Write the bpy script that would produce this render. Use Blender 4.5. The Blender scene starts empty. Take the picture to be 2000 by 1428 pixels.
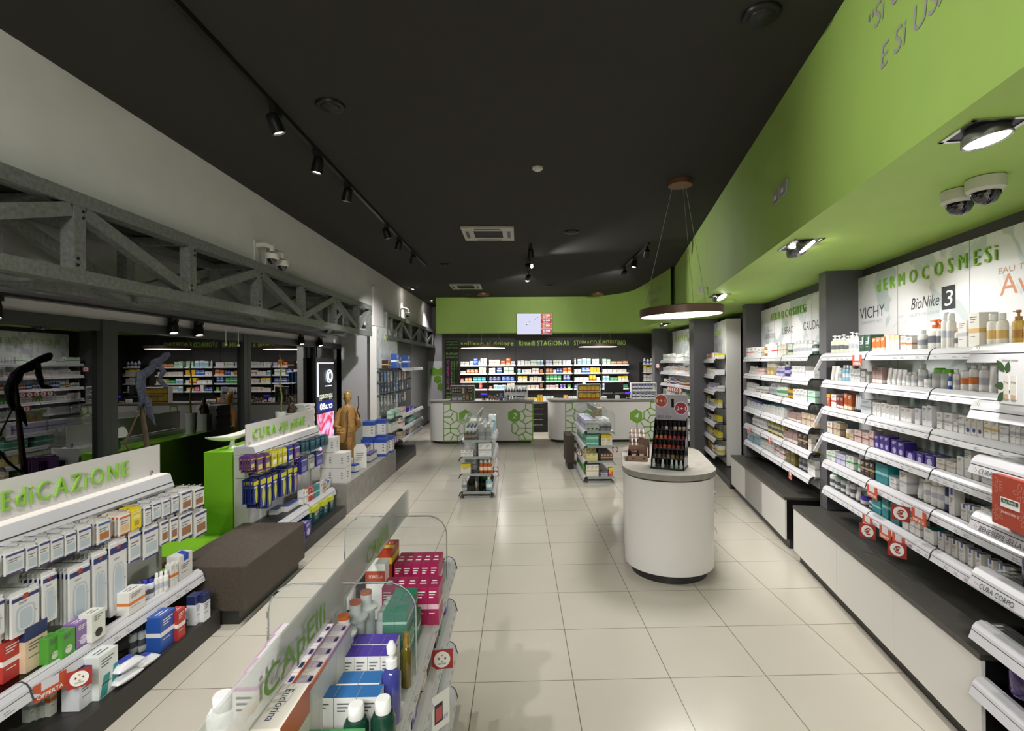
import bpy, bmesh, math, random
from mathutils import Vector, Matrix
random.seed(7)
SC = bpy.context.scene
COL = SC.collection
PI = math.pi

# ------------------------------------------------------------------ camera, world, exposure
cam_data = bpy.data.cameras.new('camera')
cam = bpy.data.objects.new('camera', cam_data)
COL.objects.link(cam)
PSI, RHO = math.atan(0.027), 0.006
fwd = Vector((math.sin(PSI), math.cos(PSI), 0))
r0 = Vector((math.cos(PSI), -math.sin(PSI), 0)); u0 = Vector((0, 0, 1))
rgt = r0 * math.cos(RHO) - u0 * math.sin(RHO)
upv = u0 * math.cos(RHO) + r0 * math.sin(RHO)
M = Matrix((rgt, upv, -fwd)).transposed().to_4x4()
M.translation = Vector((0, 0, 1.95))
cam.matrix_world = M
cam_data.sensor_width = 36.0
cam_data.lens = 36.0 * 1001 / 2000
cam_data.shift_x = -40 / 2000
cam_data.shift_y = -5 / 2000
cam_data.clip_start = 0.05
SC.camera = cam
w = bpy.data.worlds.new('night'); SC.world = w; w.use_nodes = True
w.node_tree.nodes['Background'].inputs[0].default_value = (0.30, 0.34, 0.45, 1)
w.node_tree.nodes['Background'].inputs[1].default_value = 0.02
SC.view_settings.view_transform = 'Standard'
SC.view_settings.look = 'None'
SC.view_settings.exposure = 0.0
SC.view_settings.gamma = 1.0
SC.view_settings.use_curve_mapping = False
SC.cycles.max_bounces = 8
SC.cycles.transparent_max_bounces = 24
SC.cycles.caustics_reflective = False
SC.cycles.caustics_refractive = False
SC.cycles.sample_clamp_indirect = 4.0

GAIN = 1.0        # one factor for every lamp of the shop
WARM = (1.0, 0.975, 0.94)
WHITE = (1.0, 0.98, 0.95)

def spot_light(loc, target, watts, size=70, blend=0.6, color=WARM, radius=0.05, parent=None):
    l = bpy.data.lights.new('spot_beam', 'SPOT')
    l.energy = watts * GAIN; l.spot_size = math.radians(size); l.spot_blend = blend
    l.color = color; l.shadow_soft_size = radius
    o = bpy.data.objects.new('spot_beam', l); COL.objects.link(o)
    d = Vector(target) - Vector(loc)
    o.matrix_world = Matrix.Translation(Vector(loc)) @ d.to_track_quat('-Z', 'Y').to_matrix().to_4x4()
    return o

def disc_light(loc, size, watts, color=WHITE):
    l = bpy.data.lights.new('disc_glow', 'AREA')
    l.energy = watts * GAIN; l.shape = 'DISK'; l.size = size; l.color = color
    o = bpy.data.objects.new('disc_glow', l); COL.objects.link(o)
    o.location = loc
    return o

# ------------------------------------------------------------------ materials
def lin(h):
    h = h.lstrip('#')
    out = []
    for i in (0, 2, 4):
        c = int(h[i:i + 2], 16) / 255
        out.append(c / 12.92 if c <= 0.04045 else ((c + 0.055) / 1.055) ** 2.4)
    return (*out, 1)

MATS = {}
def mat(name, hexcol='#808080', rough=0.5, metal=0.0, emis=None, strength=0.0, noise=None, bump=None, spec=0.5, coat=0.0):
    if name in MATS: return MATS[name]
    m = bpy.data.materials.new(name); m.use_nodes = True
    nt = m.node_tree; b = nt.nodes['Principled BSDF']
    b.inputs['Base Color'].default_value = lin(hexcol)
    b.inputs['Roughness'].default_value = rough
    b.inputs['Metallic'].default_value = metal
    b.inputs['Specular IOR Level'].default_value = spec
    if coat: b.inputs['Coat Weight'].default_value = coat
    if emis:
        b.inputs['Emission Color'].default_value = lin(emis); b.inputs['Emission Strength'].default_value = strength
    if noise:
        sc, amt = noise[:2]
        tc = nt.nodes.new('ShaderNodeTexCoord'); n = nt.nodes.new('ShaderNodeTexNoise')
        n.inputs['Scale'].default_value = sc; n.inputs['Detail'].default_value = 6
        nt.links.new(tc.outputs['Object'], n.inputs['Vector'])
        r = nt.nodes.new('ShaderNodeValToRGB')
        c = lin(hexcol)
        r.color_ramp.elements[0].position = 0.3; r.color_ramp.elements[1].position = 0.7
        r.color_ramp.elements[0].color = (*[max(0, x * (1 - amt)) for x in c[:3]], 1)
        r.color_ramp.elements[1].color = (*[min(1, x * (1 + amt)) for x in c[:3]], 1)
        nt.links.new(n.outputs['Fac'], r.inputs['Fac']); nt.links.new(r.outputs['Color'], b.inputs['Base Color'])
    if bump:
        tc = nt.nodes.new('ShaderNodeTexCoord'); n = nt.nodes.new('ShaderNodeTexNoise')
        n.inputs['Scale'].default_value = bump[0]; bp = nt.nodes.new('ShaderNodeBump')
        bp.inputs['Strength'].default_value = bump[1]; bp.inputs['Distance'].default_value = 0.01
        nt.links.new(tc.outputs['Object'], n.inputs['Vector']); nt.links.new(n.outputs['Fac'], bp.inputs['Height'])
        nt.links.new(bp.outputs['Normal'], b.inputs['Normal'])
    MATS[name] = m
    return m

def clear_mat(name, tint='#FFFFFF', ior=1.45, rough=0.0, haze=0.0, hazecol='#FFFFFF', glowthrough=False):
    """thin sheet of glass or acrylic: see-through plus a mirror reflection that grows towards grazing angles"""
    if name in MATS: return MATS[name]
    m = bpy.data.materials.new(name); m.use_nodes = True
    nt = m.node_tree; nt.nodes.clear()
    out = nt.nodes.new('ShaderNodeOutputMaterial'); t = nt.nodes.new('ShaderNodeBsdfTransparent')
    t.inputs[0].default_value = lin(tint)
    g = nt.nodes.new('ShaderNodeBsdfGlossy'); g.inputs['Roughness'].default_value = rough
    f = nt.nodes.new('ShaderNodeFresnel'); f.inputs[0].default_value = ior
    mx = nt.nodes.new('ShaderNodeMixShader')
    nt.links.new(f.outputs[0], mx.inputs[0])
    first = t
    if haze:
        d = nt.nodes.new('ShaderNodeBsdfDiffuse'); d.inputs[0].default_value = lin(hazecol)
        mh = nt.nodes.new('ShaderNodeMixShader'); mh.inputs[0].default_value = haze
        if glowthrough:
            tl = nt.nodes.new('ShaderNodeBsdfTranslucent'); tl.inputs[0].default_value = lin(hazecol)
            ad = nt.nodes.new('ShaderNodeMixShader'); ad.inputs[0].default_value = 0.5
            nt.links.new(d.outputs[0], ad.inputs[1]); nt.links.new(tl.outputs[0], ad.inputs[2]); d = ad
        nt.links.new(t.outputs[0], mh.inputs[1]); nt.links.new(d.outputs[0], mh.inputs[2]); first = mh
    nt.links.new(first.outputs[0], mx.inputs[1]); nt.links.new(g.outputs[0], mx.inputs[2])
    nt.links.new(mx.outputs[0], out.inputs[0])
    MATS[name] = m
    return m

def glow(name, hexcol, strength):
    return mat(name, '#202020', 0.5, emis=hexcol, strength=strength)

def node_mat(name, rough=0.5):
    m = bpy.data.materials.new(name); m.use_nodes = True
    MATS[name] = m
    b = m.node_tree.nodes['Principled BSDF']; b.inputs['Roughness'].default_value = rough
    return m, m.node_tree, b

# floor: 60 cm porcelain tiles with thin grey joints
def floor_material():
    m, nt, b = node_mat('porcelain_tiles', 0.22)
    tc = nt.nodes.new('ShaderNodeTexCoord'); sep = nt.nodes.new('ShaderNodeSeparateXYZ')
    nt.links.new(tc.outputs['Object'], sep.inputs[0])
    def math_(op, a, bb=None):
        n = nt.nodes.new('ShaderNodeMath'); n.operation = op
        for i, v in enumerate((a, bb)):
            if v is None: continue
            if isinstance(v, (int, float)): n.inputs[i].default_value = v
            else: nt.links.new(v, n.inputs[i])
        return n.outputs[0]
    ds, ids = [], []
    for ax, off in (('X', -0.277), ('Y', 3.14)):
        q = math_('DIVIDE', math_('SUBTRACT', sep.outputs[ax], off), 0.6)
        fr = math_('FRACT', q); ids.append(math_('FLOOR', q))
        ds.append(math_('MINIMUM', fr, math_('SUBTRACT', 1.0, fr)))
    d = math_('MINIMUM', ds[0], ds[1])
    joint = math_('LESS_THAN', d, 0.0042)
    cmb = nt.nodes.new('ShaderNodeCombineXYZ'); nt.links.new(ids[0], cmb.inputs[0]); nt.links.new(ids[1], cmb.inputs[1])
    wn = nt.nodes.new('ShaderNodeTexWhiteNoise'); wn.noise_dimensions = '3D'; nt.links.new(cmb.outputs[0], wn.inputs['Vector'])
    nz = nt.nodes.new('ShaderNodeTexNoise'); nz.inputs['Scale'].default_value = 2.2; nz.inputs['Detail'].default_value = 5
    nt.links.new(tc.outputs['Object'], nz.inputs['Vector'])
    k = math_('ADD', math_('MULTIPLY', wn.outputs['Value'], 0.35), math_('MULTIPLY', nz.outputs['Fac'], 0.65))
    r = nt.nodes.new('ShaderNodeValToRGB')
    r.color_ramp.elements[0].color = lin('#BFB8AA'); r.color_ramp.elements[1].color = lin('#CAC4B8')
    nt.links.new(k, r.inputs['Fac'])
    mx = nt.nodes.new('ShaderNodeMix'); mx.data_type = 'RGBA'
    nt.links.new(joint, mx.inputs['Factor']); nt.links.new(r.outputs['Color'], mx.inputs['A']); mx.inputs['B'].default_value = lin('#6E6656')
    nt.links.new(mx.outputs['Result'], b.inputs['Base Color'])
    return m

def leaf_board_material(name='printed_board', base='#E4E3E6', mark='#BFC8CA', scale=1.6):
    m, nt, b = node_mat(name, 0.35)
    tc = nt.nodes.new('ShaderNodeTexCoord'); mp = nt.nodes.new('ShaderNodeMapping')
    mp.inputs['Scale'].default_value = (1.0, 1.0, 0.6)
    n = nt.nodes.new('ShaderNodeTexNoise'); n.inputs['Scale'].default_value = scale; n.inputs['Detail'].default_value = 3
    n.inputs['Distortion'].default_value = 2.6
    nt.links.new(tc.outputs['Object'], mp.inputs[0]); nt.links.new(mp.outputs[0], n.inputs['Vector'])
    r = nt.nodes.new('ShaderNodeValToRGB'); r.color_ramp.interpolation = 'LINEAR'
    r.color_ramp.elements[0].position = 0.52; r.color_ramp.elements[1].position = 0.56
    r.color_ramp.elements[0].color = lin(base); r.color_ramp.elements[1].color = lin(mark)
    nt.links.new(n.outputs['Fac'], r.inputs['Fac']); nt.links.new(r.outputs['Color'], b.inputs['Base Color'])
    return m

CEIL = mat('charcoal_paint', '#25221F', 0.85, noise=(3, .05))
WALLW = mat('white_plaster', '#D2D0CF', 0.8, noise=(4, .03))
GREEN = mat('green_paint', '#A6C963', 0.6, noise=(3, .03))
GREENG = mat('green_lacquer', '#82BE2E', 0.3)
SIGNG = mat('sign_green', '#88BB46', 0.4)
DARKW = mat('anthracite_panel', '#3F3D3E', 0.6, noise=(5, .05))
DARKC = mat('anthracite_column', '#59585C', 0.5)
PLINTH = mat('dark_plinth', '#2B2927', 0.45)
WHITE_M = mat('white_laminate', '#DEDCD9', 0.35)
WHITE_P = mat('white_plastic', '#EAEAEA', 0.3)
RAIL = mat('price_rail_white', '#CBCACF', 0.28)
DARKL = mat('dark_line', '#3A3A3E', 0.5)
PRINT = mat('print_grey', '#7C7F88', 0.6)
STONE = mat('cement_stone', '#8E8B86', 0.55, noise=(9, .16))
STEEL = mat('galvanised_steel', '#8E908F', 0.42, metal=0.6, noise=(38, .22))
BLACK = mat('black_plastic', '#0E0E0E', 0.35)
BLACKM = mat('black_metal', '#161616', 0.4, metal=0.3)
CHROME = mat('chrome', '#C8C8C8', 0.15, metal=1.0)
FOAM = mat('brown_felt', '#4A4139', 0.95, noise=(60, .18), bump=(180, .5))
GLASS = clear_mat('shelf_glass', '#F6FAF8', 1.35)
ACRYL = clear_mat('clear_acrylic', '#F7F9F9', 1.35, haze=0.02)
FROST = clear_mat('frosted_acrylic', '#F8FAF8', 1.08, rough=0.3, haze=0.26, hazecol='#F2F4F2', glowthrough=True)
WINGL = clear_mat('window_pane', '#8C9096', 2.9)
BOARD = leaf_board_material()
BOARD2 = leaf_board_material('printed_board_light', '#D6D9D8', '#B4BCC0', 2.6)
LAMP = glow('lamp_glow', '#FFF6E6', 30.0)
RING = glow('ring_diffuser', '#FFF4E4', 6.0)
STRIP = glow('led_strip', '#FFF6EA', .8)

# ------------------------------------------------------------------ mesh builder
TXT = {}
def text_geo(s, bold=0.0):
    key = (s, bold)
    if key in TXT: return TXT[key]
    c = bpy.data.curves.new('tmp', 'FONT'); c.body = s; c.size = 1.0; c.offset = bold; c.resolution_u = 3
    o = bpy.data.objects.new('tmp', c)
    me = o.to_mesh()
    vs = [(v.co.x, v.co.y) for v in me.vertices]; fs = [tuple(p.vertices) for p in me.polygons]
    o.to_mesh_clear(); bpy.data.objects.remove(o); bpy.data.curves.remove(c)
    TXT[key] = (vs, fs)
    return TXT[key]

class MB:
    def __init__(s): s.v = []; s.f = []; s.m = []; s.mats = []; s.sm = []
    def mi(s, m):
        if m not in s.mats: s.mats.append(m)
        return s.mats.index(m)
    def add(s, vs, fs, m, smooth=False):
        n = len(s.v); k = s.mi(m)
        s.v += [tuple(v) for v in vs]
        for f in fs: s.f.append(tuple(n + i for i in f)); s.m.append(k); s.sm.append(smooth)
        return s
    def box(s, x0, x1, y0, y1, z0, z1, m, fm=None):
        vs = [(x, y, z) for z in (z0, z1) for y in (y0, y1) for x in (x0, x1)]
        fs = [(0, 2, 3, 1), (4, 5, 7, 6), (0, 1, 5, 4), (2, 6, 7, 3), (0, 4, 6, 2), (1, 3, 7, 5)]  # bottom top front(-y) back left right
        n = len(s.v); s.v += vs
        for i, f in enumerate(fs):
            s.f.append(tuple(n + j for j in f)); s.m.append(s.mi(fm[i] if fm and fm.get(i) else m) if fm else s.mi(m)); s.sm.append(False)
        return s
    def quad(s, a, b, c, d, m): return s.add([a, b, c, d], [(0, 1, 2, 3)], m)
    def bar(s, a, b, w, h, m, up=(0, 0, 1)):
        """box section from a to b; w across, h along up"""
        a = Vector(a); b = Vector(b); d = (b - a).normalized(); u = Vector(up)
        sd = d.cross(u)
        if sd.length < 1e-4: sd = d.cross(Vector((1, 0, 0)))
        sd.normalize(); u = sd.cross(d).normalized()
        vs = []
        for p in (a, b):
            for i, j in ((-1, -1), (1, -1), (1, 1), (-1, 1)): vs.append(p + sd * (w / 2 * i) + u * (h / 2 * j))
        return s.add(vs, [(0, 3, 2, 1), (4, 5, 6, 7), (0, 1, 5, 4), (1, 2, 6, 5), (2, 3, 7, 6), (3, 0, 4, 7)], m)
    def tube(s, pts, r, m, n=8, cap=True):
        pts = [Vector(p) for p in pts]; rs = r if isinstance(r, (list, tuple)) else [r] * len(pts)
        vs = []; prev = None
        for i, p in enumerate(pts):
            d = (pts[min(i + 1, len(pts) - 1)] - pts[max(i - 1, 0)]).normalized()
            if prev is None: prev = Vector((0, 0, 1)) if abs(d.z) < .9 else Vector((1, 0, 0))
            sd = d.cross(prev).normalized(); u = sd.cross(d).normalized(); prev = u
            for k in range(n):
                a = 2 * PI * k / n; vs.append(p + (sd * math.cos(a) + u * math.sin(a)) * rs[i])
        fs = [(i * n + k, i * n + (k + 1) % n, (i + 1) * n + (k + 1) % n, (i + 1) * n + k) for i in range(len(pts) - 1) for k in range(n)]
        if cap: fs += [tuple(range(n))[::-1], tuple(range((len(pts) - 1) * n, len(pts) * n))]
        return s.add(vs, fs, m, True)
    def lathe(s, prof, m, n=20, c=(0, 0, 0), sx=1, sy=1, mats=None, cap=True, M=None):
        """prof: list of (r, z); mats: material of each band"""
        vs = []
        for r, z in prof:
            for k in range(n):
                a = 2 * PI * k / n; vs.append(Vector((c[0] + r * sx * math.cos(a), c[1] + r * sy * math.sin(a), c[2] + z)))
        if M is not None: vs = [M @ v for v in vs]
        base = len(s.v); s.v += [tuple(v) for v in vs]
        for i in range(len(prof) - 1):
            k_ = s.mi(mats[i] if mats else m)
            for k in range(n):
                s.f.append((base + i * n + k, base + i * n + (k + 1) % n, base + (i + 1) * n + (k + 1) % n, base + (i + 1) * n + k)); s.m.append(k_); s.sm.append(True)
        if cap:
            if prof[0][0] > 1e-5: s.f.append(tuple(base + k for k in range(n))[::-1]); s.m.append(s.mi(mats[0] if mats else m)); s.sm.append(False)
            if prof[-1][0] > 1e-5: s.f.append(tuple(base + (len(prof) - 1) * n + k for k in range(n))); s.m.append(s.mi(mats[-1] if mats else m)); s.sm.append(False)
        return s
    def loft(s, rings, m, cap=True):
        n = len(rings[0]); vs = [p for r in rings for p in r]
        fs = [(i * n + k, i * n + (k + 1) % n, (i + 1) * n + (k + 1) % n, (i + 1) * n + k) for i in range(len(rings) - 1) for k in range(n)]
        if cap: fs += [tuple(range(n))[::-1], tuple(range((len(rings) - 1) * n, len(rings) * n))]
        return s.add(vs, fs, m, True)
    def extrude(s, poly, lo, hi, m, axis='z', side=None):
        """poly: 2d outline; axis z -> (x,y), axis x -> (y,z), axis y -> (x,z)"""
        def P(p, t): return (p[0], p[1], t) if axis == 'z' else ((t, p[0], p[1]) if axis == 'x' else (p[0], t, p[1]))
        n = len(poly); vs = [P(p, lo) for p in poly] + [P(p, hi) for p in poly]
        s.add(vs, [tuple(range(n))[::-1], tuple(range(n, 2 * n))], m)
        return s.add(vs, [(i, (i + 1) % n, n + (i + 1) % n, n + i) for i in range(n)], side or m)
    def text(s, body, m, o, xd=(1, 0, 0), yd=(0, 0, 1), size=0.1, width=None, align='C', depth=0.0, bold=0.0, slant=0.0):
        """lettering on the plane through o spanned by xd, yd; size = capital height; width stretches it; depth makes it solid"""
        vs, fs = text_geo(body, bold)
        if not vs: return s
        x0 = min(v[0] for v in vs); x1 = max(v[0] for v in vs)
        ky = size / 0.729; kx = ky if width is None else width / (x1 - x0)
        off = {'L': x0, 'C': (x0 + x1) / 2, 'R': x1}[align]
        o = Vector(o); xd = Vector(xd).normalized(); yd = Vector(yd).normalized(); nd = xd.cross(yd)
        P = [o + xd * ((x - off) * kx + slant * y * ky) + yd * (y * ky) + nd * depth for x, y in vs]
        s.add(P, fs, m)
        if depth:
            Q = [p - nd * depth for p in P]
            cnt = {}
            for f in fs:
                for i in range(len(f)):
                    e = (f[i], f[(i + 1) % len(f)]); cnt[e] = 1
            edges = [e for e in cnt if (e[1], e[0]) not in cnt]
            n = len(P); s.add(P + Q, [(a, a + n, b + n, b) for a, b in edges], m)
        return s
    def ball(s, c, r, m, n=12, sx=1, sy=1, sz=1):
        h = n // 2
        return s.lathe([(r * math.sin(PI * i / h) + (1e-6 if i in (0, h) else 0), -r * sz * math.cos(PI * i / h)) for i in range(h + 1)], m, n, c, sx, sy, cap=False)
    def mesh(s, name):
        me = bpy.data.meshes.new(name); me.from_pydata(s.v, [], s.f)
        for m in s.mats: me.materials.append(m)
        me.polygons.foreach_set('material_index', s.m)
        me.polygons.foreach_set('use_smooth', s.sm)
        me.update()
        if any(s.sm): me.set_sharp_from_angle(angle=math.radians(38))
        return me
    def obj(s, name, parent=None, bevel=0.0, loc=None, rz=None):
        o = bpy.data.objects.new(name, s.mesh(name)); COL.objects.link(o)
        if parent is not None: o.parent = parent
        if loc is not None: o.location = loc
        if rz is not None: o.rotation_euler = (0, 0, rz)
        if bevel:
            b = o.modifiers.new('edge', 'BEVEL'); b.width = bevel; b.segments = 2; b.limit_method = 'ANGLE'; b.harden_normals = False
        return o

def empty(name, loc=(0, 0, 0), rz=0):
    o = bpy.data.objects.new(name, None); COL.objects.link(o); o.location = loc; o.rotation_euler = (0, 0, rz); o.empty_display_size = .1
    return o
def tag(o, label, cat, group=None):
    o['label'] = label; o['category'] = cat
    if group: o['group'] = group
    return o
def struct(o): o['kind'] = 'structure'; return o

ORD = ['first', 'second', 'third', 'fourth', 'fifth', 'sixth', 'seventh', 'eighth', 'ninth', 'tenth', 'eleventh', 'twelfth', 'thirteenth', 'fourteenth', 'fifteenth', 'sixteenth', 'seventeenth', 'eighteenth', 'nineteenth', 'twentieth']
def ordw(i):
    if i < 20: return ORD[i]
    t = ['', '', 'twenty', 'thirty', 'forty', 'fifty', 'sixty', 'seventy'][(i + 1) // 10]
    return (t + '-' + ORD[(i + 1) % 10 - 1]) if (i + 1) % 10 else {'twenty': 'twentieth', 'thirty': 'thirtieth', 'forty': 'fortieth', 'fifty': 'fiftieth'}[t]
REG = []
def reg(o, desc, cat, place, pos, frm, group): REG.append((o, desc, cat, place, pos, frm, group))
def finish_labels():
    by = {}
    for r in REG: by.setdefault((r[1], r[3]), []).append(r)
    for (desc, place), L in by.items():
        L.sort(key=lambda r: r[4])
        for i, (o, d, cat, pl, pos, frm, g) in enumerate(L):
            tag(o, (f'{desc} {place}' if len(L) == 1 else f'{ordw(i)} {desc} from {frm} end, {place}'), cat, g)

# ------------------------------------------------------------------ products
# style: body colour, accent colour, where the accent sits, words
ST = {
 'white': ('#E6E4E0', '#B9BCC4', 'band', 'white'), 'clear_green': ('#C9D3B4', '#E8E8E8', 'cap', 'pale green clear'), 'dark_green': ('#1E4A3A', '#E8E8E8', 'flash', 'dark green'),
 'orange': ('#B8601E', '#F0D8B0', 'bottom', 'orange'), 'white_peach': ('#E8E2D8', '#E8B98A', 'top', 'peach-topped white'), 'white_orange': ('#E6E3DE', '#E07A35', 'band', 'orange-striped white'),
 'pale_grey': ('#CFCFCD', '#8F959C', 'band', 'pale grey'), 'grey_orange': ('#CDCBC6', '#E06A28', 'cap', 'orange-capped grey'), 'peach': ('#D8CFC4', '#DFA877', 'cap', 'peach-capped grey'),
 'white_gold': ('#EAE6DC', '#D9B46A', 'band', 'gold-banded white'), 'amber': ('#D2A94E', '#B08040', 'band', 'amber'), 'clear': ('#BFC4C8', '#9DA3AA', 'band', 'clear grey'),
 'light_blue': ('#8FBCD0', '#E8EEF0', 'top', 'light blue'), 'mauve': ('#9A7F78', '#E0D4CE', 'bottom', 'mauve'), 'grey_green': ('#A9ACAA', '#6CC02E', 'cap', 'green-capped grey'),
 'blue': ('#2B55A8', '#E8E8E8', 'band', 'blue'), 'orange_red': ('#C2461E', '#E0A040', 'top', 'orange-red'), 'white_red': ('#E6E3E0', '#C23A30', 'band', 'red-banded white'),
 'dark_red': ('#8A2A1E', '#E0D8D0', 'bottom', 'dark red'), 'burnt_orange': ('#B05418', '#E8D8C0', 'bottom', 'burnt orange'), 'navy_white': ('#DADCE2', '#232B5A', 'top', 'navy-topped white'),
 'white_redtop': ('#ECEAE8', '#A8584A', 'lid', 'red-lidded white'), 'white_bluetop': ('#E4E4E6', '#3A55A0', 'lid', 'blue-lidded white'), 'white_bluedot': ('#DAD7D0', '#33409A', 'dot', 'blue-dotted white'),
 'beige': ('#C8B49C', '#8C7A66', 'band', 'beige'), 'gold': ('#C6AE7A', '#E8E2D0', 'cap', 'gold'), 'pink': ('#D9BDB6', '#8A5A56', 'band', 'pale pink'),
 'violet': ('#43308C', '#C9C2EA', 'dot', 'violet'), 'cream': ('#DAD4C8', '#B0A898', 'band', 'cream'), 'white_tealtop': ('#DAD9D6', '#2F8E8A', 'lid', 'teal-lidded white'),
 'white_orangetop': ('#DAD8D2', '#C98A4A', 'lid', 'orange-lidded white'), 'white_green': ('#DCE0D8', '#5AA06A', 'band', 'green-banded white'), 'lilac': ('#CFCBE4', '#7A78B8', 'band', 'lilac'),
 'dark_brown': ('#3A2A26', '#B89A70', 'band', 'dark brown'), 'teal': ('#2C8F96', '#9FD4D4', 'band', 'teal'), 'navy': ('#26305E', '#C8CCDA', 'band', 'navy'),
 'white_blueflag': ('#D9D7D2', '#2F52B0', 'flag', 'blue-flagged white'), 'white_greencap': ('#DDE2DE', '#3FA07A', 'cap', 'green-capped white'), 'white_violet': ('#DEDCE2', '#4B3FB0', 'cap', 'violet-capped white'),
 'mint': ('#B9D8C6', '#6FA88A', 'band', 'mint'), 'yellow': ('#D0A21C', '#7A6010', 'cap', 'yellow'), 'pale_yellow': ('#D9D08E', '#C8B84A', 'cap', 'pale yellow'), 'olive': ('#6A6028', '#2A2418', 'cap', 'olive'),
 'silver': ('#A9ABAE', '#4A4C50', 'band', 'silver'), 'red_white': ('#B5322A', '#EAE4E0', 'band', 'white-banded red'), 'navy_beige': ('#D8C0A2', '#1E2C5E', 'top', 'navy-topped beige'),
 'green': ('#4E9A36', '#D8E4C8', 'dot', 'green'), 'purple': ('#8A6AA8', '#D8CBE4', 'dot', 'purple'), 'white_black': ('#E0E2D8', '#2A2A2A', 'dot', 'black-printed white'),
 'white_bluecap': ('#DADDE6', '#3538A8', 'cap', 'blue-capped white'), 'white_navy': ('#DADDE2', '#1E2450', 'cap', 'navy-capped white'), 'teal_white': ('#E0E6E4', '#2A9490', 'diag', 'teal-slashed white'),
 'dark_green_yellow': ('#12454A', '#C8CC1E', 'top', 'yellow-topped dark green'), 'yellow_blue': ('#D2C41E', '#2A3E96', 'bottom', 'blue-footed yellow'), 'orange_red2': ('#D8632A', '#E8D040', 'top', 'orange'),
 'grey_teal': ('#7FB0A8', '#D8E4E0', 'band', 'grey-teal'), 'green_white': ('#3FA862', '#E2EEE4', 'band', 'white-banded green'), 'red': ('#C03A34', '#F0E0D8', 'band', 'red'),
 'yellow_red': ('#E2C01E', '#A82A1E', 'bottom', 'red-footed yellow'), 'pink_hot': ('#D0508A', '#F0D8E4', 'band', 'hot pink'), 'brown_orange': ('#B5703A', '#ECD9B8', 'band', 'brown-orange'),
 'yellow_white': ('#E4DFC8', '#D8C020', 'top', 'yellow-topped white'), 'emerald': ('#1F7A5C', '#A9D6C2', 'band', 'emerald green'), 'magenta': ('#9C1F50', '#E2B4C4', 'band', 'magenta'),
 'blue_foil': ('#E0E0DE', '#2E6AA8', 'lid', 'blue foil-lidded white'), 'violet_lid': ('#DEDEDC', '#46309A', 'lid', 'violet-lidded white'), 'green_foil': ('#DCDEDA', '#3C8A50', 'lid', 'green foil-lidded white'),
 'white_pink': ('#E6E2E2', '#C9A0C4', 'edge', 'pink-edged white'), 'white_coral': ('#E8E2DE', '#E0785A', 'edge', 'coral-edged white'), 'brown': ('#6A4A34', '#C8A888', 'band', 'brown'), 'seafoam': ('#5FAE92', '#DDEDE6', 'band', 'sea-green'),
}
WORD = {'C': 'carton', 'B': 'bottle', 'P': 'pump bottle', 'T': 'tube', 'J': 'jar', 'S': 'spray can'}
def sm_(key, i):
    c = ST[key][i]
    return mat('pack_' + c.lstrip('#'), c, 0.38)
INK = mat('ink', '#5A5C64', 0.6); PAPER = mat('paper_white', '#EDEDEA', 0.5)

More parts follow.
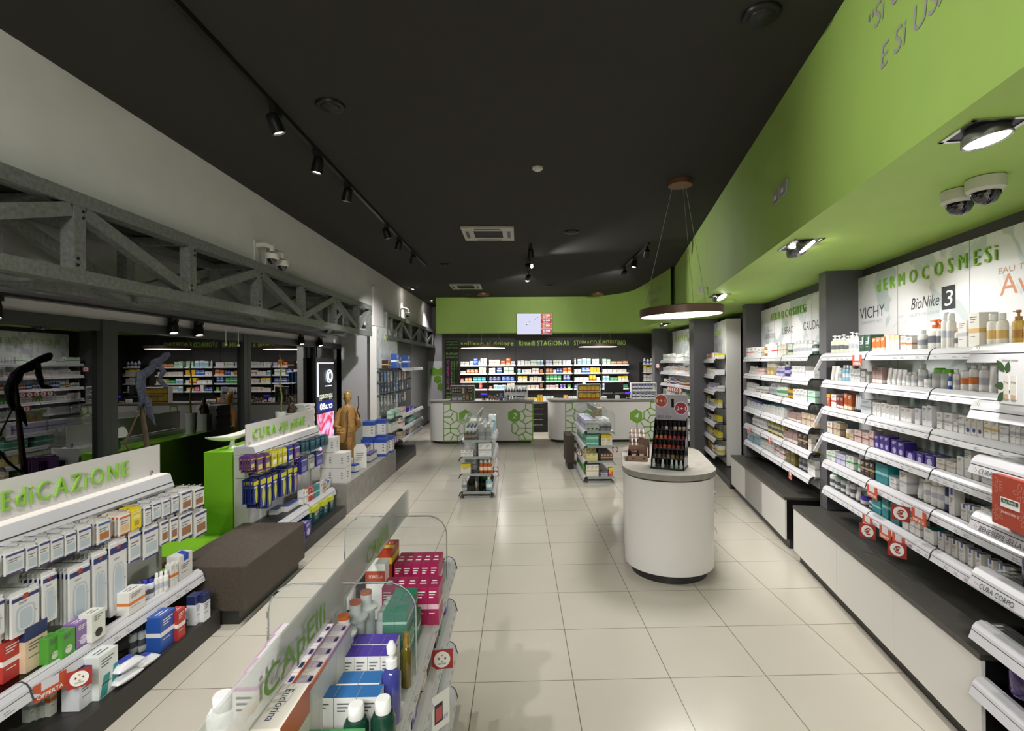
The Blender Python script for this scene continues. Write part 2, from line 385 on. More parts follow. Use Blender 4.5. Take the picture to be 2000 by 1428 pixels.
PM = {}
def carton(w, h, d, key):
    b = MB(); A = sm_(key, 0); C = sm_(key, 1); how = ST[key][2]
    fm = {1: C} if how == 'lid' else None
    b.box(-w / 2, w / 2, 0, d, 0, h, A, fm)
    e = -0.0006
    def q(x0, x1, z0, z1, m, y=e): b.quad((x0, y, z0), (x1, y, z0), (x1, y, z1), (x0, y, z1), m)
    def side(z0, z1, m):
        for x in (-w / 2 - .0006, w / 2 + .0006): b.quad((x, 0, z0), (x, d, z0), (x, d, z1), (x, 0, z1), m)
    light = lin(ST[key][0])[1] > 0.18
    ink = INK if light else PAPER
    if how == 'top':
        q(-w / 2, w / 2, h * .7, h, C); side(h * .7, h, C); b.quad((-w / 2, 0, h + .0006), (w / 2, 0, h + .0006), (w / 2, d, h + .0006), (-w / 2, d, h + .0006), C)
    elif how == 'bottom': q(-w / 2, w / 2, h * .05, h * .25, C); side(h * .05, h * .25, C)
    elif how == 'band': q(-w / 2, w / 2, h * .42, h * .55, C); side(h * .42, h * .55, C)
    elif how == 'flag': q(-w * .18, w * .2, h * .74, h, C); b.quad((-w * .18, 0, h + .0006), (w * .2, 0, h + .0006), (w * .45, d * .8, h + .0006), (w * .1, d * .8, h + .0006), C)
    elif how == 'dot': b.add([(w * .28 * math.cos(t * PI / 5), e, h * .25 + w * .28 * math.sin(t * PI / 5)) for t in range(10)], [tuple(range(10))], C)
    elif how == 'flash': b.add([(w * .05, e, h * .45), (w * .15, e, h * .45), (w * .3, e, h * .92), (w * .05, e, h * .85)], [(0, 1, 2, 3)], C)
    elif how == 'diag': b.add([(-w * .45, e, h * .02), (-w * .1, e, h * .02), (w * .1, e, h * .5), (-w * .25, e, h * .5)], [(0, 1, 2, 3)], C); b.add([(w * .15, e, h * .1), (w * .4, e, h * .1), (w * .48, e, h * .6), (w * .25, e, h * .6)], [(0, 1, 2, 3)], C)
    elif how == 'edge':
        for z0, z1 in ((0, h * .05), (h * .95, h)): q(-w / 2, w / 2, z0, z1, C); side(z0, z1, C)
        for x0, x1 in ((-w / 2, -w * .42), (w * .42, w / 2)): b.quad((x0, 0, h + .0006), (x1, 0, h + .0006), (x1, d, h + .0006), (x0, d, h + .0006), C)
    if h > .045:
        n = 3 if h > .08 else 2
        for i in range(n):
            z = h * (.86 if how not in ('top', 'flag', 'flash') else .6) - i * h * .07
            q(-w * .36, w * (.3 - .14 * i), z, z + h * .028, ink)
        q(-w * .36, w * .12, h * .3, h * .32, ink)
    if w > .028 and how not in ('lid', 'top', 'flag', 'edge'):
        for i in range(2):
            y0 = d * (.3 + .25 * i); b.quad((-w * .3, y0, h + .0005), (w * (.3 - .15 * i), y0, h + .0005), (w * (.3 - .15 * i), y0 + d * .09, h + .0005), (-w * .3, y0 + d * .09, h + .0005), ink)
    return [('body', b)]
def bottle(w, h, key, pump=False, spray=False):
    r = w / 2; A = sm_(key, 0); C = sm_(key, 1); how = ST[key][2]
    cc = C if how == 'cap' else (WHITE_P if key != 'amber' else C)
    band = C if how != 'cap' else INK
    hs = h * (.72 if pump else .8)
    if spray:
        prof = [(r * .96, 0), (r, h * .02), (r, h * .3), (r, h * .5), (r, h * .74), (r * .8, h * .78), (r * .8, h * .79)]
        b = MB().lathe(prof, A, 20, mats=[A, A, band if how != 'cap' else A, A, A, A])
        c = MB().lathe([(r * .78, h * .785), (r * .8, h * .79), (r * .8, h * .95), (r * .6, h), (.0001, h)], cc, 20)
        return [('body', b), ('cap', c)]
    flat = .72
    prof = [(r * .9, 0), (r, h * .02), (r, hs * .3), (r, hs * .62), (r, hs * .86), (r * .85, hs * .95), (r * .42, hs), (r * .42, hs + h * .02)]
    b = MB().lathe(prof, A, 20, sy=flat, mats=[A, A, band if h > .05 else A, A, A, A, A])
    c = MB()
    if pump:
        c.lathe([(r * .44, hs), (r * .46, hs), (r * .46, hs + h * .1), (r * .16, hs + h * .11), (r * .16, hs + h * .2), (r * .34, hs + h * .21), (r * .34, h - .001), (r * .2, h)], cc, 14)
        c.box(-r * 1.0, -r * .2, -r * .14, r * .14, h * .955, h * .985, cc)
        return [('body', b), ('pump', c)]
    c.lathe([(r * .5, hs), (r * .52, hs), (r * .52, h * .98), (r * .45, h), (.0001, h)], cc, 16)
    return [('body', b), ('cap', c)]
def tube_pack(w, h, key):
    A = sm_(key, 0); C = sm_(key, 1); rings = []
    for t in (0, .25, .55, .8, 1):
        z = h * .14 + t * h * .86; rx = w / 2 * (.86 + .14 * t); ry = w / 2 * (.62 * (1 - t) + .05)
        rings.append([(rx * math.cos(a * PI / 8), ry * math.sin(a * PI / 8), z) for a in range(16)])
    b = MB().loft(rings, A)
    c = MB().lathe([(w * .36, 0), (w * .4, h * .01), (w * .4, h * .14)], C if ST[key][2] in ('cap', 'top') else WHITE_P, 16, sy=.75)
    return [('body', b), ('cap', c)]
def jar(w, h, key):
    r = w / 2; A = sm_(key, 0); C = sm_(key, 1)
    b = MB().lathe([(r * .94, 0), (r, h * .04), (r, h * .3), (r, h * .55), (r * .97, h * .6)], A, 22, mats=[A, A, C if ST[key][2] != 'cap' else A, A])
    c = MB().lathe([(r * .97, h * .6), (r * 1.02, h * .61), (r * 1.02, h * .98), (r * .98, h), (.0001, h)], C if ST[key][2] == 'cap' else WHITE_P, 22)
    return [('body', b), ('lid', c)]

def product(kind, key, w, h, d, loc, rz, name=None, simple=False):
    """one retail pack; packs of one size and print share their meshes"""
    w = max(.012, round(w, 3)); h = max(.02, round(h, 3)); d = round(d, 3)
    k = (kind, key, w, h, d, simple)
    if k not in PM:
        parts = carton(w, h, d, key) if kind == 'C' else bottle(w, h, key) if kind == 'B' else bottle(w, h, key, True) if kind == 'P' else bottle(w, h, key, False, True) if kind == 'S' else tube_pack(w, h, key) if kind == 'T' else jar(w, h, key)
        if simple and len(parts) > 1:
            b = parts[0][1]
            for n_, p in parts[1:]:
                off = len(b.v); b.v += p.v
                for f, mi_, s_ in zip(p.f, p.m, p.sm): b.f.append(tuple(off + i for i in f)); b.m.append(b.mi(p.mats[mi_])); b.sm.append(s_)
            parts = parts[:1]
        PM[k] = [(n_, p.mesh('pack_' + n_)) for n_, p in parts]
    nm = name or {'C': 'carton', 'B': 'bottle', 'P': 'pump_bottle', 'T': 'cream_tube', 'J': 'jar', 'S': 'spray_can'}[kind]
    o = bpy.data.objects.new(nm, PM[k][0][1]); COL.objects.link(o); o.location = loc; o.rotation_euler = (0, 0, rz)
    for n_, me in PM[k][1:]:
        c = bpy.data.objects.new(n_, me); COL.objects.link(c); c.parent = o
    return o
def frame_pt(fr, x, y, z):
    (ox, oy), rz = fr
    return (ox + x * math.cos(rz) - y * math.sin(rz), oy + x * math.sin(rz) + y * math.cos(rz), z)
def stock(fr, items, z, yfront, place, frm, group, prefix='', flip=1, depth=None, simple=False, x0=0.0, names=None):
    """items: (kind, style, position along, width, height) standing on the shelf z"""
    for it in items:
        kind, key, s, wd, h = it[:5]
        x = flip * (s - x0)
        jr = random.Random(int(s * 977) + int(z * 131)); h = h * (1 + jr.uniform(-.05, .05)) if wd > .02 else h; wd = wd * jr.uniform(.90, .97)
        dd = depth or (min(.11, max(.04, wd * 1.1)) if kind == 'C' else 0)
        y = yfront if kind == 'C' else yfront + wd * .5 + .004
        o = product(kind, key, wd, h, dd, frame_pt(fr, x, y, z), fr[1], (prefix + {'C': 'carton', 'B': 'bottle', 'P': 'pump_bottle', 'T': 'cream_tube', 'J': 'jar', 'S': 'spray_can'}[kind]), simple)
        reg(o, f'{ST[key][3]} {WORD[kind]}', WORD[kind], place, s if frm != 'far' or flip == 1 else -s, frm, group)

# baked stock lists: (kind, style, position along the shelf in m, width, height[, ...])
UNIT_NEAR=[
 [('P','clear_green',-0.189,0.095,0.165),('P','clear_green',-0.284,0.09,0.16),('P','clear_green',-0.377,0.088,0.155),('P','clear_green',-0.465,0.083,0.15),('P','white',-0.549,0.081,0.167),('P','white',-0.631,0.077,0.156),('P','white',-0.708,0.074,0.146),('C','dark_green',-0.804,0.093,0.141),('C','dark_green',-0.898,0.09,0.135),('C','orange',-0.994,0.064,0.107),('C','orange',-1.059,0.062,0.106),('C','orange',-1.123,0.061,0.105),('C','white_peach',-1.192,0.061,0.109),('C','white_peach',-1.254,0.059,0.107),('C','white_peach',-1.313,0.056,0.106),('C','white_orange',-1.39,0.069,0.098),('C','white_orange',-1.46,0.066,0.088),('B','pale_grey',-1.539,0.077,0.134),('P','grey_orange',-1.649,0.124,0.178),('P','grey_orange',-1.743,0.049,0.167),('S','white',-1.795,0.052,0.218),('S','white',-1.847,0.049,0.216),('B','peach',-1.909,0.061,0.119),('C','white',-1.986,0.079,0.163),('C','white_gold',-2.08,0.09,0.182),('B','white_gold',-2.168,0.067,0.177),('B','white_gold',-2.236,0.064,0.17),('P','amber',-2.342,0.067,0.178),('B','white_peach',-2.417,0.072,0.139)],
 [('T','white',-0.173,0.087,0.126),('T','white',-0.262,0.084,0.122),('B','clear',-0.352,0.071,0.105),('B','light_blue',-0.431,0.065,0.132),('B','light_blue',-0.498,0.064,0.135),('B','light_blue',-0.562,0.061,0.137),('C','pale_grey',-0.632,0.056,0.108),('C','pale_grey',-0.69,0.055,0.106),('C','pale_grey',-0.746,0.053,0.105),('C','pale_grey',-0.819,0.073,0.09),('C','white',-0.893,0.04,0.063),('C','mauve',-0.986,0.049,0.135),('C','mauve',-1.037,0.049,0.132),('C','mauve',-1.087,0.048,0.128),('T','white',-1.153,0.067,0.118),('T','white',-1.22,0.065,0.114),('T','white',-1.286,0.062,0.11),('T','white',-1.349,0.059,0.106),('B','white',-1.41,0.06,0.093),('B','white',-1.47,0.057,0.094),('B','white',-1.542,0.072,0.145),('J','white',-1.626,0.068,0.052),('S','grey_green',-1.709,0.084,0.121),('S','grey_green',-1.794,0.081,0.122),('B','blue',-1.852,0.022,0.095),('B','white',-1.893,0.048,0.117),('P','white_orange',-1.958,0.071,0.164),('P','white_orange',-2.029,0.066,0.17),('P','white',-2.107,0.077,0.164),('T','white',-2.179,0.058,0.142),('P','white',-2.247,0.059,0.164),('B','white',-2.324,0.072,0.138),('B','white',-2.401,0.067,0.144)],
 [('C','orange_red',-0.157,0.077,0.108),('C','white_red',-0.272,0.105,0.11),('C','dark_red',-0.37,0.065,0.103),('C','dark_red',-0.436,0.064,0.103),('C','burnt_orange',-0.515,0.07,0.134),('C','burnt_orange',-0.586,0.068,0.134),('T','navy_white',-0.667,0.035,0.143),('T','navy_white',-0.703,0.035,0.141),('T','navy_white',-0.738,0.034,0.139),('C','clear',-0.863,0.175,0.107),('C','white_redtop',-0.999,0.06,0.098),('C','white_redtop',-1.059,0.057,0.099),('C','white_redtop',-1.127,0.061,0.1),('C','white_redtop',-1.189,0.058,0.1),('C','white_redtop',-1.248,0.057,0.1),('C','white_redtop',-1.306,0.055,0.1),('C','white_redtop',-1.383,0.067,0.096),('C','white_redtop',-1.45,0.064,0.095),('C','white_bluetop',-1.546,0.055,0.103),('C','white_bluetop',-1.627,0.049,0.124),('C','white_bluetop',-1.678,0.049,0.125),('C','white',-1.777,0.048,0.102),('C','white',-1.859,0.072,0.101),('C','white',-1.923,0.035,0.072),('C','white',-1.974,0.046,0.098),('C','white_bluedot',-2.029,0.048,0.106),('C','white_bluedot',-2.077,0.045,0.106),('C','white_bluedot',-2.123,0.045,0.105),('C','white_gold',-2.179,0.05,0.105),('C','white_gold',-2.231,0.049,0.103),('C','white',-2.295,0.062,0.084),('C','white',-2.352,0.034,0.111),('C','white',-2.386,0.033,0.11),('C','white',-2.42,0.032,0.109)],
 [('C','white_orange',-0.184,0.109,0.098),('C','beige',-0.296,0.067,0.101),('C','beige',-0.365,0.065,0.105),('J','gold',-0.517,0.093,0.075),('C','beige',-0.611,0.073,0.053),('C','pink',-0.724,0.111,0.089),('C','pink',-0.852,0.104,0.086),('C','pink',-0.949,0.069,0.123),('C','violet',-1.028,0.072,0.099),('C','violet',-1.1,0.068,0.103),('C','violet',-1.168,0.065,0.107),('C','violet',-1.272,0.081,0.093),('C','violet',-1.353,0.077,0.095),('C','violet',-1.465,0.115,0.047),('C','violet',-1.571,0.081,0.052),('C','violet',-1.675,0.102,0.058),('C','cream',-1.782,0.085,0.062),('C','cream',-1.881,0.088,0.056),('C','white_tealtop',-1.96,0.054,0.109),('C','white_tealtop',-2.026,0.056,0.147),('C','white_orangetop',-2.089,0.05,0.099),('C','white',-2.177,0.091,0.054),('C','white',-2.272,0.065,0.108),('C','white',-2.337,0.062,0.099),('C','white',-2.4,0.059,0.09)],
 [('C','white_green',-0.156,0.099,0.076),('C','white_green',-0.256,0.095,0.084),('C','lilac',-0.362,0.091,0.089),('C','lilac',-0.454,0.086,0.092),('C','white_green',-0.543,0.069,0.103),('C','white_green',-0.614,0.068,0.108),('B','white_green',-0.702,0.085,0.136),('C','dark_brown',-0.802,0.074,0.113),('C','dark_brown',-0.877,0.071,0.117),('C','dark_brown',-0.949,0.069,0.121),('C','teal',-1.095,0.183,0.135),('C','white',-1.249,0.092,0.071),('C','white',-1.379,0.097,0.138),('T','pale_grey',-1.517,0.1,0.124),('S','white',-1.615,0.071,0.162),('S','white',-1.687,0.067,0.165),('S','white',-1.754,0.064,0.168),('B','navy',-1.814,0.043,0.175),('C','white_blueflag',-1.886,0.053,0.153),('C','white_blueflag',-1.992,0.058,0.092),('C','white_blueflag',-2.05,0.055,0.1),('C','white',-2.161,0.074,0.119),('C','white',-2.235,0.07,0.096),('C','white',-2.305,0.067,0.074),('C','white',-2.373,0.064,0.053)],
 [('P','white_greencap',-0.148,0.106,0.136),('P','white_greencap',-0.254,0.1,0.139),('P','white_greencap',-0.378,0.1,0.139),('P','white',-0.483,0.066,0.135),('B','white_violet',-0.566,0.073,0.141),('T','white',-0.657,0.07,0.107),('J','white_violet',-0.768,0.109,0.051),('B','white_violet',-0.881,0.094,0.069),('C','teal',-1.014,0.133,0.092),('C','teal',-1.143,0.09,0.156),('C','teal',-1.269,0.116,0.164),('C','white',-1.401,0.078,0.129),('C','white',-1.483,0.06,0.095),('C','white',-1.544,0.058,0.1),('C','white_tealtop',-1.663,0.108,0.088),('C','white_blueflag',-1.782,0.056,0.099),('C','white_blueflag',-1.847,0.049,0.099),('C','white_blueflag',-1.907,0.049,0.098),('C','white_blueflag',-1.971,0.05,0.1),('C','white_blueflag',-2.04,0.044,0.098),('C','white_blueflag',-2.103,0.047,0.096),('C','white_blueflag',-2.195,0.042,0.1),('C','white_blueflag',-2.274,0.048,0.099),('C','white_green',-2.359,0.053,0.107)],
]
UNIT_SECOND=[
 [('C','white_red',2.686,0.199,0.135),('C','white_red',2.486,0.188,0.134),('C','white',2.269,0.181,0.127),('C','white',2.087,0.173,0.1),('B','orange',1.914,0.131,0.164),('B','white',1.774,0.141,0.166),('B','white',1.633,0.134,0.161),('C','white_red',1.43,0.22,0.123),('C','cream',1.253,0.1,0.137),('C','cream',1.152,0.096,0.135),('C','cream',1.055,0.092,0.133),('B','clear_green',0.97,0.063,0.127),('B','clear_green',0.905,0.061,0.124),('B','white',0.809,0.106,0.154),('B','white',0.704,0.1,0.15),('B','white',0.602,0.098,0.147),('B','white',0.503,0.094,0.144),('B','white',0.388,0.111,0.14),('B','dark_green',0.26,0.105,0.118)],
 [('T','white',2.713,0.11,0.102),('T','white',2.602,0.107,0.1),('T','white',2.494,0.103,0.099),('T','white',2.389,0.101,0.097),('C','pink',2.077,0.473,0.082),('J','gold',1.734,0.148,0.162),('J','gold',1.583,0.143,0.158),('B','lilac',1.42,0.15,0.112),('B','lilac',1.268,0.144,0.123),('B','violet',1.111,0.137,0.133),('B','clear_green',0.925,0.16,0.115),('C','white',0.773,0.102,0.116),('C','white',0.67,0.099,0.117),('C','white',0.57,0.095,0.118),('C','white',0.474,0.092,0.119),('C','white',0.286,0.254,0.079)],
 [('C','white',2.75,0.073,0.11),('C','white',2.676,0.072,0.106),('C','white',2.602,0.072,0.102),('C','white',2.53,0.069,0.098),('C','white',2.459,0.068,0.093),('C','white',2.389,0.067,0.089),('J','cream',2.252,0.166,0.072),('J','cream',2.085,0.158,0.077),('J','cream',1.925,0.151,0.081),('B','clear',1.744,0.187,0.127),('B','clear',1.555,0.178,0.135),('B','white_green',1.394,0.122,0.131),('B','white_green',1.27,0.117,0.137),('B','white_green',1.151,0.113,0.142),('B','yellow',1.002,0.143,0.111),('B','yellow',0.86,0.135,0.118),('C','white',0.729,0.108,0.115),('C','white',0.619,0.105,0.116),('C','white',0.513,0.1,0.117),('C','white',0.412,0.096,0.117),('C','mint',0.25,0.2,0.115)],
 [('C','navy_white',2.697,0.176,0.135),('C','navy_white',2.521,0.168,0.129),('C','navy_white',2.352,0.16,0.123),('C','navy_white',2.19,0.153,0.118),('C','navy_white',2.035,0.146,0.112),('C','white_tealtop',1.869,0.131,0.093),('C','white_tealtop',1.738,0.125,0.096),('C','white_tealtop',1.611,0.121,0.1),('C','white_tealtop',1.488,0.116,0.103),('C','white_tealtop',1.37,0.112,0.106),('C','white_tealtop',1.257,0.109,0.109),('C','white_tealtop',1.147,0.105,0.112),('C','mauve',0.902,0.149,0.087),('C','mauve',0.752,0.143,0.093),('C','mauve',0.609,0.135,0.098),('C','beige',0.465,0.126,0.126),('C','beige',0.339,0.119,0.124),('C','beige',0.219,0.113,0.123)],
 [('B','white',2.52,0.122,0.131),('B','white',2.396,0.119,0.137),('B','white',2.275,0.114,0.142),('B','white',2.159,0.111,0.147),('B','white',2.046,0.108,0.153),('B','white',1.938,0.104,0.157),('B','pale_yellow',1.784,0.15,0.142),('B','pale_yellow',1.633,0.144,0.146),('B','pale_yellow',1.488,0.137,0.149),('B','pale_yellow',1.35,0.132,0.153),('B','pale_yellow',1.217,0.126,0.156),('C','mauve',1.039,0.163,0.111),('C','mauve',0.875,0.154,0.128),('C','mauve',0.721,0.146,0.143),('C','dark_brown',0.566,0.136,0.146),('C','dark_brown',0.429,0.129,0.156),('C','cream',0.3,0.084,0.157),('B','olive',0.198,0.099,0.123)],
 [('C','light_blue',2.734,0.2,0.13),('C','light_blue',2.534,0.188,0.136),('C','light_blue',2.345,0.179,0.142),('C','light_blue',2.164,0.171,0.148),('C','white',1.981,0.154,0.107),('C','white',1.825,0.147,0.119),('C','white',1.677,0.141,0.131),('C','white',1.534,0.136,0.142),('C','white_red',1.359,0.178,0.129),('C','white_red',1.18,0.169,0.119),('C','olive',0.957,0.154,0.137),('C','olive',0.802,0.146,0.154),('B','silver',0.662,0.116,0.134),('B','silver',0.544,0.112,0.141),('B','silver',0.431,0.108,0.149),('C','white',0.261,0.206,0.148)],
]
MED_SHELF=[
 [('C','white_red',2.505,0.055,0.242,1.022),('C','red_white',2.572,0.102,0.19,1.015),('C','navy_beige',2.661,0.119,0.222,1.003),('C','green',2.711,0.074,0.131,0.984),('C','green',2.766,0.078,0.129,0.975),('C','purple',2.86,0.089,0.131,0.976),('C','white_black',2.927,0.091,0.153,0.964),('C','white_orange',3.249,0.136,0.136,0.974),('B','white_bluecap',3.38,0.044,0.125,0.999),('B','white_bluecap',3.407,0.046,0.123,0.992),('B','white_bluecap',3.436,0.045,0.12,0.986),('B','white',3.474,0.037,0.142,0.983),('B','white',3.504,0.038,0.14,0.979),('B','white',3.533,0.039,0.138,0.974),('C','white_orange',3.592,0.035,0.157,0.978),('C','white_orange',3.631,0.031,0.15,0.978),('C','white_blueflag',3.735,0.142,0.175,0.979)],
]
MED_FLOOR=[
 [('C','pale_grey',2.677,0.026,0.15,1.08),('C','pale_grey',2.694,0.027,0.149,1.072),('C','pale_grey',2.711,0.028,0.148,1.063),('C','white_orange',2.722,0.04,0.171,1.052),('C','pale_grey',2.78,0.036,0.176,1.027),('C','navy_white',2.796,0.113,0.195,1.002),('C','teal_white',2.888,0.133,0.231,0.987),('B','white_navy',3.286,0.058,0.16,1.045),('B','white_navy',3.313,0.056,0.162,1.03),('B','white_navy',3.347,0.062,0.163,1.018),('C','blue',3.357,0.144,0.216,0.983),('C','red_white',3.452,0.075,0.195,0.973),('C','navy_white',3.655,0.078,0.2,0.978),('C','navy_white',3.697,0.076,0.192,0.965)],
]
MED_HANG=[
 [('upper','plaster',2.433,0.08,0.118,0.942,7),('upper','plaster',2.556,0.103,0.122,0.946,7),('upper','plaster',2.644,0.058,0.134,0.928,7),('upper','plaster',2.71,0.061,0.14,0.925,7),('upper','plaster',2.787,0.076,0.133,0.922,7),('upper','plaster',2.867,0.071,0.136,0.92,6),('upper','plaster',2.958,0.092,0.144,0.912,6),('upper','brown',3.092,0.098,0.145,0.905,5),('upper','orange',3.25,0.096,0.137,0.903,5),('upper','yellow',3.349,0.085,0.141,0.903,3),('upper','plaster',3.448,0.063,0.141,0.892,4),('upper','plaster',3.532,0.081,0.128,0.91,5),('upper','plaster',3.628,0.085,0.131,0.902,4),('upper','plaster',3.721,0.074,0.132,0.903,4),('upper','foot',3.843,0.13,0.165,0.876,4),('upper','foot',3.994,0.128,0.16,0.864,3),('lower','drop',2.44,0.138,0.184,0.684,4),('lower','drop',2.608,0.158,0.217,0.63,5),('lower','drop',2.74,0.087,0.263,0.618,4),('lower','drop',2.923,0.148,0.31,0.537,4),('lower','drop',3.062,0.107,0.37,0.5,4),('lower','drop',3.198,0.143,0.452,0.44,3),('lower','plaster',3.335,0.102,0.192,0.706,5),('lower','plaster',3.478,0.143,0.214,0.678,6),('lower','foot',3.609,0.079,0.176,0.717,3),('lower','foot',3.706,0.079,0.182,0.704,3),('lower','foot',3.838,0.146,0.203,0.674,2),('lower','foot',4.012,0.154,0.201,0.642,2)],
]
FOOT_HANG=[
 [('upper','yellow_purple',4.822,0.077,0.124,0.976,3),('upper','yellow_purple',4.958,0.111,0.165,0.925,5),('upper','yellow_purple',5.108,0.092,0.163,0.916,3),('upper','yellow_white',5.248,0.113,0.159,0.919,4),('upper','yellow_white',5.372,0.075,0.154,0.919,3),('upper','yellow_white',5.478,0.095,0.158,0.914,2),('upper','yellow_blue',5.611,0.118,0.17,0.897,2),('upper','purple_white',5.783,0.138,0.158,0.899,3),('upper','teal',5.94,0.083,0.126,0.942,2),('upper','teal',6.05,0.086,0.129,0.932,2),('upper','teal',6.21,0.137,0.141,0.914,2),('upper','teal',6.368,0.119,0.136,0.916,2),('upper','teal',6.522,0.101,0.139,0.91,2),('upper','teal',6.652,0.099,0.136,0.909,2),('lower','insole',4.876,0.089,0.228,0.647,3),('lower','insole',5.012,0.118,0.288,0.579,4),('lower','insole',5.137,0.099,0.319,0.536,3),('lower','insole',5.258,0.098,0.271,0.582,3),('lower','insole',5.448,0.133,0.264,0.573,4),('lower','insole',5.592,0.111,0.288,0.561,4),('lower','insole_orange',5.728,0.101,0.286,0.544,3),('lower','violet_pack',5.96,0.168,0.19,0.694,3),('lower','grey_pack',6.176,0.179,0.178,0.695,3),('lower','violet_pack',6.418,0.214,0.175,0.693,3)],
]
FOOT_SHELF=[
 [('C','white',5.863,0.075,0.151,1.013),('C','white',5.93,0.077,0.148,1.01),('C','red_white',5.996,0.079,0.148,1.007),('C','red_white',6.066,0.08,0.145,1.005),('C','teal',6.134,0.082,0.143,1.003),('C','teal',6.208,0.084,0.141,1.001),('C','white_violet',6.281,0.087,0.139,0.998),('C','beige',6.356,0.089,0.137,0.996),('C','white_blueflag',6.597,0.199,0.094,1.015),('C','white_bluetop',5.563,0.213,0.051,1.059),('C','white_bluetop',5.712,0.326,0.056,1.031)],
]
FOOT_FLOOR=[
 [('C','violet',5.223,0.074,0.115,0.922),('C','violet',5.486,0.139,0.136,0.947),('C','dark_green_yellow',5.853,0.135,0.186,0.994),('C','dark_green_yellow',5.93,0.157,0.187,0.982),('C','dark_green_yellow',6.122,0.115,0.186,0.99),('C','dark_green_yellow',6.178,0.113,0.179,0.978),('C','dark_green_yellow',6.328,0.137,0.175,0.992),('C','dark_green_yellow',6.388,0.112,0.176,0.979)],
]

# ------------------------------------------------------------------ right-hand wall frame: s runs along the wall away from the camera, w outward
ANG = math.radians(10.6)
OX, OY = 2.705, 4.794
RF = ((OX, OY), -(PI / 2 + ANG))
def RP(s, w, z=0.0): return (OX + s * math.sin(ANG) + w * math.cos(ANG), OY + s * math.cos(ANG) - w * math.sin(ANG), z)
LF = ((0.0, 0.0), PI / 2)           # left-hand furniture: local x = room y, local y = -room x

# ------------------------------------------------------------------ room shell
CZ, SZ = 3.80, 2.80
fl = MB().box(-3.7, 6.0, -6, 18.2, -0.05, 0.0, floor_material()).obj('floor'); struct(fl)
ce = MB().box(-3.7, 6.0, -6, 18.2, CZ, CZ + .1, CEIL).obj('ceiling'); struct(ce)
# left wall: band above the trusses, window bay with its own ceiling, end returns
b = MB()
b.box(-2.98, -2.83, -6, 17.0, 3.03, CZ, WALLW)
b.box(-3.62, -2.98, -6, 10.1, 3.03, 3.08, CEIL)
b.box(-3.60, -3.50, -6, 10.1, 2.33, 3.03, WALLW)
b.box(-3.60, -2.89, 10.1, 10.2, 0, 3.03, mat('lilac_grey_wall', '#A9A7AC', .7))
b.box(-2.98, -2.79, 10.0, 10.7, 2.70, 3.45, WALLW)
b.box(-3.08, -2.98, 10.2, 17.0, 0, 3.03, mat('grey_wall', '#8C8B8A', 0.6))
struct(b.obj('wall_left'))
struct(MB().box(-3.08, -2.12, 16.9, 17.0, 0, CZ, mat('grey_wall2', '#8F8E90', 0.6)).obj('wall_corridor'))
struct(MB().box(-2.98, -2.95, 10.3, 16.9, 0, .09, mat('skirting', '#4A4846', 0.5)).obj('baseboard_left'))
b = MB().box(-2.22, 4.3, 14.95, 15.05, 0, CZ, DARKW)
b.box(-2.22, -2.12, 15.05, 16.9, 0, CZ, DARKW)
for x in (-1.69, -.90, -.08, .735, 1.55, 2.36, 3.17): b.box(x - .004, x + .004, 14.944, 14.952, .86, 2.72, BLACKM)
struct(b.obj('wall_back'))
b = MB()
def wseg(p, q, t=.1, z1=3.0):
    p = Vector((p[0], p[1], 0)); q = Vector((q[0], q[1], 0)); d = (q - p).normalized(); n = Vector((d.y, -d.x, 0)) * t
    b.extrude([(p.x, p.y), ((p + n).x, (p + n).y), ((q + n).x, (q + n).y), (q.x, q.y)][::-1], 0, z1, DARKW)
wseg(RP(-10.5, .52), RP(.19, .52)); wseg(RP(.17, .42), RP(2.9, .42)); wseg(RP(2.88, .47), RP(5.9, .47)); wseg((3.95, 10.2), (3.95, 12.6)); wseg((3.95, 12.5), (4.2, 15.0))
struct(b.obj('wall_right'))
struct(MB().box(-3.7, 3.0, -6.1, -6.0, 0, CZ, WALLW).obj('wall_front'))
# green bulkhead with a soffit, following the angled wall and curving along the back
path = [RP(s, -.60)[:2] for s in (-11, -6, -2, 2, 5.55)]
path += [(2.965, 9.90), (3.0, 10.1), (3.0, 11.5), (2.99, 12.7)]
for i in range(1, 9):
    t = i / 9 * PI / 2
    path.append((1.75 + 1.23 * math.cos(t), 12.75 + 1.55 * math.sin(t)))
path += [(1.75, 14.31), (.5, 14.35), (-2.31, 14.43)]
out = [(-2.31, 15.2), (6.2, 15.2), (6.2, -6.2)]
b = MB(); n = len(path)
b.add([(*p, SZ) for p in path] + [(*p, CZ) for p in path], [(i + 1, i, n + i, n + i + 1) for i in range(n - 1)], GREEN, True)
b.add([(*p, SZ) for p in path + out], [tuple(range(n + 3))[::-1]], GREEN)
b.add([(-2.31, 14.43, SZ), (-2.31, 14.43, CZ), (-2.31, 15.2, CZ), (-2.31, 15.2, SZ)], [(0, 1, 2, 3)], GREEN)
b.add([(*p, CZ) for p in path + out], [tuple(range(n + 3))], GREEN)
bulk = struct(b.obj('trim_1'))
# pillars between the wall units
def pillar(pts, z0, z1, nm='pillar'): struct(MB().extrude(pts, z0, z1, DARKC).obj(nm))
def rq(s0, s1, w0, w1): return [RP(s0, w0)[:2], RP(s0, w1)[:2], RP(s1, w1)[:2], RP(s1, w0)[:2]]
pillar(rq(0, .17, .20, .52), .545, SZ); pillar(rq(2.76, 2.95, .145, .42), .545, SZ)
pillar([(3.46, 10.02), (3.95, 10.02), (3.95, 10.30), (3.46, 10.30)], 0, SZ); pillar([(3.45, 12.92), (3.80, 12.92), (3.80, 13.2), (3.45, 13.2)], 0, SZ)
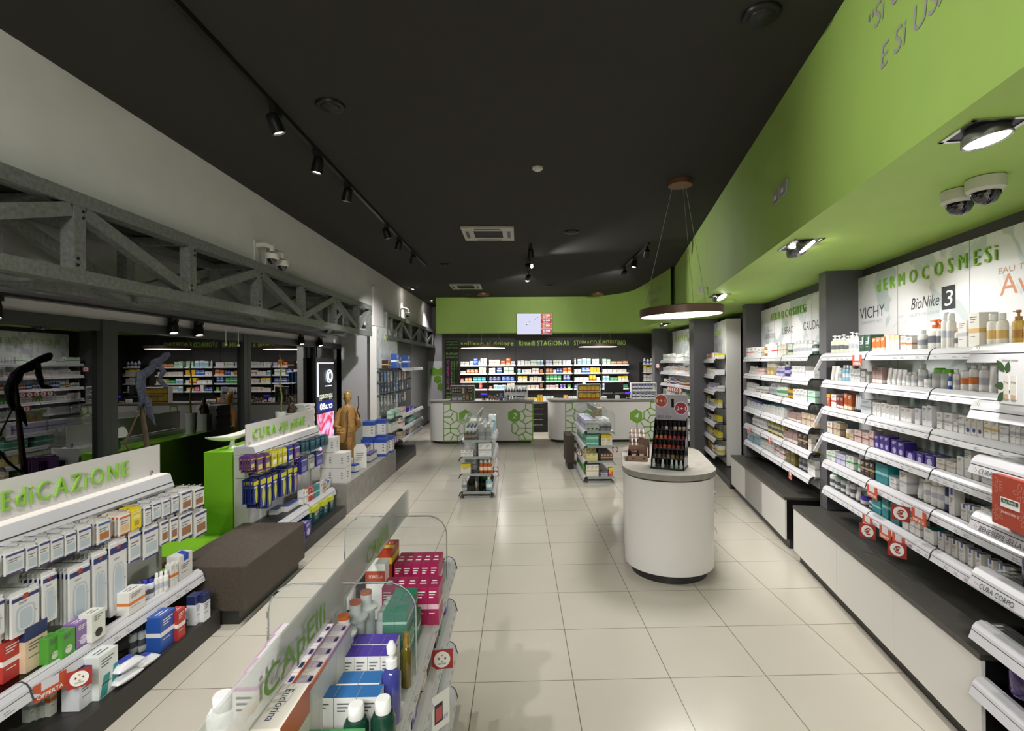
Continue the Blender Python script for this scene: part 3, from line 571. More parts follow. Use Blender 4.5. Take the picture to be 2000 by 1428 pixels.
# writing on the bulkhead
SILV = mat('grey_letters', '#A9A7A9', 0.5)
xd = tuple(-v for v in (math.sin(ANG), math.cos(ANG), 0))
def wq(s_): p = RP(s_, -.603); return p
t = MB()
for body, s_, z, sz in (('\u201cSi USA', -2.60, 3.455, .105), ('E Si USA', -2.72, 3.24, .105)):
    p = wq(s_); t.text(body, SILV, (p[0], p[1], z), xd, (0, 0, 1), sz, None, 'L', slant=.15)
tag(t.obj('wall_lettering'), 'grey slanted quotation lettering high on the green bulkhead', 'lettering')
t = MB()
for body, z in (('prevenire \u00e8 meglio', 3.47), ('che curare', 3.28)):
    t.text(body, SILV, (2.996, 11.75, z), (0, -1, 0), (0, 0, 1), .10, 1.15 if z > 3.4 else .8, 'L', slant=.15)
tag(t.obj('wall_lettering'), 'small grey slanted lettering on the far straight part of bulkhead', 'lettering')

# ------------------------------------------------------------------ windows in the left bay
for i, (y0, y1) in enumerate(((-1.0, 1.5), (1.64, 4.36), (4.52, 6.56), (6.73, 8.83), (8.93, 10.1))):
    FR = mat('window_frame_grey', '#2E2F31', 0.45)
    f = MB()
    for a, c in ((y0 - .079, y0), (y1, y1 + .079)): f.box(-3.56, -3.46, a, c, 0, 2.335, FR)
    f.box(-3.55, -3.47, y0, y1, 2.24, 2.334, FR); f.box(-3.55, -3.47, y0, y1, 0, .12, FR)
    o = struct(f.obj(f'window_{i + 1}'))
    g = MB().box(-3.52, -3.505, y0 + .002, y1 - .002, .122, 2.238, WINGL).obj('pane', o)
struct(MB().box(-12, -3.62, -8, 22, -.06, -.02, mat('asphalt_outside', '#1B1B1C', 0.9)).obj('exterior_ground'))
# lit advertising totem outside
tt = empty('advertising_totem', (-3.40, 9.12, .297)); tag(tt, 'slim lit advertising totem against the window, behind the carved statue', 'advertising totem')
MB().box(-.055, 0, -.43, .43, 0, 1.76, BLACK).obj('housing', tt)
def pink_screen():
    m, nt, bb = node_mat('pink_screen', 0.3)
    tc = nt.nodes.new('ShaderNodeTexCoord'); n = nt.nodes.new('ShaderNodeTexNoise'); n.inputs['Scale'].default_value = 3.0; n.inputs['Distortion'].default_value = 2.5
    r = nt.nodes.new('ShaderNodeValToRGB'); r.color_ramp.elements[0].color = lin('#E23A5E'); r.color_ramp.elements[1].color = lin('#E6C8F4')
    r.color_ramp.elements[0].position = .4; r.color_ramp.elements[1].position = .6
    nt.links.new(tc.outputs['Object'], n.inputs[0]); nt.links.new(n.outputs[0], r.inputs[0]); nt.links.new(r.outputs[0], bb.inputs['Emission Color']); bb.inputs['Emission Strength'].default_value = 1.1
    bb.inputs['Base Color'].default_value = (0, 0, 0, 1)
    return m
MB().box(0, .006, -.38, .38, .03, .80, pink_screen()).obj('picture_screen', tt)
NEON = glow('neon_white', '#E8F0FF', 2.2)
BLUEG = glow('neon_blue', '#5A78FF', 2.5)
l = MB()
l.box(.0, .004, -.38, .38, .82, 1.02, glow('blue_halo', '#2A3AC0', .35))
l.text('appesseqq', glow('neon_cream', '#EDF2D8', 1.3), (.012, .0, 1.06), (0, -1, 0), (0, 0, 1), .11, .60, 'C'); l.text('cr.s80', NEON, (.012, .0, .87), (0, -1, 0), (0, 0, 1), .11, .58, 'C', bold=.02)
l.box(.0, .012, -.36, -.345, 1.1, 1.68, NEON); l.box(.0, .012, -.36, .36, 1.67, 1.682, NEON)
l.tube([(.012, .16 + .13 * math.cos(a * PI / 10), 1.44 + .11 * math.sin(a * PI / 10)) for a in range(0, 21)], .010, NEON, 6)
l.tube([(.012, .18 + .07 * math.cos(a * PI / 10), 1.44 + .07 * math.sin(a * PI / 10)) for a in range(3, 18)], .008, NEON, 6)
l.box(.0, .011, -.02, .26, 1.262, 1.275, NEON)
l.obj('neon_lettering', tt)

# ------------------------------------------------------------------ steel trusses
def truss(y0, y1, ys, label, up_first, xr=-3.28):
    r = empty('steel_truss', (-2.72, y0, 2.46)); tag(r, label, 'truss')
    def L(p): return (p[0] + 2.72, p[1] - y0, p[2] - 2.46)
    def m_(nm, a, c, w_, h_, up=(0, 0, 1)): MB().bar(L(a), L(c), w_, h_, STEEL, up).obj(nm, r)
    zt, zb = 2.985, 2.505
    for x in (-2.77, xr):
        m_('chord', (x, y0, zt), (x, y1, zt), .10, .085); m_('chord', (x, y0, zb), (x, y1, zb), .10, .085)
        for i, y in enumerate(ys):
            b = MB().bar(L((x, y, zb + .04)), L((x, y, zt - .04)), .085, .085, STEEL, (0, 1, 0))
            if x == -2.77:
                for z in (zb + .07, zb + .11, zt - .11, zt - .07): c_ = L((x + .0425, y + (.02 if z > 2.7 else -.02), z)); b.box(c_[0] - .002, c_[0] + .006, c_[1] - .008, c_[1] + .008, c_[2] - .008, c_[2] + .008, BLACKM)
            b.obj('upright', r)
        for i in range(len(ys) - 1):
            top_first = (i % 2 == 0) == up_first
            a, c = (zt - .07, zb + .07) if top_first else (zb + .07, zt - .07)
            m_('diagonal', (x + .002, ys[i] + .05, a), (x + .002, ys[i + 1] - .05, c), .07, .085)
    for i, y in enumerate(ys):
        for z in (zt - .001, zb + .001): m_('cross_bar', (-2.82, y, z), (xr + .05, y, z), .06, .06)
        if i < len(ys) - 1: m_('brace', (-2.82 if i % 2 else xr + .05, y + .04, zb - .01), (xr + .05 if i % 2 else -2.82, ys[i + 1] - .04, zb - .01), .05, .05)
truss(-.5, 9.62, [-.1, 1.03, 2.15, 3.27, 4.38, 5.50, 6.61, 7.74, 8.84, 9.56], 'long galvanised steel lattice truss running above the shop windows', False)
truss(10.72, 16.8, [10.78, 11.2, 12.1, 13.2, 14.3, 15.4, 16.5], 'shorter galvanised steel lattice truss beyond the white wall panel towards the counter', True, -2.93)

# ------------------------------------------------------------------ ceiling fittings
def dome_camera(loc, label, wall=False, rz=0, s=1.0):
    r = empty('dome_camera', loc, rz); tag(r, label, 'security camera', None)
    CW = mat('camera_white', '#D6D4CC', 0.4); b = MB()
    if wall:
        b.box(.0005, .012, -.05, .05, -.12, .12, CW); b.obj('wall_plate', r)
        MB().tube([(0, 0, .07), (.1, 0, .08), (.17, 0, .05), (.17, 0, .0)], .028, CW, 10).obj('arm', r)
        c = (.17, 0, -.02)
    else: c = (0, 0, 0)
    MB().lathe([(.062 * s, 0), (.068 * s, -.005), (.068 * s, -.05 * s), (.056 * s, -.062 * s)], CW, 24, c).obj('housing', r)
    MB().lathe([(.052 * s, -.06 * s), (.05 * s, -.075 * s), (.036 * s, -.1 * s), (.016 * s, -.112 * s), (.0001, -.114 * s)], mat('smoked_dome', '#101014', 0.08, coat=1.0), 20, c).obj('dome', r)
dome_camera((2.205, 2.50, SZ), 'white dome security camera under the green soffit, the further and lower of the pair', s=1.12)
dome_camera((2.18, 2.33, SZ), 'white dome security camera under the green soffit, the nearer of the pair', s=1.12)
dome_camera((-2.83, 5.62, 3.17), 'white dome camera on wall arm above long truss, nearer of two', True)
dome_camera((-2.83, 5.86, 3.14), 'white dome camera on wall arm above long truss, further of two', True)
dome_camera((-2.83, 12.4, 3.2), 'single white dome camera on the wall above the shorter truss', True)

def downlight(loc, s, label, tilt_to, watts, two=False, rz=0.0, size=75):
    r = empty('recessed_downlight', loc, rz); tag(r, label, 'recessed downlight')
    b = MB(); w_ = .10; ln = .10 if not two else .19
    o_, i_ = .018, 0
    b.box(-w_, w_, -ln, -ln + .016, -.006, 0, CHROME); b.box(-w_, w_, ln - .016, ln, -.006, 0, CHROME); b.box(-w_, -w_ + .016, -ln, ln, -.006, 0, CHROME); b.box(w_ - .016, w_, -ln, ln, -.006, 0, CHROME)
    b.box(-w_ + .01, w_ - .01, -ln + .01, ln - .01, -.003, -.001, BLACKM)
    b.obj('frame', r)
    for k, y in enumerate((-.09, .09) if two else (0,)):
        wl = Vector(loc) + Vector((-y * math.sin(rz), y * math.cos(rz), 0))
        tgt = tilt_to[k] if isinstance(tilt_to, list) else tilt_to
        d = (Vector(tgt) - wl).normalized()
        dl = Matrix.Rotation(-rz, 3, 'Z') @ d
        q = (-dl).to_track_quat('Z', 'Y').to_matrix().to_4x4()
        Mx = Matrix.Translation(Vector((0, y, -.012))) @ q
        h = MB().lathe([(.05, .03), (.072, .0), (.078, -.03), (.074, -.035), (.06, -.02)], mat('lamp_silver', '#9A9A9C', 0.25, metal=.8), 24, M=Mx, cap=False).obj('reflector', r)
        MB().lathe([(.066, -.031), (.0001, -.036)], LAMP, 20, M=Mx, cap=False).obj('lens', r)
        spot_light(tuple(wl + d * .075), tgt, watts, size, .7, WHITE, .05)
downlight((1.72, 1.84, SZ), 1, 'near recessed downlight glowing in the green soffit beside the dome cameras', [RP(-3.3, .05, .0)], 95, False, -ANG, 95)
downlight((2.05, 3.67, SZ), 1, 'double recessed downlight in the green soffit above the near skincare wall', [RP(-1.7, .46, 1.55), RP(-.4, .46, 1.5)], 50, True, -ANG, 95)
downlight((2.57, 6.49, SZ), 1, 'double recessed downlight in the green soffit above the second skincare wall', [RP(.9, .3, 1.45), RP(2.2, .3, 1.4)], 44, True, -ANG, 95)
downlight((2.86, 8.6, SZ), 1, 'recessed downlight in soffit above the yellow remedies wall, behind the ring lamp', [RP(4.2, .2, 1.3), RP(5.6, .2, 1.1)], 34, True, -ANG, 95)
downlight((3.2, 11.2, SZ), 1, 'small double recessed downlight in the soffit just below the ring lamp', [(3.75, 11.0, 1.3), (3.75, 12.2, 1.2)], 34, True, 0, 95)
downlight((-2.55, 12.5, CZ), 1, 'recessed downlight in the dark ceiling washing the white wall, nearer one', (-2.86, 12.6, 2.4), 60, False, 0, 60)
downlight((-2.55, 15.2, CZ), 1, 'recessed downlight in the dark ceiling above the corridor, further one', (-2.65, 16.6, 1.0), 130, False, 0, 80)

def track(x, y0, y1, label):
    o = MB().box(-.018, .018, 0, y1 - y0, -.035, 0, BLACK).obj('light_track', loc=(x, y0, CZ)); tag(o, label, 'light track')
def track_spot(loc, tgt, label, watts, size=60, on=True, drop=.11):
    r = empty('track_spotlight', loc); tag(r, label, 'track spotlight')
    d = (Vector(tgt) - Vector(loc)).normalized()
    MB().box(-.02, .02, -.055, .055, -.04, 0, BLACK).tube([(0, 0, -.03), (0, 0, -drop + .03)], .012, BLACK, 8).obj('adapter', r)
    q = (-d).to_track_quat('Z', 'Y').to_matrix().to_4x4()
    Mx = Matrix.Translation(Vector((0, 0, -drop))) @ q
    MB().lathe([(.03, .08), (.04, .07), (.046, .02), (.048, -.06), (.04, -.06), (.036, -.045)], BLACKM, 20, M=Mx).obj('lamp_head', r)
    if on:
        MB().lathe([(.036, -.047), (.0001, -.047)], LAMP, 16, M=Mx, cap=False).obj('lens', r)
        spot_light(tuple(Vector(loc) + Vector((0, 0, -drop)) + d * .07), tgt, watts, size, .75, WARM, .04)
track(-1.72, -2.0, 9.6, 'long black light track along the dark ceiling beside the white wall')
for i, (y, tgt, wt) in enumerate(((-.9, (-2.0, .5, .3), 120), (.9, (-.3, 1.9, .4), 170), (2.3, (-2.2, 2.6, .3), 150), (3.70, (-.5, 4.6, 0), 200), (4.46, (-2.3, 4.5, .3), 150), (5.23, (-2.4, 5.6, .6), 150), (6.78, (-.6, 7.5, .3), 190), (7.45, (-2.5, 7.9, .6), 230), (8.44, (-2.75, 10.5, 1.5), 320))):
    track_spot((-1.72, y, CZ - .035), tgt, f'{ordw(i)} track spotlight from the near end, on the long ceiling track', wt, 68)
track(.20, 7.9, 10.4, 'short black light track in the middle of the dark ceiling')
for i, (y, tgt, wt) in enumerate(((8.0, (.3, 8.9, 0), 170), (9.0, RP(2.05, -.6, 3.1), 120), (10.2, (-.5, 14.6, 2.9), 150))):
    track_spot((.20, y, CZ - .035), tgt, f'{ordw(i)} spotlight from the near end, on the short middle ceiling track', wt, 62)
track(2.02, 7.85, 9.9, 'short black light track beside the green bulkhead, behind the pendant wires')
for i, (y, tgt, wt) in enumerate(((8.0, (2.2, 12.3, .8), 230), (8.85, (1.3, 8.6, .5), 150), (9.7, (1.9, 14.5, 2.9), 140))):
    track_spot((2.02, y, CZ - .035), tgt, f'{ordw(i)} spotlight from the near end, on the track beside the bulkhead', wt, 62)
# unseen fill lights added behind the camera to brighten surfaces facing it
disc_light((-1.2, -2.2, 3.6), 1.2, 200, WHITE); disc_light((.2, -2.6, 3.6), 1.2, 200, WHITE)
spot_light((-1.72, 2.0, 3.6), RP(-3.4, -.6, 3.3), 225, 62, 1.0, WARM, .05)  # beam from the long ceiling track onto the green bulkhead
spot_light((-1.0, -.8, 3.45), (-2.83, 2.6, 2.7), 190, 80, 1.0, WHITE, .1)  # added wash without a fitting, brightens the white left wall

def ring_lamp(x, y, z, R, label, watts, tilt=0.0):
    r = empty('ring_pendant_lamp', (x, y, z)); tag(r, label, 'pendant lamp')
    BR = mat('bronze_ring', '#6A5446', 0.4, metal=.4)
    Mx = Matrix.Rotation(tilt, 4, 'Y')
    MB().lathe([(R - .02, -.035), (R, -.035), (R, .04), (R - .012, .045), (.0001, .045)], BR, 64, M=Mx, cap=False).obj('ring_housing', r)
    MB().lathe([(R - .018, -.036), (.0001, -.036)], RING, 64, M=Mx, cap=False).obj('diffuser', r)
    MB().lathe([(.12 if R < .5 else .17, CZ - z - .05), (.12 if R < .5 else .17, CZ - z)], mat('canopy_copper', '#7A5236', 0.45, metal=.3), 32).obj('canopy', r)
    for k, a in enumerate((.5, 2.6, 4.7)):
        MB().tube([(.08 * math.cos(a), .08 * math.sin(a), CZ - z - .05), (R * .93 * math.cos(a), R * .93 * math.sin(a), .04)], .0022, mat('steel_wire', '#B9B9AE', 0.4, metal=.3), 5).obj('suspension_wire', r)
    disc_light((x, y, z - .045), R * 1.9, watts)
ring_lamp(1.66, 5.19, 2.46, .415, 'large bronze ring pendant lamp hanging above the round-ended island counter', 60, -.04)
ring_lamp(-.94, 13.65, 2.385, .60, 'bronze ring pendant lamp hanging over the service counter with numbers 1 and 2', 48)
ring_lamp(2.11, 13.60, 2.405, .52, 'bronze ring pendant lamp hanging over the service counter with number 4', 48)

def cassette(x, y, label):
    r = empty('air_conditioner', (x, y, CZ)); tag(r, label, 'air conditioner'); b = MB(); CW = mat('ac_white', '#B5B3AC', 0.5)
    a, c = .36, .20
    b.box(-a, a, -a, -c, -.03, 0, CW); b.box(-a, a, c, a, -.03, 0, CW); b.box(-a, -c, -c, c, -.03, 0, CW); b.box(c, a, -c, c, -.03, 0, CW)
    b.obj('fascia', r, .006)
    g = MB().box(-c, c, -c, c, -.022, -.002, BLACK)
    for i in range(9): g.box(-c, c, -c + .02 + i * .045, -c + .026 + i * .045, -.026, -.022, mat('grille_grey', '#3A3A38', .5))
    g.obj('intake_grille', r)
    for dx, dy, sx, sy in ((0, -.29, .18, .022), (0, .29, .18, .022), (-.29, 0, .022, .18), (.29, 0, .022, .18)):
        MB().box(dx - sx, dx + sx, dy - sy, dy + sy, -.034, -.030, BLACK).obj('louvre', r)
cassette(-.415, 7.28, 'white ceiling cassette air conditioner, the nearer and larger-looking of two')
cassette(-1.25, 12.3, 'white ceiling cassette air conditioner, the further one near the green bulkhead')
def speaker(x, y, z, label, m=BLACKM, rr=.10, cat='ceiling speaker', nm='ceiling_speaker'):
    r = empty(nm, (x, y, z)); tag(r, label, cat)
    MB().lathe([(rr, 0), (rr, -.01), (rr * .95, -.02), (rr * .72, -.022)], m, 28).obj('rim', r)
    MB().lathe([(rr * .72, -.018), (rr * .66, -.03), (rr * .3, -.038), (.0001, -.04)], m, 24, cap=False).obj('grille', r)
for i, (x, y) in enumerate(((1.30, 2.69), (-1.33, 3.69), (.754, 7.2), (-1.36, 9.58), (.74, 12.2), (-1.36, 13.6))):
    speaker(x, y, CZ, ['round black ceiling speaker beside the green bulkhead, above the quotation lettering', 'round black ceiling speaker beside the long light track', 'round black ceiling speaker just beyond the nearer air conditioner', 'small round black ceiling speaker between the two air conditioners', 'small round black ceiling speaker behind the middle spotlights', 'small round black ceiling speaker next to the far air conditioner'][i])
WD = mat('detector_white', '#C9C6BE', 0.5)
speaker(.19, 4.845, CZ, 'small white smoke detector on the dark ceiling, the nearer one', WD, .05, 'smoke detector', 'smoke_detector')
speaker(.207, 11.5, CZ, 'small white smoke detector on the dark ceiling behind the middle spotlights', WD, .05, 'smoke detector', 'smoke_detector')
speaker(2.93, 7.03, SZ, 'round green-painted speaker in the soffit above the second skincare wall', GREEN, .09)
# plates and small cctv on the bulkhead face
for i, s_ in enumerate((-1.265, -1.425)):
    p = RP(s_, -.602); r = MB().box(-.06, .06, -.012, 0, -.045, .045, mat('socket_grey', '#A5A4A2', .4)); r.box(-.035, .0, -.015, -.012, -.02, .005, WHITE_P); r.box(-.04, .04, -.0135, -.012, -.034, -.03, PRINT)
    o = r.obj('socket_plate', loc=(p[0], p[1], 3.15 if i else 3.145), rz=RF[1]); tag(o, ['grey socket plate on the green bulkhead, further of the pair', 'grey socket plate on the green bulkhead, nearer of the pair'][i], 'socket plate')
p = RP(1.6, -.602); r = empty('bullet_camera', (p[0], p[1], 2.87), RF[1]); tag(r, 'small white bullet camera fixed to the lower edge of the green bulkhead', 'security camera')
MB().tube([(0, -.06, .045), (0, -.085, -.045)], .028, WHITE_P, 14).obj('body', r); MB().box(-.015, .015, -.06, 0, .02, .04, WHITE_P).obj('mount', r)
# black spots along the window head
for i, y in enumerate((3.44, 5.19, 5.6, 8.2, 8.96)):
    track_spot((-3.43, y, 2.42), (-3.0, y - .3, .4), f'{ordw(i)} black spotlight from the near end, hanging before the window head', 26, 70, True, .10)
tag(MB().box(-.07, .015, 0, 6.6, -.02, .0, BLACK).obj('light_track', loc=(-3.43, 2.6, 2.44)), 'black light track fixed above the window head', 'light track')
for i, y in enumerate((6.12, 6.39)):
    r = empty('hanging_hook', (-3.44, y, 2.2)); tag(r, ['white hook hanging before the window head, nearer of two', 'white hook hanging before the window head, further of two'][i], 'hook')
    MB().tube([(-.06, 0, .2), (0, 0, .19), (0, .0, .0)], .006, WHITE_P, 6).obj('cord', r); MB().ball((0, 0, -.01), .018, WHITE_P, 10).obj('weight', r)

# ------------------------------------------------------------------ shelf parts
def rail(b, x0, x1, yf, z, text=None, text2=None, labels=True, tx=None, scale=1.0, clear=False):
    """price rail: curved top, dark groove, sloping label strip; yf = front line, z = shelf level"""
    k = scale
    m = RAIL
    prof = [(.05, .0), (.03, .004), (.012, -.004), (.0, -.02), (-.003, -.03), (.004, -.034), (.018, -.022), (.034, -.012), (.05, -.008)]
    b.extrude([(yf + p[0] * k, z + p[1] * k) for p in prof], x0, x1, m, 'x')
    b.extrude([(yf - .002 * k, z - .030 * k), (yf - .002 * k, z - .035 * k), (yf + .006 * k, z - .034 * k)], x0 + .002, x1 - .002, DARKL, 'x')
    strip = [(-.003, -.034), (-.014, -.064), (-.009, -.066), (.004, -.034)]
    b.extrude([(yf + p[0] * k, z + p[1] * k) for p in strip], x0, x1, m, 'x')
    b.extrude([(yf + p[0] * k, z + p[1] * k) for p in ((.05, .003), (.03, .007), (.011, -.002), (-.003, -.019), (-.017, -.065), (-.006, -.067), (.02, -.02), (.05, -.008))], x1, x1 + .005, DARKL, 'x')
    yd = Vector((0, .011, .03)).normalized()
    if labels:
        n = max(1, int((x1 - x0) / .085)); rnd = random.Random(int((x0 + z) * 1000))
        for i in range(n):
            if rnd.random() < .35: continue
            cx = x0 + (i + .5) * (x1 - x0) / n
            for u, wd in ((.008, .05), (.016, .03)):
                o = Vector((cx, yf - .0142 * k, z - .064 * k)) + yd * (u * k); e = yd * .0035
                b.quad(o, o + Vector((wd, 0, 0)), o + Vector((wd, 0, 0)) + e, o + e, PRINT)
    if text: b.text(text, mat('black_print', '#2C2C30', .6), (tx if tx is not None else (x0 + .06), yf - .0148 * k, z - .057 * k), (1, 0, 0), yd, .019 * k, None, 'L')
    if text2: b.text(text2, mat('black_print', '#2C2C30', .6), (tx if tx is not None else (x0 + .06), yf + .0035 * k, z - .019 * k), (1, 0, 0), Vector((0, .5, .8)), .017 * k, None, 'L')
def logo(b, x, y, z, r=.008):
    for i in range(4):
        a = i * PI / 2; b.add([(x + r * math.cos(a - .45), y, z + r * math.sin(a - .45)), (x + r * 1.15 * math.cos(a), y, z + r * 1.15 * math.sin(a)), (x + r * math.cos(a + .45), y, z + r * math.sin(a + .45)), (x + r * .55 * math.cos(a), y, z + r * .55 * math.sin(a))], [(0, 1, 2, 3)], mat('logo_gold', '#C8A84A', .5) if i % 2 else mat('logo_red', '#8E3A36', .5))
def shelves(root, zs, segs, yf, yb, xg=None, texts={}, seclabel=True):
    for i, z in enumerate(zs):
        x0, x1 = (xg or (segs[0][0], segs[-1][1]))
        sh = MB().box(x0, x1, yf + .02, yb, z - .009, z - .001, GLASS).obj('glass_shelf', root)
        for j, (a, c) in enumerate(segs):
            b = MB(); t = texts.get((i, j), (None, None)); rail(b, a + .004, c - .004, yf, z, t[0], t[1])
            b.obj('price_rail', sh)
        for a in [x0] + [s_[1] for s_ in segs[:-1]]:
            MB().box(a - .003 + .006, a + .009, yf + .05, yb, z - .035, z - .01, mat('bracket_grey', '#6A6A6C', .4, metal=.4)).obj('bracket', sh)
def letters(root, body, m, o, xd, yd, size, width, depth, name='letter', tight=.80, bold=-.008):
    """raised sign letters, one part each"""
    vs, fs = text_geo(body); x0 = min(v[0] for v in vs); x1 = max(v[0] for v in vs); kx = width / (x1 - x0); ky = size / .729
    o = Vector(o); X = Vector(xd)
    for i, ch in enumerate(body):
        if ch == ' ': continue
        pv, _ = text_geo(body[:i + 1]); xr = max(v[0] for v in pv)
        cv, _ = text_geo(ch); wch = max(v[0] for v in cv) - min(v[0] for v in cv)
        b = MB(); wl = wch * kx * tight; b.text(ch, m, o + X * ((xr - wch - x0) * kx - width / 2 + (wch * kx - wl) / 2), xd, yd, size, wl, 'L', depth, bold); b.obj(name, root)
# ------------------------------------------------------------------ near skincare wall
SHZ = (2.02, 1.78, 1.54, 1.30, 1.055, .815)
SW = ['top', 'second', 'third', 'fourth', 'fifth', 'bottom']
BRANDINK = mat('brand_ink', '#33353B', .6)
un = empty('wall_shelving', RP(0, 0), RF[1]); tag(un, 'near skincare wall unit with six glass shelves and white printed header board', 'shelving')
pb = MB()
pb.box(-.20, 3.4, .48, .515, .60, 2.72, BOARD)
for x in (.673, 1.52, 2.4): pb.box(x - .0025, x + .0025, .4785, .481, .60, 2.72, mat('board_joint', '#8E9294', .5))
pn = pb.obj('sign_board', un)
letters(pn, 'dERMOCOSMESi', SIGNG, (1.06, .479, 2.545), (1, 0, 0), (0, 0, 1), .105, 1.42, .012, tight=.60)
t = MB()
t.text('VICHY', BRANDINK, (.25, .4795, 2.335), size=.105, width=.44); t.text('LABORATOIRES', SILV, (.25, .4795, 2.285), size=.025, width=.36)
t.obj('brand_lettering', pn); t = MB()
t.text('BioNike', BRANDINK, (1.03, .4795, 2.34), size=.09, width=.34, slant=.25); t.text('SALUTE E BELLESSERE', SILV, (1.03, .4795, 2.285), size=.022, width=.36)
t.box(1.235, 1.38, .4785, .4795, 2.30, 2.46, BRANDINK); t.text('3', PAPER, (1.305, .478, 2.325), size=.11, width=.08, slant=.2)
t.obj('brand_lettering', pn); t = MB()
t.text('EAU THERMALE', mat('avene_rose', '#B98474', .6), (2.02, .4795, 2.46), size=.035, width=.50); t.text('Av\u00e8ne', mat('avene_orange', '#D08A66', .6), (2.04, .4795, 2.33), size=.13, width=.52)
t.obj('brand_lettering', pn)
shelves(un, SHZ, [(.165, 1.0), (1.0, 1.79), (1.79, 3.0)], .10, .48, texts={(4, 2): ('', 'LA ROCHE-POSAY'), (5, 2): ('', 'BENESSERE dELLA PELLE'), (3, 2): ('', 'bionike'), (2, 2): ('', 'bionike')})
for i in (0, 2, 3):
    MB().extrude([(.028, -.02), (.004, -.008), (-.075, -.17), (-.048, -.18)], 0.15, .164, RAIL, 'x').obj('rail_end_card', un).location = (0, .10, SHZ[i])
for i, r_ in enumerate(UNIT_NEAR): stock(RF, r_, SHZ[i], .155, f'{SW[i]} shelf of near skincare wall', 'far', 'products on the near skincare wall', 'skincare_', -1)
# benches of the right-hand wall
def bench(s0, s1, w0, w1, joints, label):
    r = empty('storage_bench', RP((s0 + s1) / 2, w0), RF[1]); tag(r, label, 'storage bench'); h = (s1 - s0) / 2; mid = (s0 + s1) / 2
    d = w1 - w0
    top = mat('anthracite_top', '#45433F', .38, noise=(30, .1))
    MB().box(-h, h, -.006, d, .512, .54, top).obj('top', r, .003)
    MB().box(-h + .004, h - .004, .024, d, .10, .511, BLACKM).obj('carcass', r)
    js = [-h] + [-(j - mid) for j in joints] + [h]
    for a, c in zip(js, js[1:]): MB().box(a + .002, c - .002, 0, .02, .10, .508, WHITE_M).obj('front_panel', r, .002)
    MB().box(-h + .03, h - .02, .05, d, 0, .10, PLINTH).obj('plinth', r)
bench(-2.45, .156, -.05, .47, (-.83, -1.66), 'long low white-fronted bench with dark top under the near skincare wall')
bench(.46, 2.93, -.035, .36, (1.3, 2.1), 'low white-fronted bench with dark top under the second skincare wall')
# near end shelves
ue = empty('end_shelving', RP(-2.47, -.1), RF[1]); tag(ue, 'near end shelf unit with wide price rails carrying category names', 'shelving')
ez = (2.02, 1.758, 1.50, 1.236, .97, .711, .444)
tx = {0: (None, 'CURA CORPO'), 1: (None, 'CURA CORPO'), 2: ('CURA CORPO', None), 3: ('BENESSERE dELLA PELLE', 'CONFEZIONI REGALO'), 4: ('CURA CORPO', None)}
for i, z in enumerate(ez):
    sh = MB().box(0.01, .9, .03, .22 if z > .75 else .44, z - .009, z - .001, GLASS).obj('glass_shelf', ue)
    b = MB(); a = tx.get(i, (None, None)); rail(b, 0, .9, 0, z, a[0], a[1], False, .075, 1.25)
    if a[0]: logo(b, .055, -.017, z - .06, .009)
    if a[1]: logo(b, .055, -.002, z - .012, .009)
    b.obj('price_rail', sh)
MB().box(.0, .9, .44, .46, .02, .52, BLACKM).obj('back_panel', ue); MB().box(.88, .9, .03, .46, 0, 2.1, BLACKM).obj('upright', ue)
MB().box(.0, .9, .05, .44, 0.0, .09, PLINTH).obj('plinth', ue)
def card(name, w_, h_, body, loc, rz, label, cat, deco):
    r = MB().box(-w_ / 2, w_ / 2, 0, .004, 0, h_, body); deco(r, w_, h_); o = r.obj(name, loc=loc, rz=rz); tag(o, label, cat); return o
def deco_hib(r, w_, h_):
    for cx, cz, k in ((-.07, .17, 1), (.06, .16, 1.3), (-.07, .05, 1), (.075, .06, 1)):
        for a in range(5):
            t = a * 2 * PI / 5 + cx * 9; L_ = .035 * k
            pts = [(cx + L_ * u * math.cos(t) - v * math.sin(t), -.001, cz + L_ * u * math.sin(t) + v * math.cos(t)) for u, v in ((.2, 0), (.6, .009 * k), (1, 0), (.6, -.009 * k))]
            for p, q in zip(pts, pts[1:] + pts[:1]):
                d = Vector(q) - Vector(p); n_ = Vector((-d.z, 0, d.x)).normalized() * .0007
                r.add([Vector(p) - n_, Vector(q) - n_, Vector(q) + n_, Vector(p) + n_], [(0, 1, 2, 3)], mat('pale_line', '#E0A898', .6))
    r.box(-.052, .052, -.002, 0, .085, .125, PAPER); r.box(-.047, .047, -.003, -.002, .104, .121, mat('klo_green', '#1E4A38', .5))
    r.text('KLORANE', PAPER, (0, -.0032, .107), size=.010, width=.07); r.text("FIORE D'IBISCO", PAPER, (0, -.001, .058), size=.010, width=.10)
HIB = mat('hibiscus_red', '#A93F2A', .5)
p = RP(-2.76, -.132); hb = MB().box(-.105, .105, 0, .03, 0, .215, HIB); deco_hib(hb, .21, .215)
tag(hb.obj('gift_box', loc=(p[0], p[1], 1.237), rz=RF[1]), 'red-orange gift box with flower line drawing hanging before the end shelf', 'gift box')
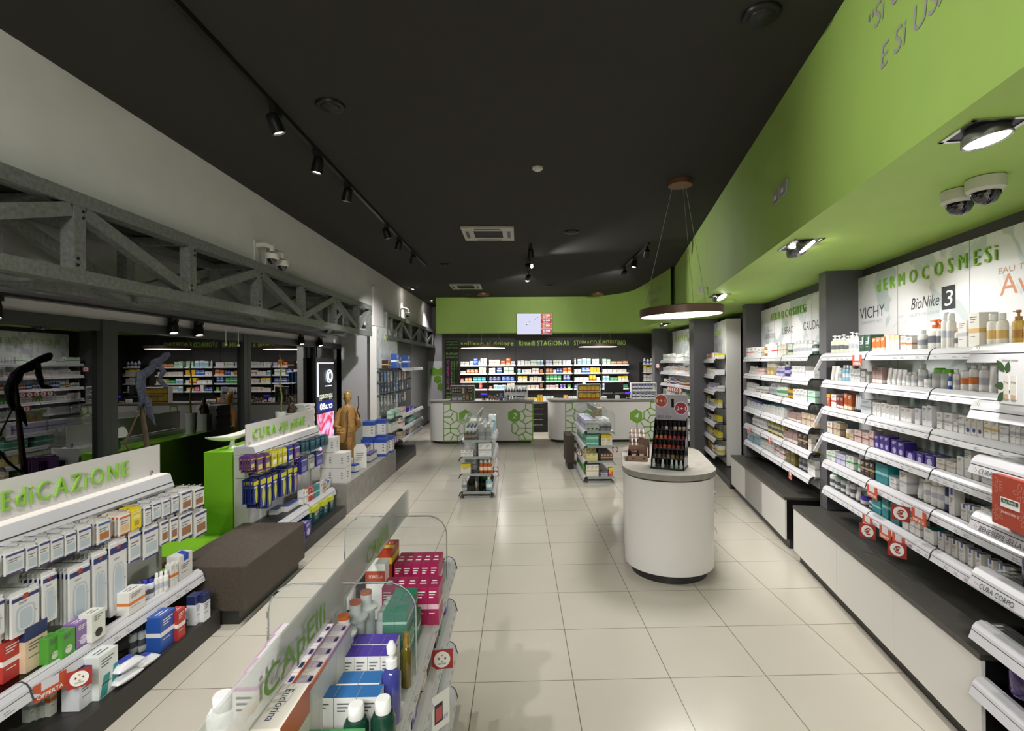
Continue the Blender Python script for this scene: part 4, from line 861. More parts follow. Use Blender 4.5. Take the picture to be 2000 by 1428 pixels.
def deco_leaf(r, w_, h_):
    G = mat('leaf_green', '#2E4A22', .5)
    for cx, cz, t, L_ in ((-.05, .155, 2.3, .06), (-.015, .15, 1.3, .045), (-.055, .075, 3.2, .055), (-.05, .03, 3.9, .05), (-.02, .05, 3.4, .04)):
        pts = [(cx + L_ * u * math.cos(t) - v * math.sin(t), -.001, cz + L_ * u * math.sin(t) + v * math.cos(t)) for u, v in ((-.5, 0), (-.1, .017), (.3, .014), (.7, 0), (.3, -.014), (-.1, -.017))]
        r.add(pts, [tuple(range(6))], G)
    for cx in (-.022, .018): r.box(cx - .015, cx + .015, -.002, 0, .02, .12, mat('card_tube', '#CFCBC2', .5)); r.box(cx - .012, cx + .012, -.003, -.002, .02, .04, mat('card_tube_foot', '#B79F84', .5)); r.text('Y+o', BRANDINK, (cx, -.0025, .085), size=.012)
    r.text('Edizione Limitata', BRANDINK, (.0, -.001, .18), size=.009, slant=.2)
p = RP(-2.77, -.135); card('advert_card', .135, .195, mat('card_grey', '#D2D1D2', .5), (p[0], p[1], 1.765), RF[1], 'grey advert card with green leaves and tubes hanging under the end shelf', 'advert card', deco_leaf)
for s_, z, w_, lab in ((-2.60, .446, .12, 'big round pump bottle with purple mottled soap on the lowest end shelf'), (-2.68, .972, .11, 'purple mottled round bottle on the lower end shelf above the bench')):
    p = RP(s_, .04); r = empty('soap_bottle', (*p[:2], z)); tag(r, lab, 'soap bottle')
    PU = mat('purple_mottle', '#4A3A72', .12, noise=(45, .85), coat=.6)
    MB().lathe([(.058, 0), (.062, .008), (.062, .105), (.05, .122), (.024, .13)], PU, 28).obj('body', r)
    MB().lathe([(.026, .13), (.028, .131), (.028, .155), (.01, .157), (.01, .18), (.02, .182), (.02, .19)], WHITE_P, 20).box(-.05, 0, -.006, .006, .182, .19, WHITE_P).obj('pump', r)
REDT = mat('offer_orange', '#C4512E', .5); EUR = mat('euro_red', '#A32A26', .5)
def offer_tag(loc, rz, label, w_=.15, red=False):
    r = MB(); h_ = .085; m = REDT
    r.box(-w_ / 2, -w_ * .27, 0, .003, 0, h_, m); r.box(w_ * .27, w_ / 2, 0, .003, 0, h_, m); r.box(-w_ * .27, w_ * .27, 0, .003, 0, h_ * .48, m)
    r.box(-w_ * .27, w_ * .27, .0005, .0025, h_ * .48, h_, mat('tag_insert', '#D8D4DC', .4)); r.text('OFFERTA', PAPER, (0, -.0006, .009), size=.019, width=w_ * .8, bold=.02)
    tag(r.obj('offer_tag', loc=loc, rz=rz), label, 'price tag')
def euro_sign(loc, rz, label, w_=.10, sym='\u20ac', m=None):
    r = empty('euro_sign', loc, rz); tag(r, label, 'price sign')
    MB().box(-w_ / 2, w_ / 2, 0, .003, 0, w_ * .9, m or EUR).obj('card', r)
    b = MB(); n = 24; b.add([(w_ * .38 * math.cos(i * 2 * PI / n), -.0008, w_ * .45 + w_ * .38 * math.sin(i * 2 * PI / n)) for i in range(n)], [tuple(range(n))], PAPER)
    if sym == 'logo':
        logo(b, 0, -.0016, w_ * .5, w_ * .17)
        for z in (.22, .26): b.box(-w_ * .18, w_ * .18, -.0014, -.001, w_ * z, w_ * (z + .02), PRINT)
    else: b.text(sym, m or EUR, (0, -.0016, w_ * .24), size=w_ * .42, bold=.03)
    b.obj('white_disc', r)
    MB().box(-.006, .006, .003, .02, w_ * .8, w_ * .92, ACRYL).obj('clip', r)
for s_, z, lab in ((-.92, 1.912, 'orange offer tag clipped under the top shelf of the near skincare wall'), (-1.14, .955, 'orange offer tag on the fifth skincare shelf, beside the teal cartons'), (-1.72, .945, 'orange offer tag on the fifth skincare shelf, next to a euro sign'), (-1.07, .712, 'orange offer tag on the bottom skincare rail behind the lower euro sign'), (-1.32, .71, 'orange offer tag in the middle of the bottom skincare rail'), (-1.49, .712, 'orange offer tag on the bottom skincare rail nearest the second euro sign')):
    p = RP(s_, .068); offer_tag((p[0], p[1], z), RF[1], lab)
for s_, z, w_, lab, tw in ((-1.57, .945, .062, 'red square euro sign hanging from the fifth skincare shelf', .7), (-1.14, .69, .058, 'red square euro sign on bottom skincare rail, the further one', .7), (-1.54, .70, .056, 'red square euro sign on bottom skincare rail, the nearer one', .7)):
    p = RP(s_, w_ - .02); euro_sign((p[0], p[1], z - .03), RF[1] + tw, lab, .11)

# ------------------------------------------------------------------ second skincare wall
u2 = empty('wall_shelving', RP(2.7, .1), RF[1]); tag(u2, 'second skincare wall unit with six glass shelves, beyond the grey pillar', 'shelving')
o2 = 2.7
pb = MB().box(-.07, 2.68, .26, .30, .60, 2.69, BOARD)
for x in (.58, 1.23, 1.9): pb.box(x - .0025, x + .0025, .2585, .261, .6, 2.69, mat('board_joint'))
pn = pb.obj('sign_board', u2)
letters(pn, 'dERMOCOSMESi', SIGNG, (1.08, .259, 2.505), (1, 0, 0), (0, 0, 1), .10, 1.32, .012, tight=.60)
t = MB(); t.text('LABORATORIO', BRANDINK, (.37, .2595, 2.27), size=.07, width=.46); t.text('DEL DOTTORE', BRANDINK, (.37, .2595, 2.37), size=.02, width=.2)
t.obj('brand_lettering', pn); t = MB(); t.text('LIERAC', BRANDINK, (1.10, .2595, 2.30), size=.085, width=.40); t.obj('brand_lettering', pn); t = MB(); t.text('CAUDALIE', BRANDINK, (1.95, .2595, 2.30), size=.10, width=.62)
t.obj('brand_lettering', pn)
shelves(u2, SHZ, [(.01, .89), (.89, 1.73), (1.73, 2.55)], 0, .26, (.01, 2.62))
for i, r_ in enumerate(UNIT_SECOND): stock(RF, r_, SHZ[i], .155, f'{SW[i]} shelf of second skincare wall', 'far', 'products on the second skincare wall', 'skincare_', -1)
for s_, z, lab in ((.62, .69, 'small orange offer tag under the bottom shelf of second skincare wall'), (1.35, .955, 'small orange offer tag on the fifth shelf of second skincare wall, nearer'), (2.25, .955, 'small orange offer tag on the fifth shelf of second skincare wall, further')):
    p = RP(s_, .07); offer_tag((p[0], p[1], z), RF[1], lab, .10)

# ------------------------------------------------------------------ yellow remedies wall and the straight end wall
RZ = (2.0, 1.715, 1.43, 1.14, .86, .58, .295)
SW7 = ['top', 'second', 'third', 'fourth', 'fifth', 'sixth', 'bottom']
u3 = empty('wall_shelving', RP(6.25, -.03), RF[1]); tag(u3, 'yellow remedies wall unit with seven shelves and white end panel', 'shelving')
pn = MB().box(.12, 2.10, .20, .34, .14, 2.70, BOARD2).box(2.10, 2.13, .18, .42, .14, 2.70, WHITE_M).obj('sign_board', u3)
pn.data.materials[0] = BOARD2
letters(pn, 'BENESSERE', mat('pale_sign_green', '#A6BC7C', .5), (.95, .199, 2.44), (1, 0, 0), (0, 0, 1), .12, 1.45, .01)
shelves(u3, RZ, [(.0, 1.0), (1.0, 2.04)], 0, .20, (0, 2.10))
MB().box(-.1, 3.22, .0, .46, 0, .12, PLINTH).obj('plinth', u3)
def fill(n0, x0, x1, pal, hmin, hmax, rnd, wmin=.04, wmax=.09):
    """a run of packs from x0 to x1, a few alike at a time"""
    L = []; x = x0
    while x < x1 - wmin:
        kind, key = rnd.choice(pal); wd = rnd.uniform(wmin, wmax); h = rnd.uniform(hmin, hmax)
        if kind in 'BPS': wd = min(wd, .065)
        for _ in range(rnd.choice((2, 3, 3, 4))):
            if x + wd > x1: break
            L.append((kind, key, x + wd / 2, wd * .96, h)); x += wd
        x += rnd.uniform(.0, .012)
    return L
rnd = random.Random(31)
pal3 = [[('C', 'orange'), ('C', 'light_blue'), ('C', 'white_bluetop')], [('C', 'white_gold'), ('C', 'yellow_white'), ('C', 'white_orange')], [('C', 'white'), ('C', 'lilac'), ('C', 'white_gold')], [('B', 'pale_yellow'), ('C', 'yellow_white'), ('B', 'white')], [('B', 'yellow'), ('B', 'white_violet'), ('C', 'pale_grey')], [('C', 'yellow_white'), ('B', 'pale_yellow'), ('C', 'white_green')], [('C', 'pale_grey'), ('C', 'white_red'), ('B', 'yellow')]]
end3 = ['yellow_white', 'white_bluetop', 'white', 'yellow_white', 'yellow', 'yellow', 'yellow_white']
F3 = ((RP(6.25, -.03)[0], RP(6.25, -.03)[1]), RF[1])
for i, z in enumerate(RZ):
    L = fill(0, .04, 1.62, pal3[i], .09, .15, rnd, .05, .09)
    if i < 3: L += [('C', end3[i], 1.74, .17, .10), ('C', end3[i], 1.93, .17, .10)]
    elif i == 6: L += [('J', 'yellow_white', 1.74, .15, .16), ('J', 'yellow_white', 1.92, .15, .16)]
    else: L += [('C', 'yellow_white' if i == 3 else 'yellow_blue', 1.70 + j * .08, .07, .13 - .02 * (j % 2)) for j in range(5)]
    stock(F3, L, z, .055, f'{SW7[i]} shelf of yellow remedies wall', 'far', 'products on the yellow remedies wall', 'remedy_', 1, .12 if i < 3 else None, True)
for s_, w_, z, lab in ((6.27, -.06, .98, 'round-marked red euro sign beside the fourth shelf of yellow remedies wall'), (6.27, -.06, .70, 'red euro sign beside the fifth shelf of yellow remedies wall'), (5.7, -.06, .03, 'red euro sign under the bottom shelf of yellow remedies wall')):
    p = RP(s_, w_); euro_sign((p[0], p[1], z + .12), RF[1] + .9, lab, .13)
u4 = empty('wall_shelving', (3.55, 12.75, 0), -PI / 2); tag(u4, 'farthest remedies wall unit between two grey pillars, seven shelves', 'shelving')
pn = MB().box(.10, 2.35, .28, .36, .2, 2.70, BOARD2).obj('sign_board', u4)
letters(pn, 'BENESSERE', mat('pale_sign_green'), (1.2, .279, 2.44), (1, 0, 0), (0, 0, 1), .13, 1.7, .01)
U4Z = (2.0, 1.72, 1.44, 1.16, .89, .62, .37)
shelves(u4, U4Z, [(.0, 1.15), (1.15, 2.35)], 0, .28)
pal4 = [[('C', 'white'), ('C', 'white_green'), ('B', 'white')], [('C', 'white'), ('C', 'white_orange'), ('C', 'pale_grey')], [('B', 'white_violet'), ('B', 'blue'), ('B', 'burnt_orange'), ('B', 'white_green')], [('C', 'pale_grey'), ('C', 'green'), ('C', 'white')], [('C', 'white'), ('B', 'white')], [('C', 'pale_grey'), ('C', 'cream')], [('B', 'yellow'), ('C', 'lilac'), ('C', 'white_red')]]
F4 = ((3.55, 12.75), -PI / 2)
for i, z in enumerate(U4Z):
    stock(F4, fill(0, .04, 2.3, pal4[i], .10, .16, rnd, .06, .11), z, .055, f'{SW7[i]} shelf of farthest remedies wall', 'far', 'products on the farthest remedies wall', 'remedy_', 1, None, True)
for i in range(6): euro_sign((3.47, 11.75 - i * .16, 1.28), -PI / 2 + .5, f'{ordw(i)} of six red euro signs in a row before the farthest remedies wall', .12)
for y, z, lab in ((11.2, .98, 'single red euro sign under the fourth shelf of farthest remedies wall'), (12.7, 1.80, 'red euro sign at far end of second shelf, farthest remedies wall'), (10.6, .25, 'red euro sign low at the near end of farthest remedies wall')):
    euro_sign((3.47, y, z), -PI / 2 + .5, lab, .13)

# ------------------------------------------------------------------ service wall behind the counters
BZ = (1.90, 1.665, 1.435, 1.215); BW = ['top', 'second', 'third', 'fourth']
wr = random.Random(5)
ub = empty('service_shelving', (.74, 14.6, 0)); tag(ub, 'anthracite service wall shelving with white lit shelves behind the counters', 'shelving')
for i in range(6):
    x0 = -1.685 + i * .81 - .74
    for z in BZ:
        s_ = MB().box(x0 + .02, x0 + .79, 0, .345, z - .035, z, WHITE_M).obj('shelf', ub)
        MB().box(x0 + .04, x0 + .77, .02, .035, z - .041, z - .035, STRIP).obj('led_strip', s_)
    MB().box(x0 - .012, x0 + .012, .0, .345, 1.10, 1.93, BLACKM).obj('upright', ub)
MB().box(-2.43, 2.45, -.22, .345, .84, .87, mat('counter_stone', '#8A857E', .4)).obj('worktop', ub)
for i in range(6):
    x0 = -2.43 + i * .813
    for j in range(5):
        d_ = MB().box(x0 + .004, x0 + .809, -.21, -.19, .09 + j * .15, .235 + j * .15, BLACKM).obj('drawer', ub)
        MB().box(x0 + .08, x0 + .73, -.228, -.21, .205 + j * .15, .218 + j * .15, CHROME).obj('handle', d_)
MB().box(-2.43, 2.45, -.185, .345, 0, .84, BLACKM).obj('carcass', ub)
MB().box(2.85, 3.30, .0, .345, 1.70, 1.71, WHITE_M).obj('corner_shelf', ub)
wt = MB(); LG = mat('sign_lime', '#C8E860', .5)
sg = empty('wall_sign', (0, 14.944, 2.46)); tag(sg, 'lime raised wall lettering naming three remedies above the service shelves', 'wall sign')
for body, xc, wd in (('sollievo al dolore', -.91, 1.53), ('Rimedi STAGiONAli', .74, 1.47), ('STOMACO E iNTESTiNO', 2.38, 1.52)):
    letters(sg, body, LG, (xc, 0, 0), (1, 0, 0), (0, 0, 1), .145, wd, .02, tight=.92, bold=.018)
wp = empty('word_panel', (-1.93, 14.94, 0)); tag(wp, 'black panel of green and magenta printed words beside the service shelves', 'word panel')
t = MB().box(-.2, .2, -.004, 0, .88, 2.63, BLACKM); GW = mat('word_green', '#6FA03A', .6); MW = mat('word_magenta', '#B03A80', .6)
for body, z, sz in (('colesterolo', 2.56, .055), ('scegliamo', 2.48, .055), ('GLICEMIA', 2.37, .07), ('holter', 2.20, .085), ('pressorio', 2.12, .04)): t.text(body, GW, (0, -.005, z), size=sz, width=.34)
t.text('AUTOANALISI', MW, (-.09, -.005, 1.20), (0, 0, 1), (-1, 0, 0), .07, .85, 'L')
for k, (body, x) in enumerate((('PRESSIONE', .0), ('TEST INTOLLERANZE', .08), ('densitometria', .16))): t.text(body, GW, (x, -.005, 1.30), (0, 0, 1), (-1, 0, 0), .04, .72, 'L')
for body, z in (('elettrocardiogramma', 1.20), ('ECG', 1.06), ('farmacia', .98), ('ELETTRO', .91)): t.text(body, GW, (0, -.005, z), size=.045, width=.34)
t.obj('printed_panel', wp)
BAYS = [
 [[('C', 'pale_grey', 2, .14, .10), ('C', 'mint', 1, .13, .11), ('C', 'blue', 1, .14, .20), ('B', 'light_blue', 1, .08, .13), ('C', 'white', 2, .10, .19)], [('C', 'pale_grey', 1, .15, .06), ('C', 'brown_orange', 3, .11, .11), ('C', 'white_gold', 2, .10, .17)], [('C', 'red_white', 1, .09, .09), ('C', 'brown_orange', 2, .10, .10), ('C', 'teal', 3, .12, .12)], [('C', 'purple', 1, .12, .12), ('C', 'pink_hot', 1, .13, .08), ('C', 'red', 1, .09, .17)]],
 [[('C', 'white_orange', 2, .16, .15), ('C', 'burnt_orange', 1, .15, .12), ('C', 'orange', 1, .13, .19), ('C', 'lilac', 1, .12, .11)], [('C', 'white_red', 2, .09, .14), ('C', 'blue', 1, .15, .16), ('C', 'white_green', 2, .15, .18)], [('C', 'navy', 3, .11, .13), ('C', 'blue', 3, .12, .13)], [('C', 'orange', 1, .10, .08), ('C', 'light_blue', 3, .12, .11), ('C', 'cream', 2, .11, .16)]],
 [[('C', 'white_bluetop', 2, .10, .12), ('C', 'white', 2, .08, .11), ('C', 'white_green', 2, .09, .14), ('C', 'light_blue', 2, .09, .13)], [('C', 'light_blue', 1, .10, .12), ('C', 'white', 3, .09, .10), ('C', 'white_red', 2, .10, .13), ('C', 'brown_orange', 1, .09, .10)], [('C', 'yellow_white', 2, .14, .14), ('C', 'cream', 3, .12, .12)], [('C', 'white', 2, .12, .08), ('C', 'white_orange', 3, .12, .10), ('C', 'brown', 1, .10, .15)]],
 [[('C', 'lilac', 2, .09, .12), ('C', 'white_green', 3, .08, .13), ('C', 'white_bluetop', 3, .08, .12)], [('C', 'brown_orange', 2, .10, .12), ('C', 'white', 1, .09, .09), ('C', 'blue', 2, .08, .12), ('C', 'orange', 2, .13, .14)], [('C', 'green_white', 4, .11, .15), ('C', 'blue', 2, .10, .17)], [('C', 'white_red', 4, .09, .10), ('C', 'violet', 2, .09, .12), ('C', 'green', 1, .10, .11)]],
 [[('B', 'white', 1, .06, .17), ('C', 'light_blue', 3, .13, .16), ('C', 'mint', 2, .10, .15)], [('C', 'white', 2, .10, .10), ('C', 'blue', 2, .12, .14), ('C', 'yellow', 3, .09, .14)], [('C', 'white', 3, .14, .09), ('C', 'yellow_red', 2, .09, .14), ('C', 'cream', 1, .10, .10)], [('C', 'blue', 2, .10, .10), ('C', 'white', 1, .09, .16), ('C', 'pink_hot', 1, .11, .12), ('C', 'yellow_white', 2, .10, .10)]],
 [[('C', 'mint', 2, .12, .15), ('C', 'brown_orange', 3, .17, .09)], [('C', 'cream', 5, .14, .09)], [('C', 'light_blue', 2, .10, .13), ('C', 'green_white', 2, .11, .09), ('C', 'yellow_white', 3, .09, .12)], [('C', 'light_blue', 1, .13, .14), ('C', 'pale_grey', 2, .14, .14), ('C', 'emerald', 2, .15, .11)]]]
B0 = ((0, 14.6), 0.0)
for bi, bay in enumerate(BAYS):
    for si, runs in enumerate(bay):
        tot = sum(n * w_ for _, _, n, w_, _ in runs); k = min(1.0, .74 / tot); x = -1.685 + bi * .81 + .03; L = []
        gap = max(0, (.75 - tot * k)) / max(1, len(runs))
        for kind, key, n, w_, h in runs:
            for _ in range(n): L.append((kind, key, x + w_ * k / 2, w_ * k * .95, h if si == 0 else min(h, .165))); x += w_ * k
            x += gap
        stock(B0, L, BZ[si], .012, f'{BW[si]} shelf in {ordw(bi)} bay of service wall', 'left', 'medicine packs behind the counters', 'medicine_', 1, .14, True)
cs = empty('corner_shelving', (3.55, 14.6, 0)); tag(cs, 'short white shelves in the dark far corner beside the grey pillar', 'shelving')
for z in BZ: MB().box(0, .48, 0, .30, z - .03, z, WHITE_M).obj('shelf', cs)
MB().box(-.02, .0, .0, .3, 1.15, 1.95, BLACKM).obj('upright', cs)
for si, (key, kind) in enumerate((('white_bluetop', 'B'), ('yellow_white', 'C'), ('pale_grey', 'C'), ('light_blue', 'B'))):
    stock(B0, [(kind, key, 3.62 + j * .10, .085, .17 - .02 * (j % 2)) for j in range(4)], BZ[si], .012, f'{BW[si]} corner shelf beside grey pillar', 'left', 'medicine packs on the corner shelves', 'medicine_', 1, .12, True)
L = []; x = -.35
for kind, key, n, w_, h in (('B', 'pale_yellow', 2, .07, .13), ('C', 'white_blueflag', 2, .09, .15), ('C', 'red_white', 2, .11, .12), ('C', 'yellow_white', 3, .10, .10), ('C', 'yellow', 2, .07, .17), ('C', 'white_bluetop', 3, .10, .14), ('C', 'white', 2, .13, .08), ('C', 'orange_red', 1, .13, .16), ('C', 'white_red', 2, .13, .12), ('B', 'white', 2, .07, .14)):
    for _ in range(n): L.append((kind, key, x + w_ / 2, w_ * .95, h)); x += w_ + .004
stock(((0, 14.42), 0.0), L, .871, .02, 'worktop below the service shelves', 'left', 'packs on the service worktop', 'medicine_', 1, .10, True)
# ticket screen
tv = empty('wall_screen', (.452, 14.33, 2.74)); tag(tv, 'wall screen showing queue tickets on the green bulkhead', 'screen')
MB().box(-.505, .505, 0, .05, 0, .605, BLACK).obj('frame', tv)
SCW = glow('screen_white', '#D9DBF4', .95); b = MB().box(-.49, .49, -.002, 0, .015, .59, SCW)
SR = glow('screen_red', '#C8202C', .8); SO = glow('screen_orange', '#D8602A', .8); SWT = glow('screen_text', '#FFFFFF', 1.0)
for i, (tk, m) in enumerate((('C 080', SO), ('A 049', SR), ('C 082', SO), ('A 048', SR))):
    z = .455 - i * .144; b.box(.175, .485, -.003, -.002, z, z + .13, m); b.text(tk, SWT, (.33, -.0036, z + .06), size=.055, width=.20, bold=.02); b.text(('Banco 2', 'Banco 2', 'Banco 2', 'Banco 3')[i], SWT, (.33, -.0036, z + .015), size=.03, width=.16)
DG = glow('screen_dot', '#4A2030', .3)
for x, z in ((-.22, .28), (-.14, .36), (.02, .44), (.08, .48)): b.lathe([(.0001, 0), (.014, 0)], DG, 10, c=(0, 0, 0), M=Matrix.Translation((x, -.0035, z)) @ Matrix.Rotation(PI / 2, 4, 'X'), cap=False)
b.obj('display', tv)
MB().box(-.1, .1, .05, .10, .2, .45, BLACK).obj('bracket', tv)

# ------------------------------------------------------------------ service counters
HEXG = mat('hex_green', '#74A834', .45)
def hexlines(b, ox, z_top, yv, mirror=False):
    S = .00149
    def P(p): x = (p[0] - 350) * S; return ((ox - x) if mirror else (ox + x), z_top - (p[1] - 250) * S)
    segs = [((354, 250), (354, 858)), ((465, 255), (465, 345)), ((350, 255), (470, 255)), ((350, 854), (585, 854)), ((365, 400), (465, 345)), ((465, 345), (575, 405)), ((575, 405), (575, 520)), ((575, 520), (465, 590)), ((465, 590), (360, 530)), ((515, 380), (470, 465)), ((360, 465), (470, 465)), ((470, 465), (515, 550)), ((575, 520), (690, 590)), ((465, 590), (465, 655)), ((360, 655), (575, 655)), ((630, 570), (575, 655)), ((575, 655), (635, 750)), ((465, 655), (465, 715)), ((465, 715), (360, 775)), ((465, 715), (580, 780)), ((580, 780), (580, 850)), ((515, 750), (465, 850)), ((690, 590), (690, 720)), ((690, 720), (580, 780))]
    for a, c in segs:
        p, q = P(a), P(c); b.bar((p[0], yv, p[1]), (q[0], yv, q[1]), .026, .003, HEXG, (0, 1, 0))
def counter(x0, x1, label, hexes, lm, rm):
    r = empty('service_counter', ((x0 + x1) / 2, 12.45, 0)); tag(r, label, 'service counter'); X = (x0 + x1) / 2
    def outline(inset, R):
        a, c = x0 - X + inset, x1 - X - inset; R_ = R; pts = []
        for i in range(13):
            t = PI + i / 12 * PI / 2; pts.append((a + R_ + R_ * math.cos(t), inset + R_ + R_ * math.sin(t)))
        return pts + [(c, inset), (c, .75), (a, .75)]
    MB().extrude(outline(.0, .37), .07, .985, WHITE_M).obj('body', r)
    MB().extrude(outline(-.02, .38), 1.0, 1.04, mat('counter_top', '#85807A', .4, noise=(14, .08))).obj('worktop', r)
    MB().extrude(outline(.015, .36), .985, 1.0, BLACK).obj('shadow_gap', r)
    MB().extrude(outline(.06, .33), 0, .07, PLINTH).obj('plinth', r)
    for mx, mir in ((lm, False), (rm, True)):
        b = MB(); hexlines(b, mx - X, .975, -.002, mir); b.obj('green_line_pattern', r)
    for hx, hz, num in hexes:
        b = MB(); b.extrude([(hx - X + .172 * math.sin(i * PI / 3), hz + .172 * math.cos(i * PI / 3)) for i in range(6)], -.005, -.0005, HEXG, 'y'); b.text(num, PAPER, (hx - X, -.006, hz - .065), size=.14, width=.10 if num != '1' else .05, slant=.25); b.obj('number_hexagon', r)
counter(-2.20, .345, 'white service counter with green hexagons numbered 1 and 2', [(-1.30, .665, '1'), (-.115, .67, '2')], -1.83, .335)
counter(.745, 3.40, 'white service counter with green hexagons, number 4 in view', [(1.66, .64, '3'), (2.86, .64, '4')], 1.13, 3.39)
# display racks and devices on the counters
def rack(x, y, w_, h_, label, m, rows, items_fn, shelf_h):
    r = empty('counter_display', (x, y, 1.041)); tag(r, label, 'counter display')
    MB().box(-w_ / 2, w_ / 2, .15, .16, 0, h_, m).obj('back_panel', r)
    for sx in (-1, 1): MB().box(sx * w_ / 2 - .005, sx * w_ / 2 + .005, 0, .16, 0, h_, m).obj('side_panel', r)
    for z in shelf_h: MB().box(-w_ / 2, w_ / 2, 0, .16, z - .008, z, m).obj('tray', r)
    for i, z in enumerate(shelf_h[:rows]):
        stock(((x, y), 0.0), [(k, key, px_, w2, h2) for k, key, px_, w2, h2 in items_fn(i)], 1.041 + z, .012, items_fn('place')[i], 'left', 'packs in the counter displays', 'counter_', 1, .06, True)
def f1(i):
    if i == 'place': return ['lower tray of grey display, counter 1', 'upper tray of grey display, counter 1']
    return [('C', 'pale_grey', -.2, .13, .05), ('C', 'pale_grey', -.06, .11, .06), ('B', 'white_green', .03, .05, .12), ('C', 'brown_orange', .12, .07, .13), ('C', 'green', .21, .06, .14)] if i == 0 else [('B', 'dark_brown', -.23 + j * .055, .05, .13) for j in range(4)] + [('C', 'cream', .02, .05, .12), ('C', 'dark_brown', .08, .05, .13)] + [('B', 'dark_brown', .15 + j * .05, .045, .13) for j in range(2)]
rack(-1.38, 12.62, .58, .37, 'grey two-tier display of dark bottles on the counter numbered 1', mat('rack_grey', '#9A9892', .4), 2, f1, [.01, .18, .365])
def f2(i):
    if i == 'place': return ['lower tray of clear display, counter 2', 'upper tray of clear display, counter 2']
    return [('B', 'violet', -.2, .08, .13), ('B', 'white', -.12, .05, .10)] + [('C', 'navy_white', -.04 + j * .075, .07, .09) for j in range(4)] if i == 0 else [('B', 'navy_white', -.24 + j * .068, .06, .14) for j in range(8)]
rack(-.07, 12.62, .57, .36, 'clear two-tier display of toothpaste bottles on the counter numbered 2', FROST, 2, f2, [.01, .17, .355])
def f3(i):
    if i == 'place': return ['lower tray of yellow display', 'upper tray of yellow display']
    return [('C', 'yellow_red', -.21 + j * .105, .10, .15 - .02 * (j % 2)) for j in range(5)] if i == 0 else [('C', 'yellow_red', -.2 + j * .1, .095, .13) for j in range(5)]
rack(1.73, 12.60, .56, .38, 'white two-tier display full of yellow cartons on the second counter', PAPER, 2, f3, [.01, .2, .375])
def f4(i):
    if i == 'place': return ['lower tray of white bottle display', 'upper tray of white bottle display']
    return [('B', 'white_violet', -.24 + j * .1, .09, .14) for j in range(2)] + [('B', 'white_navy', -.02 + j * .085, .08, .12) for j in range(4)] if i == 0 else [('B', 'white_bluecap', -.25 + j * .075, .068, .16) for j in range(7)]
rack(3.10, 12.62, .62, .40, 'white display of white bottles at the end of second counter', PAPER, 2, f4, [.01, .2, .395])
for x, lab in ((-.86, 'card terminal with glowing violet screen on the counter numbered 1'), (2.72, 'card terminal with glowing violet screen on the second counter')):
    r = empty('card_terminal', (x, 12.72, 1.041)); tag(r, lab, 'card terminal')
    MB().box(-.06, .06, -.04, .04, 0, .012, BLACK).obj('base', r); MB().tube([(0, 0, .01), (0, 0, .13)], .015, BLACK, 10).obj('stem', r)
    MB().box(-.09, .09, -.03, .0, .12, .17, BLACK).obj('head', r); MB().box(-.08, .08, -.033, -.03, .127, .163, glow('violet_screen', '#4A2AD8', 1.8)).obj('screen', r)
r = empty('label_printer', (2.45, 12.7, 1.041)); tag(r, 'white scanner stand with coiled black cable beside the second terminal', 'scanner')
MB().box(-.05, .05, -.05, .05, 0, .09, WHITE_P).obj('housing', r, .01); MB().tube([(.05, 0, .03), (.1, 0, .12), (.16, 0, .03)], .008, BLACK, 8).obj('cable', r)
L = [('B', 'pale_yellow', -.72, .055, .12), ('B', 'pink', -.66, .05, .10), ('B', 'pink', -.60, .055, .11), ('B', 'brown', -.53, .06, .13)]
stock(((0, 12.66), 0.0), L, 1.041, .0, 'worktop of counter 2 beside terminal', 'left', 'loose packs on the counters', 'counter_', 1, .06, True)
stock(((0, 12.60), 0.0), [('C', 'blue', -.44, .10, .16), ('C', 'white', -.32, .09, .12)], 1.041, .0, 'worktop before the clear display', 'left', 'loose packs on the counters', 'counter_', 1, .05, True)
tag(MB().box(-.06, .06, 0, .1, 0, .07, mat('pack_EFEFEF', '#EDEDEA', .4)).obj('tissue_box', loc=(2.11, 12.62, 1.041)), 'small white box standing right of the yellow display', 'box')
r = empty('cash_register', (2.42, 13.0, 1.041)); tag(r, 'black cash register with monitor behind the second counter top', 'cash register')
MB().box(-.28, .28, -.12, .12, 0, .13, BLACK).obj('drawer', r, .005); MB().box(-.24, .24, -.02, .02, .17, .40, BLACK).obj('monitor', r, .004); MB().box(-.03, .03, -.03, .03, .12, .19, BLACK).obj('stem', r)
# poster at the corridor end
r = empty('hexagon_poster', (-2.72, 16.89, 0)); tag(r, 'white door poster with three green hexagons at the corridor end', 'poster')
b = MB().box(-.26, .26, -.02, 0, .55, 2.03, mat('poster_white', '#D2D2D6', .5)); b.obj('panel', r)
for hx, hz in ((-.06, 1.68), (.19, 1.68), (.065, 1.43), (.18, 1.18)):
    b = MB(); b.extrude([(hx + .145 * math.sin(i * PI / 3) * (1 if hx < .15 or math.sin(i * PI / 3) < 0 else .45), hz + .145 * math.cos(i * PI / 3)) for i in range(6)], -.024, -.021, HEXG, 'y'); b.obj('hexagon', r)
struct(MB().box(-2.98, -2.955, 13.6, 15.6, 0, 2.3, mat('door_grey', '#7F7F80', .5)).obj('door_1'))
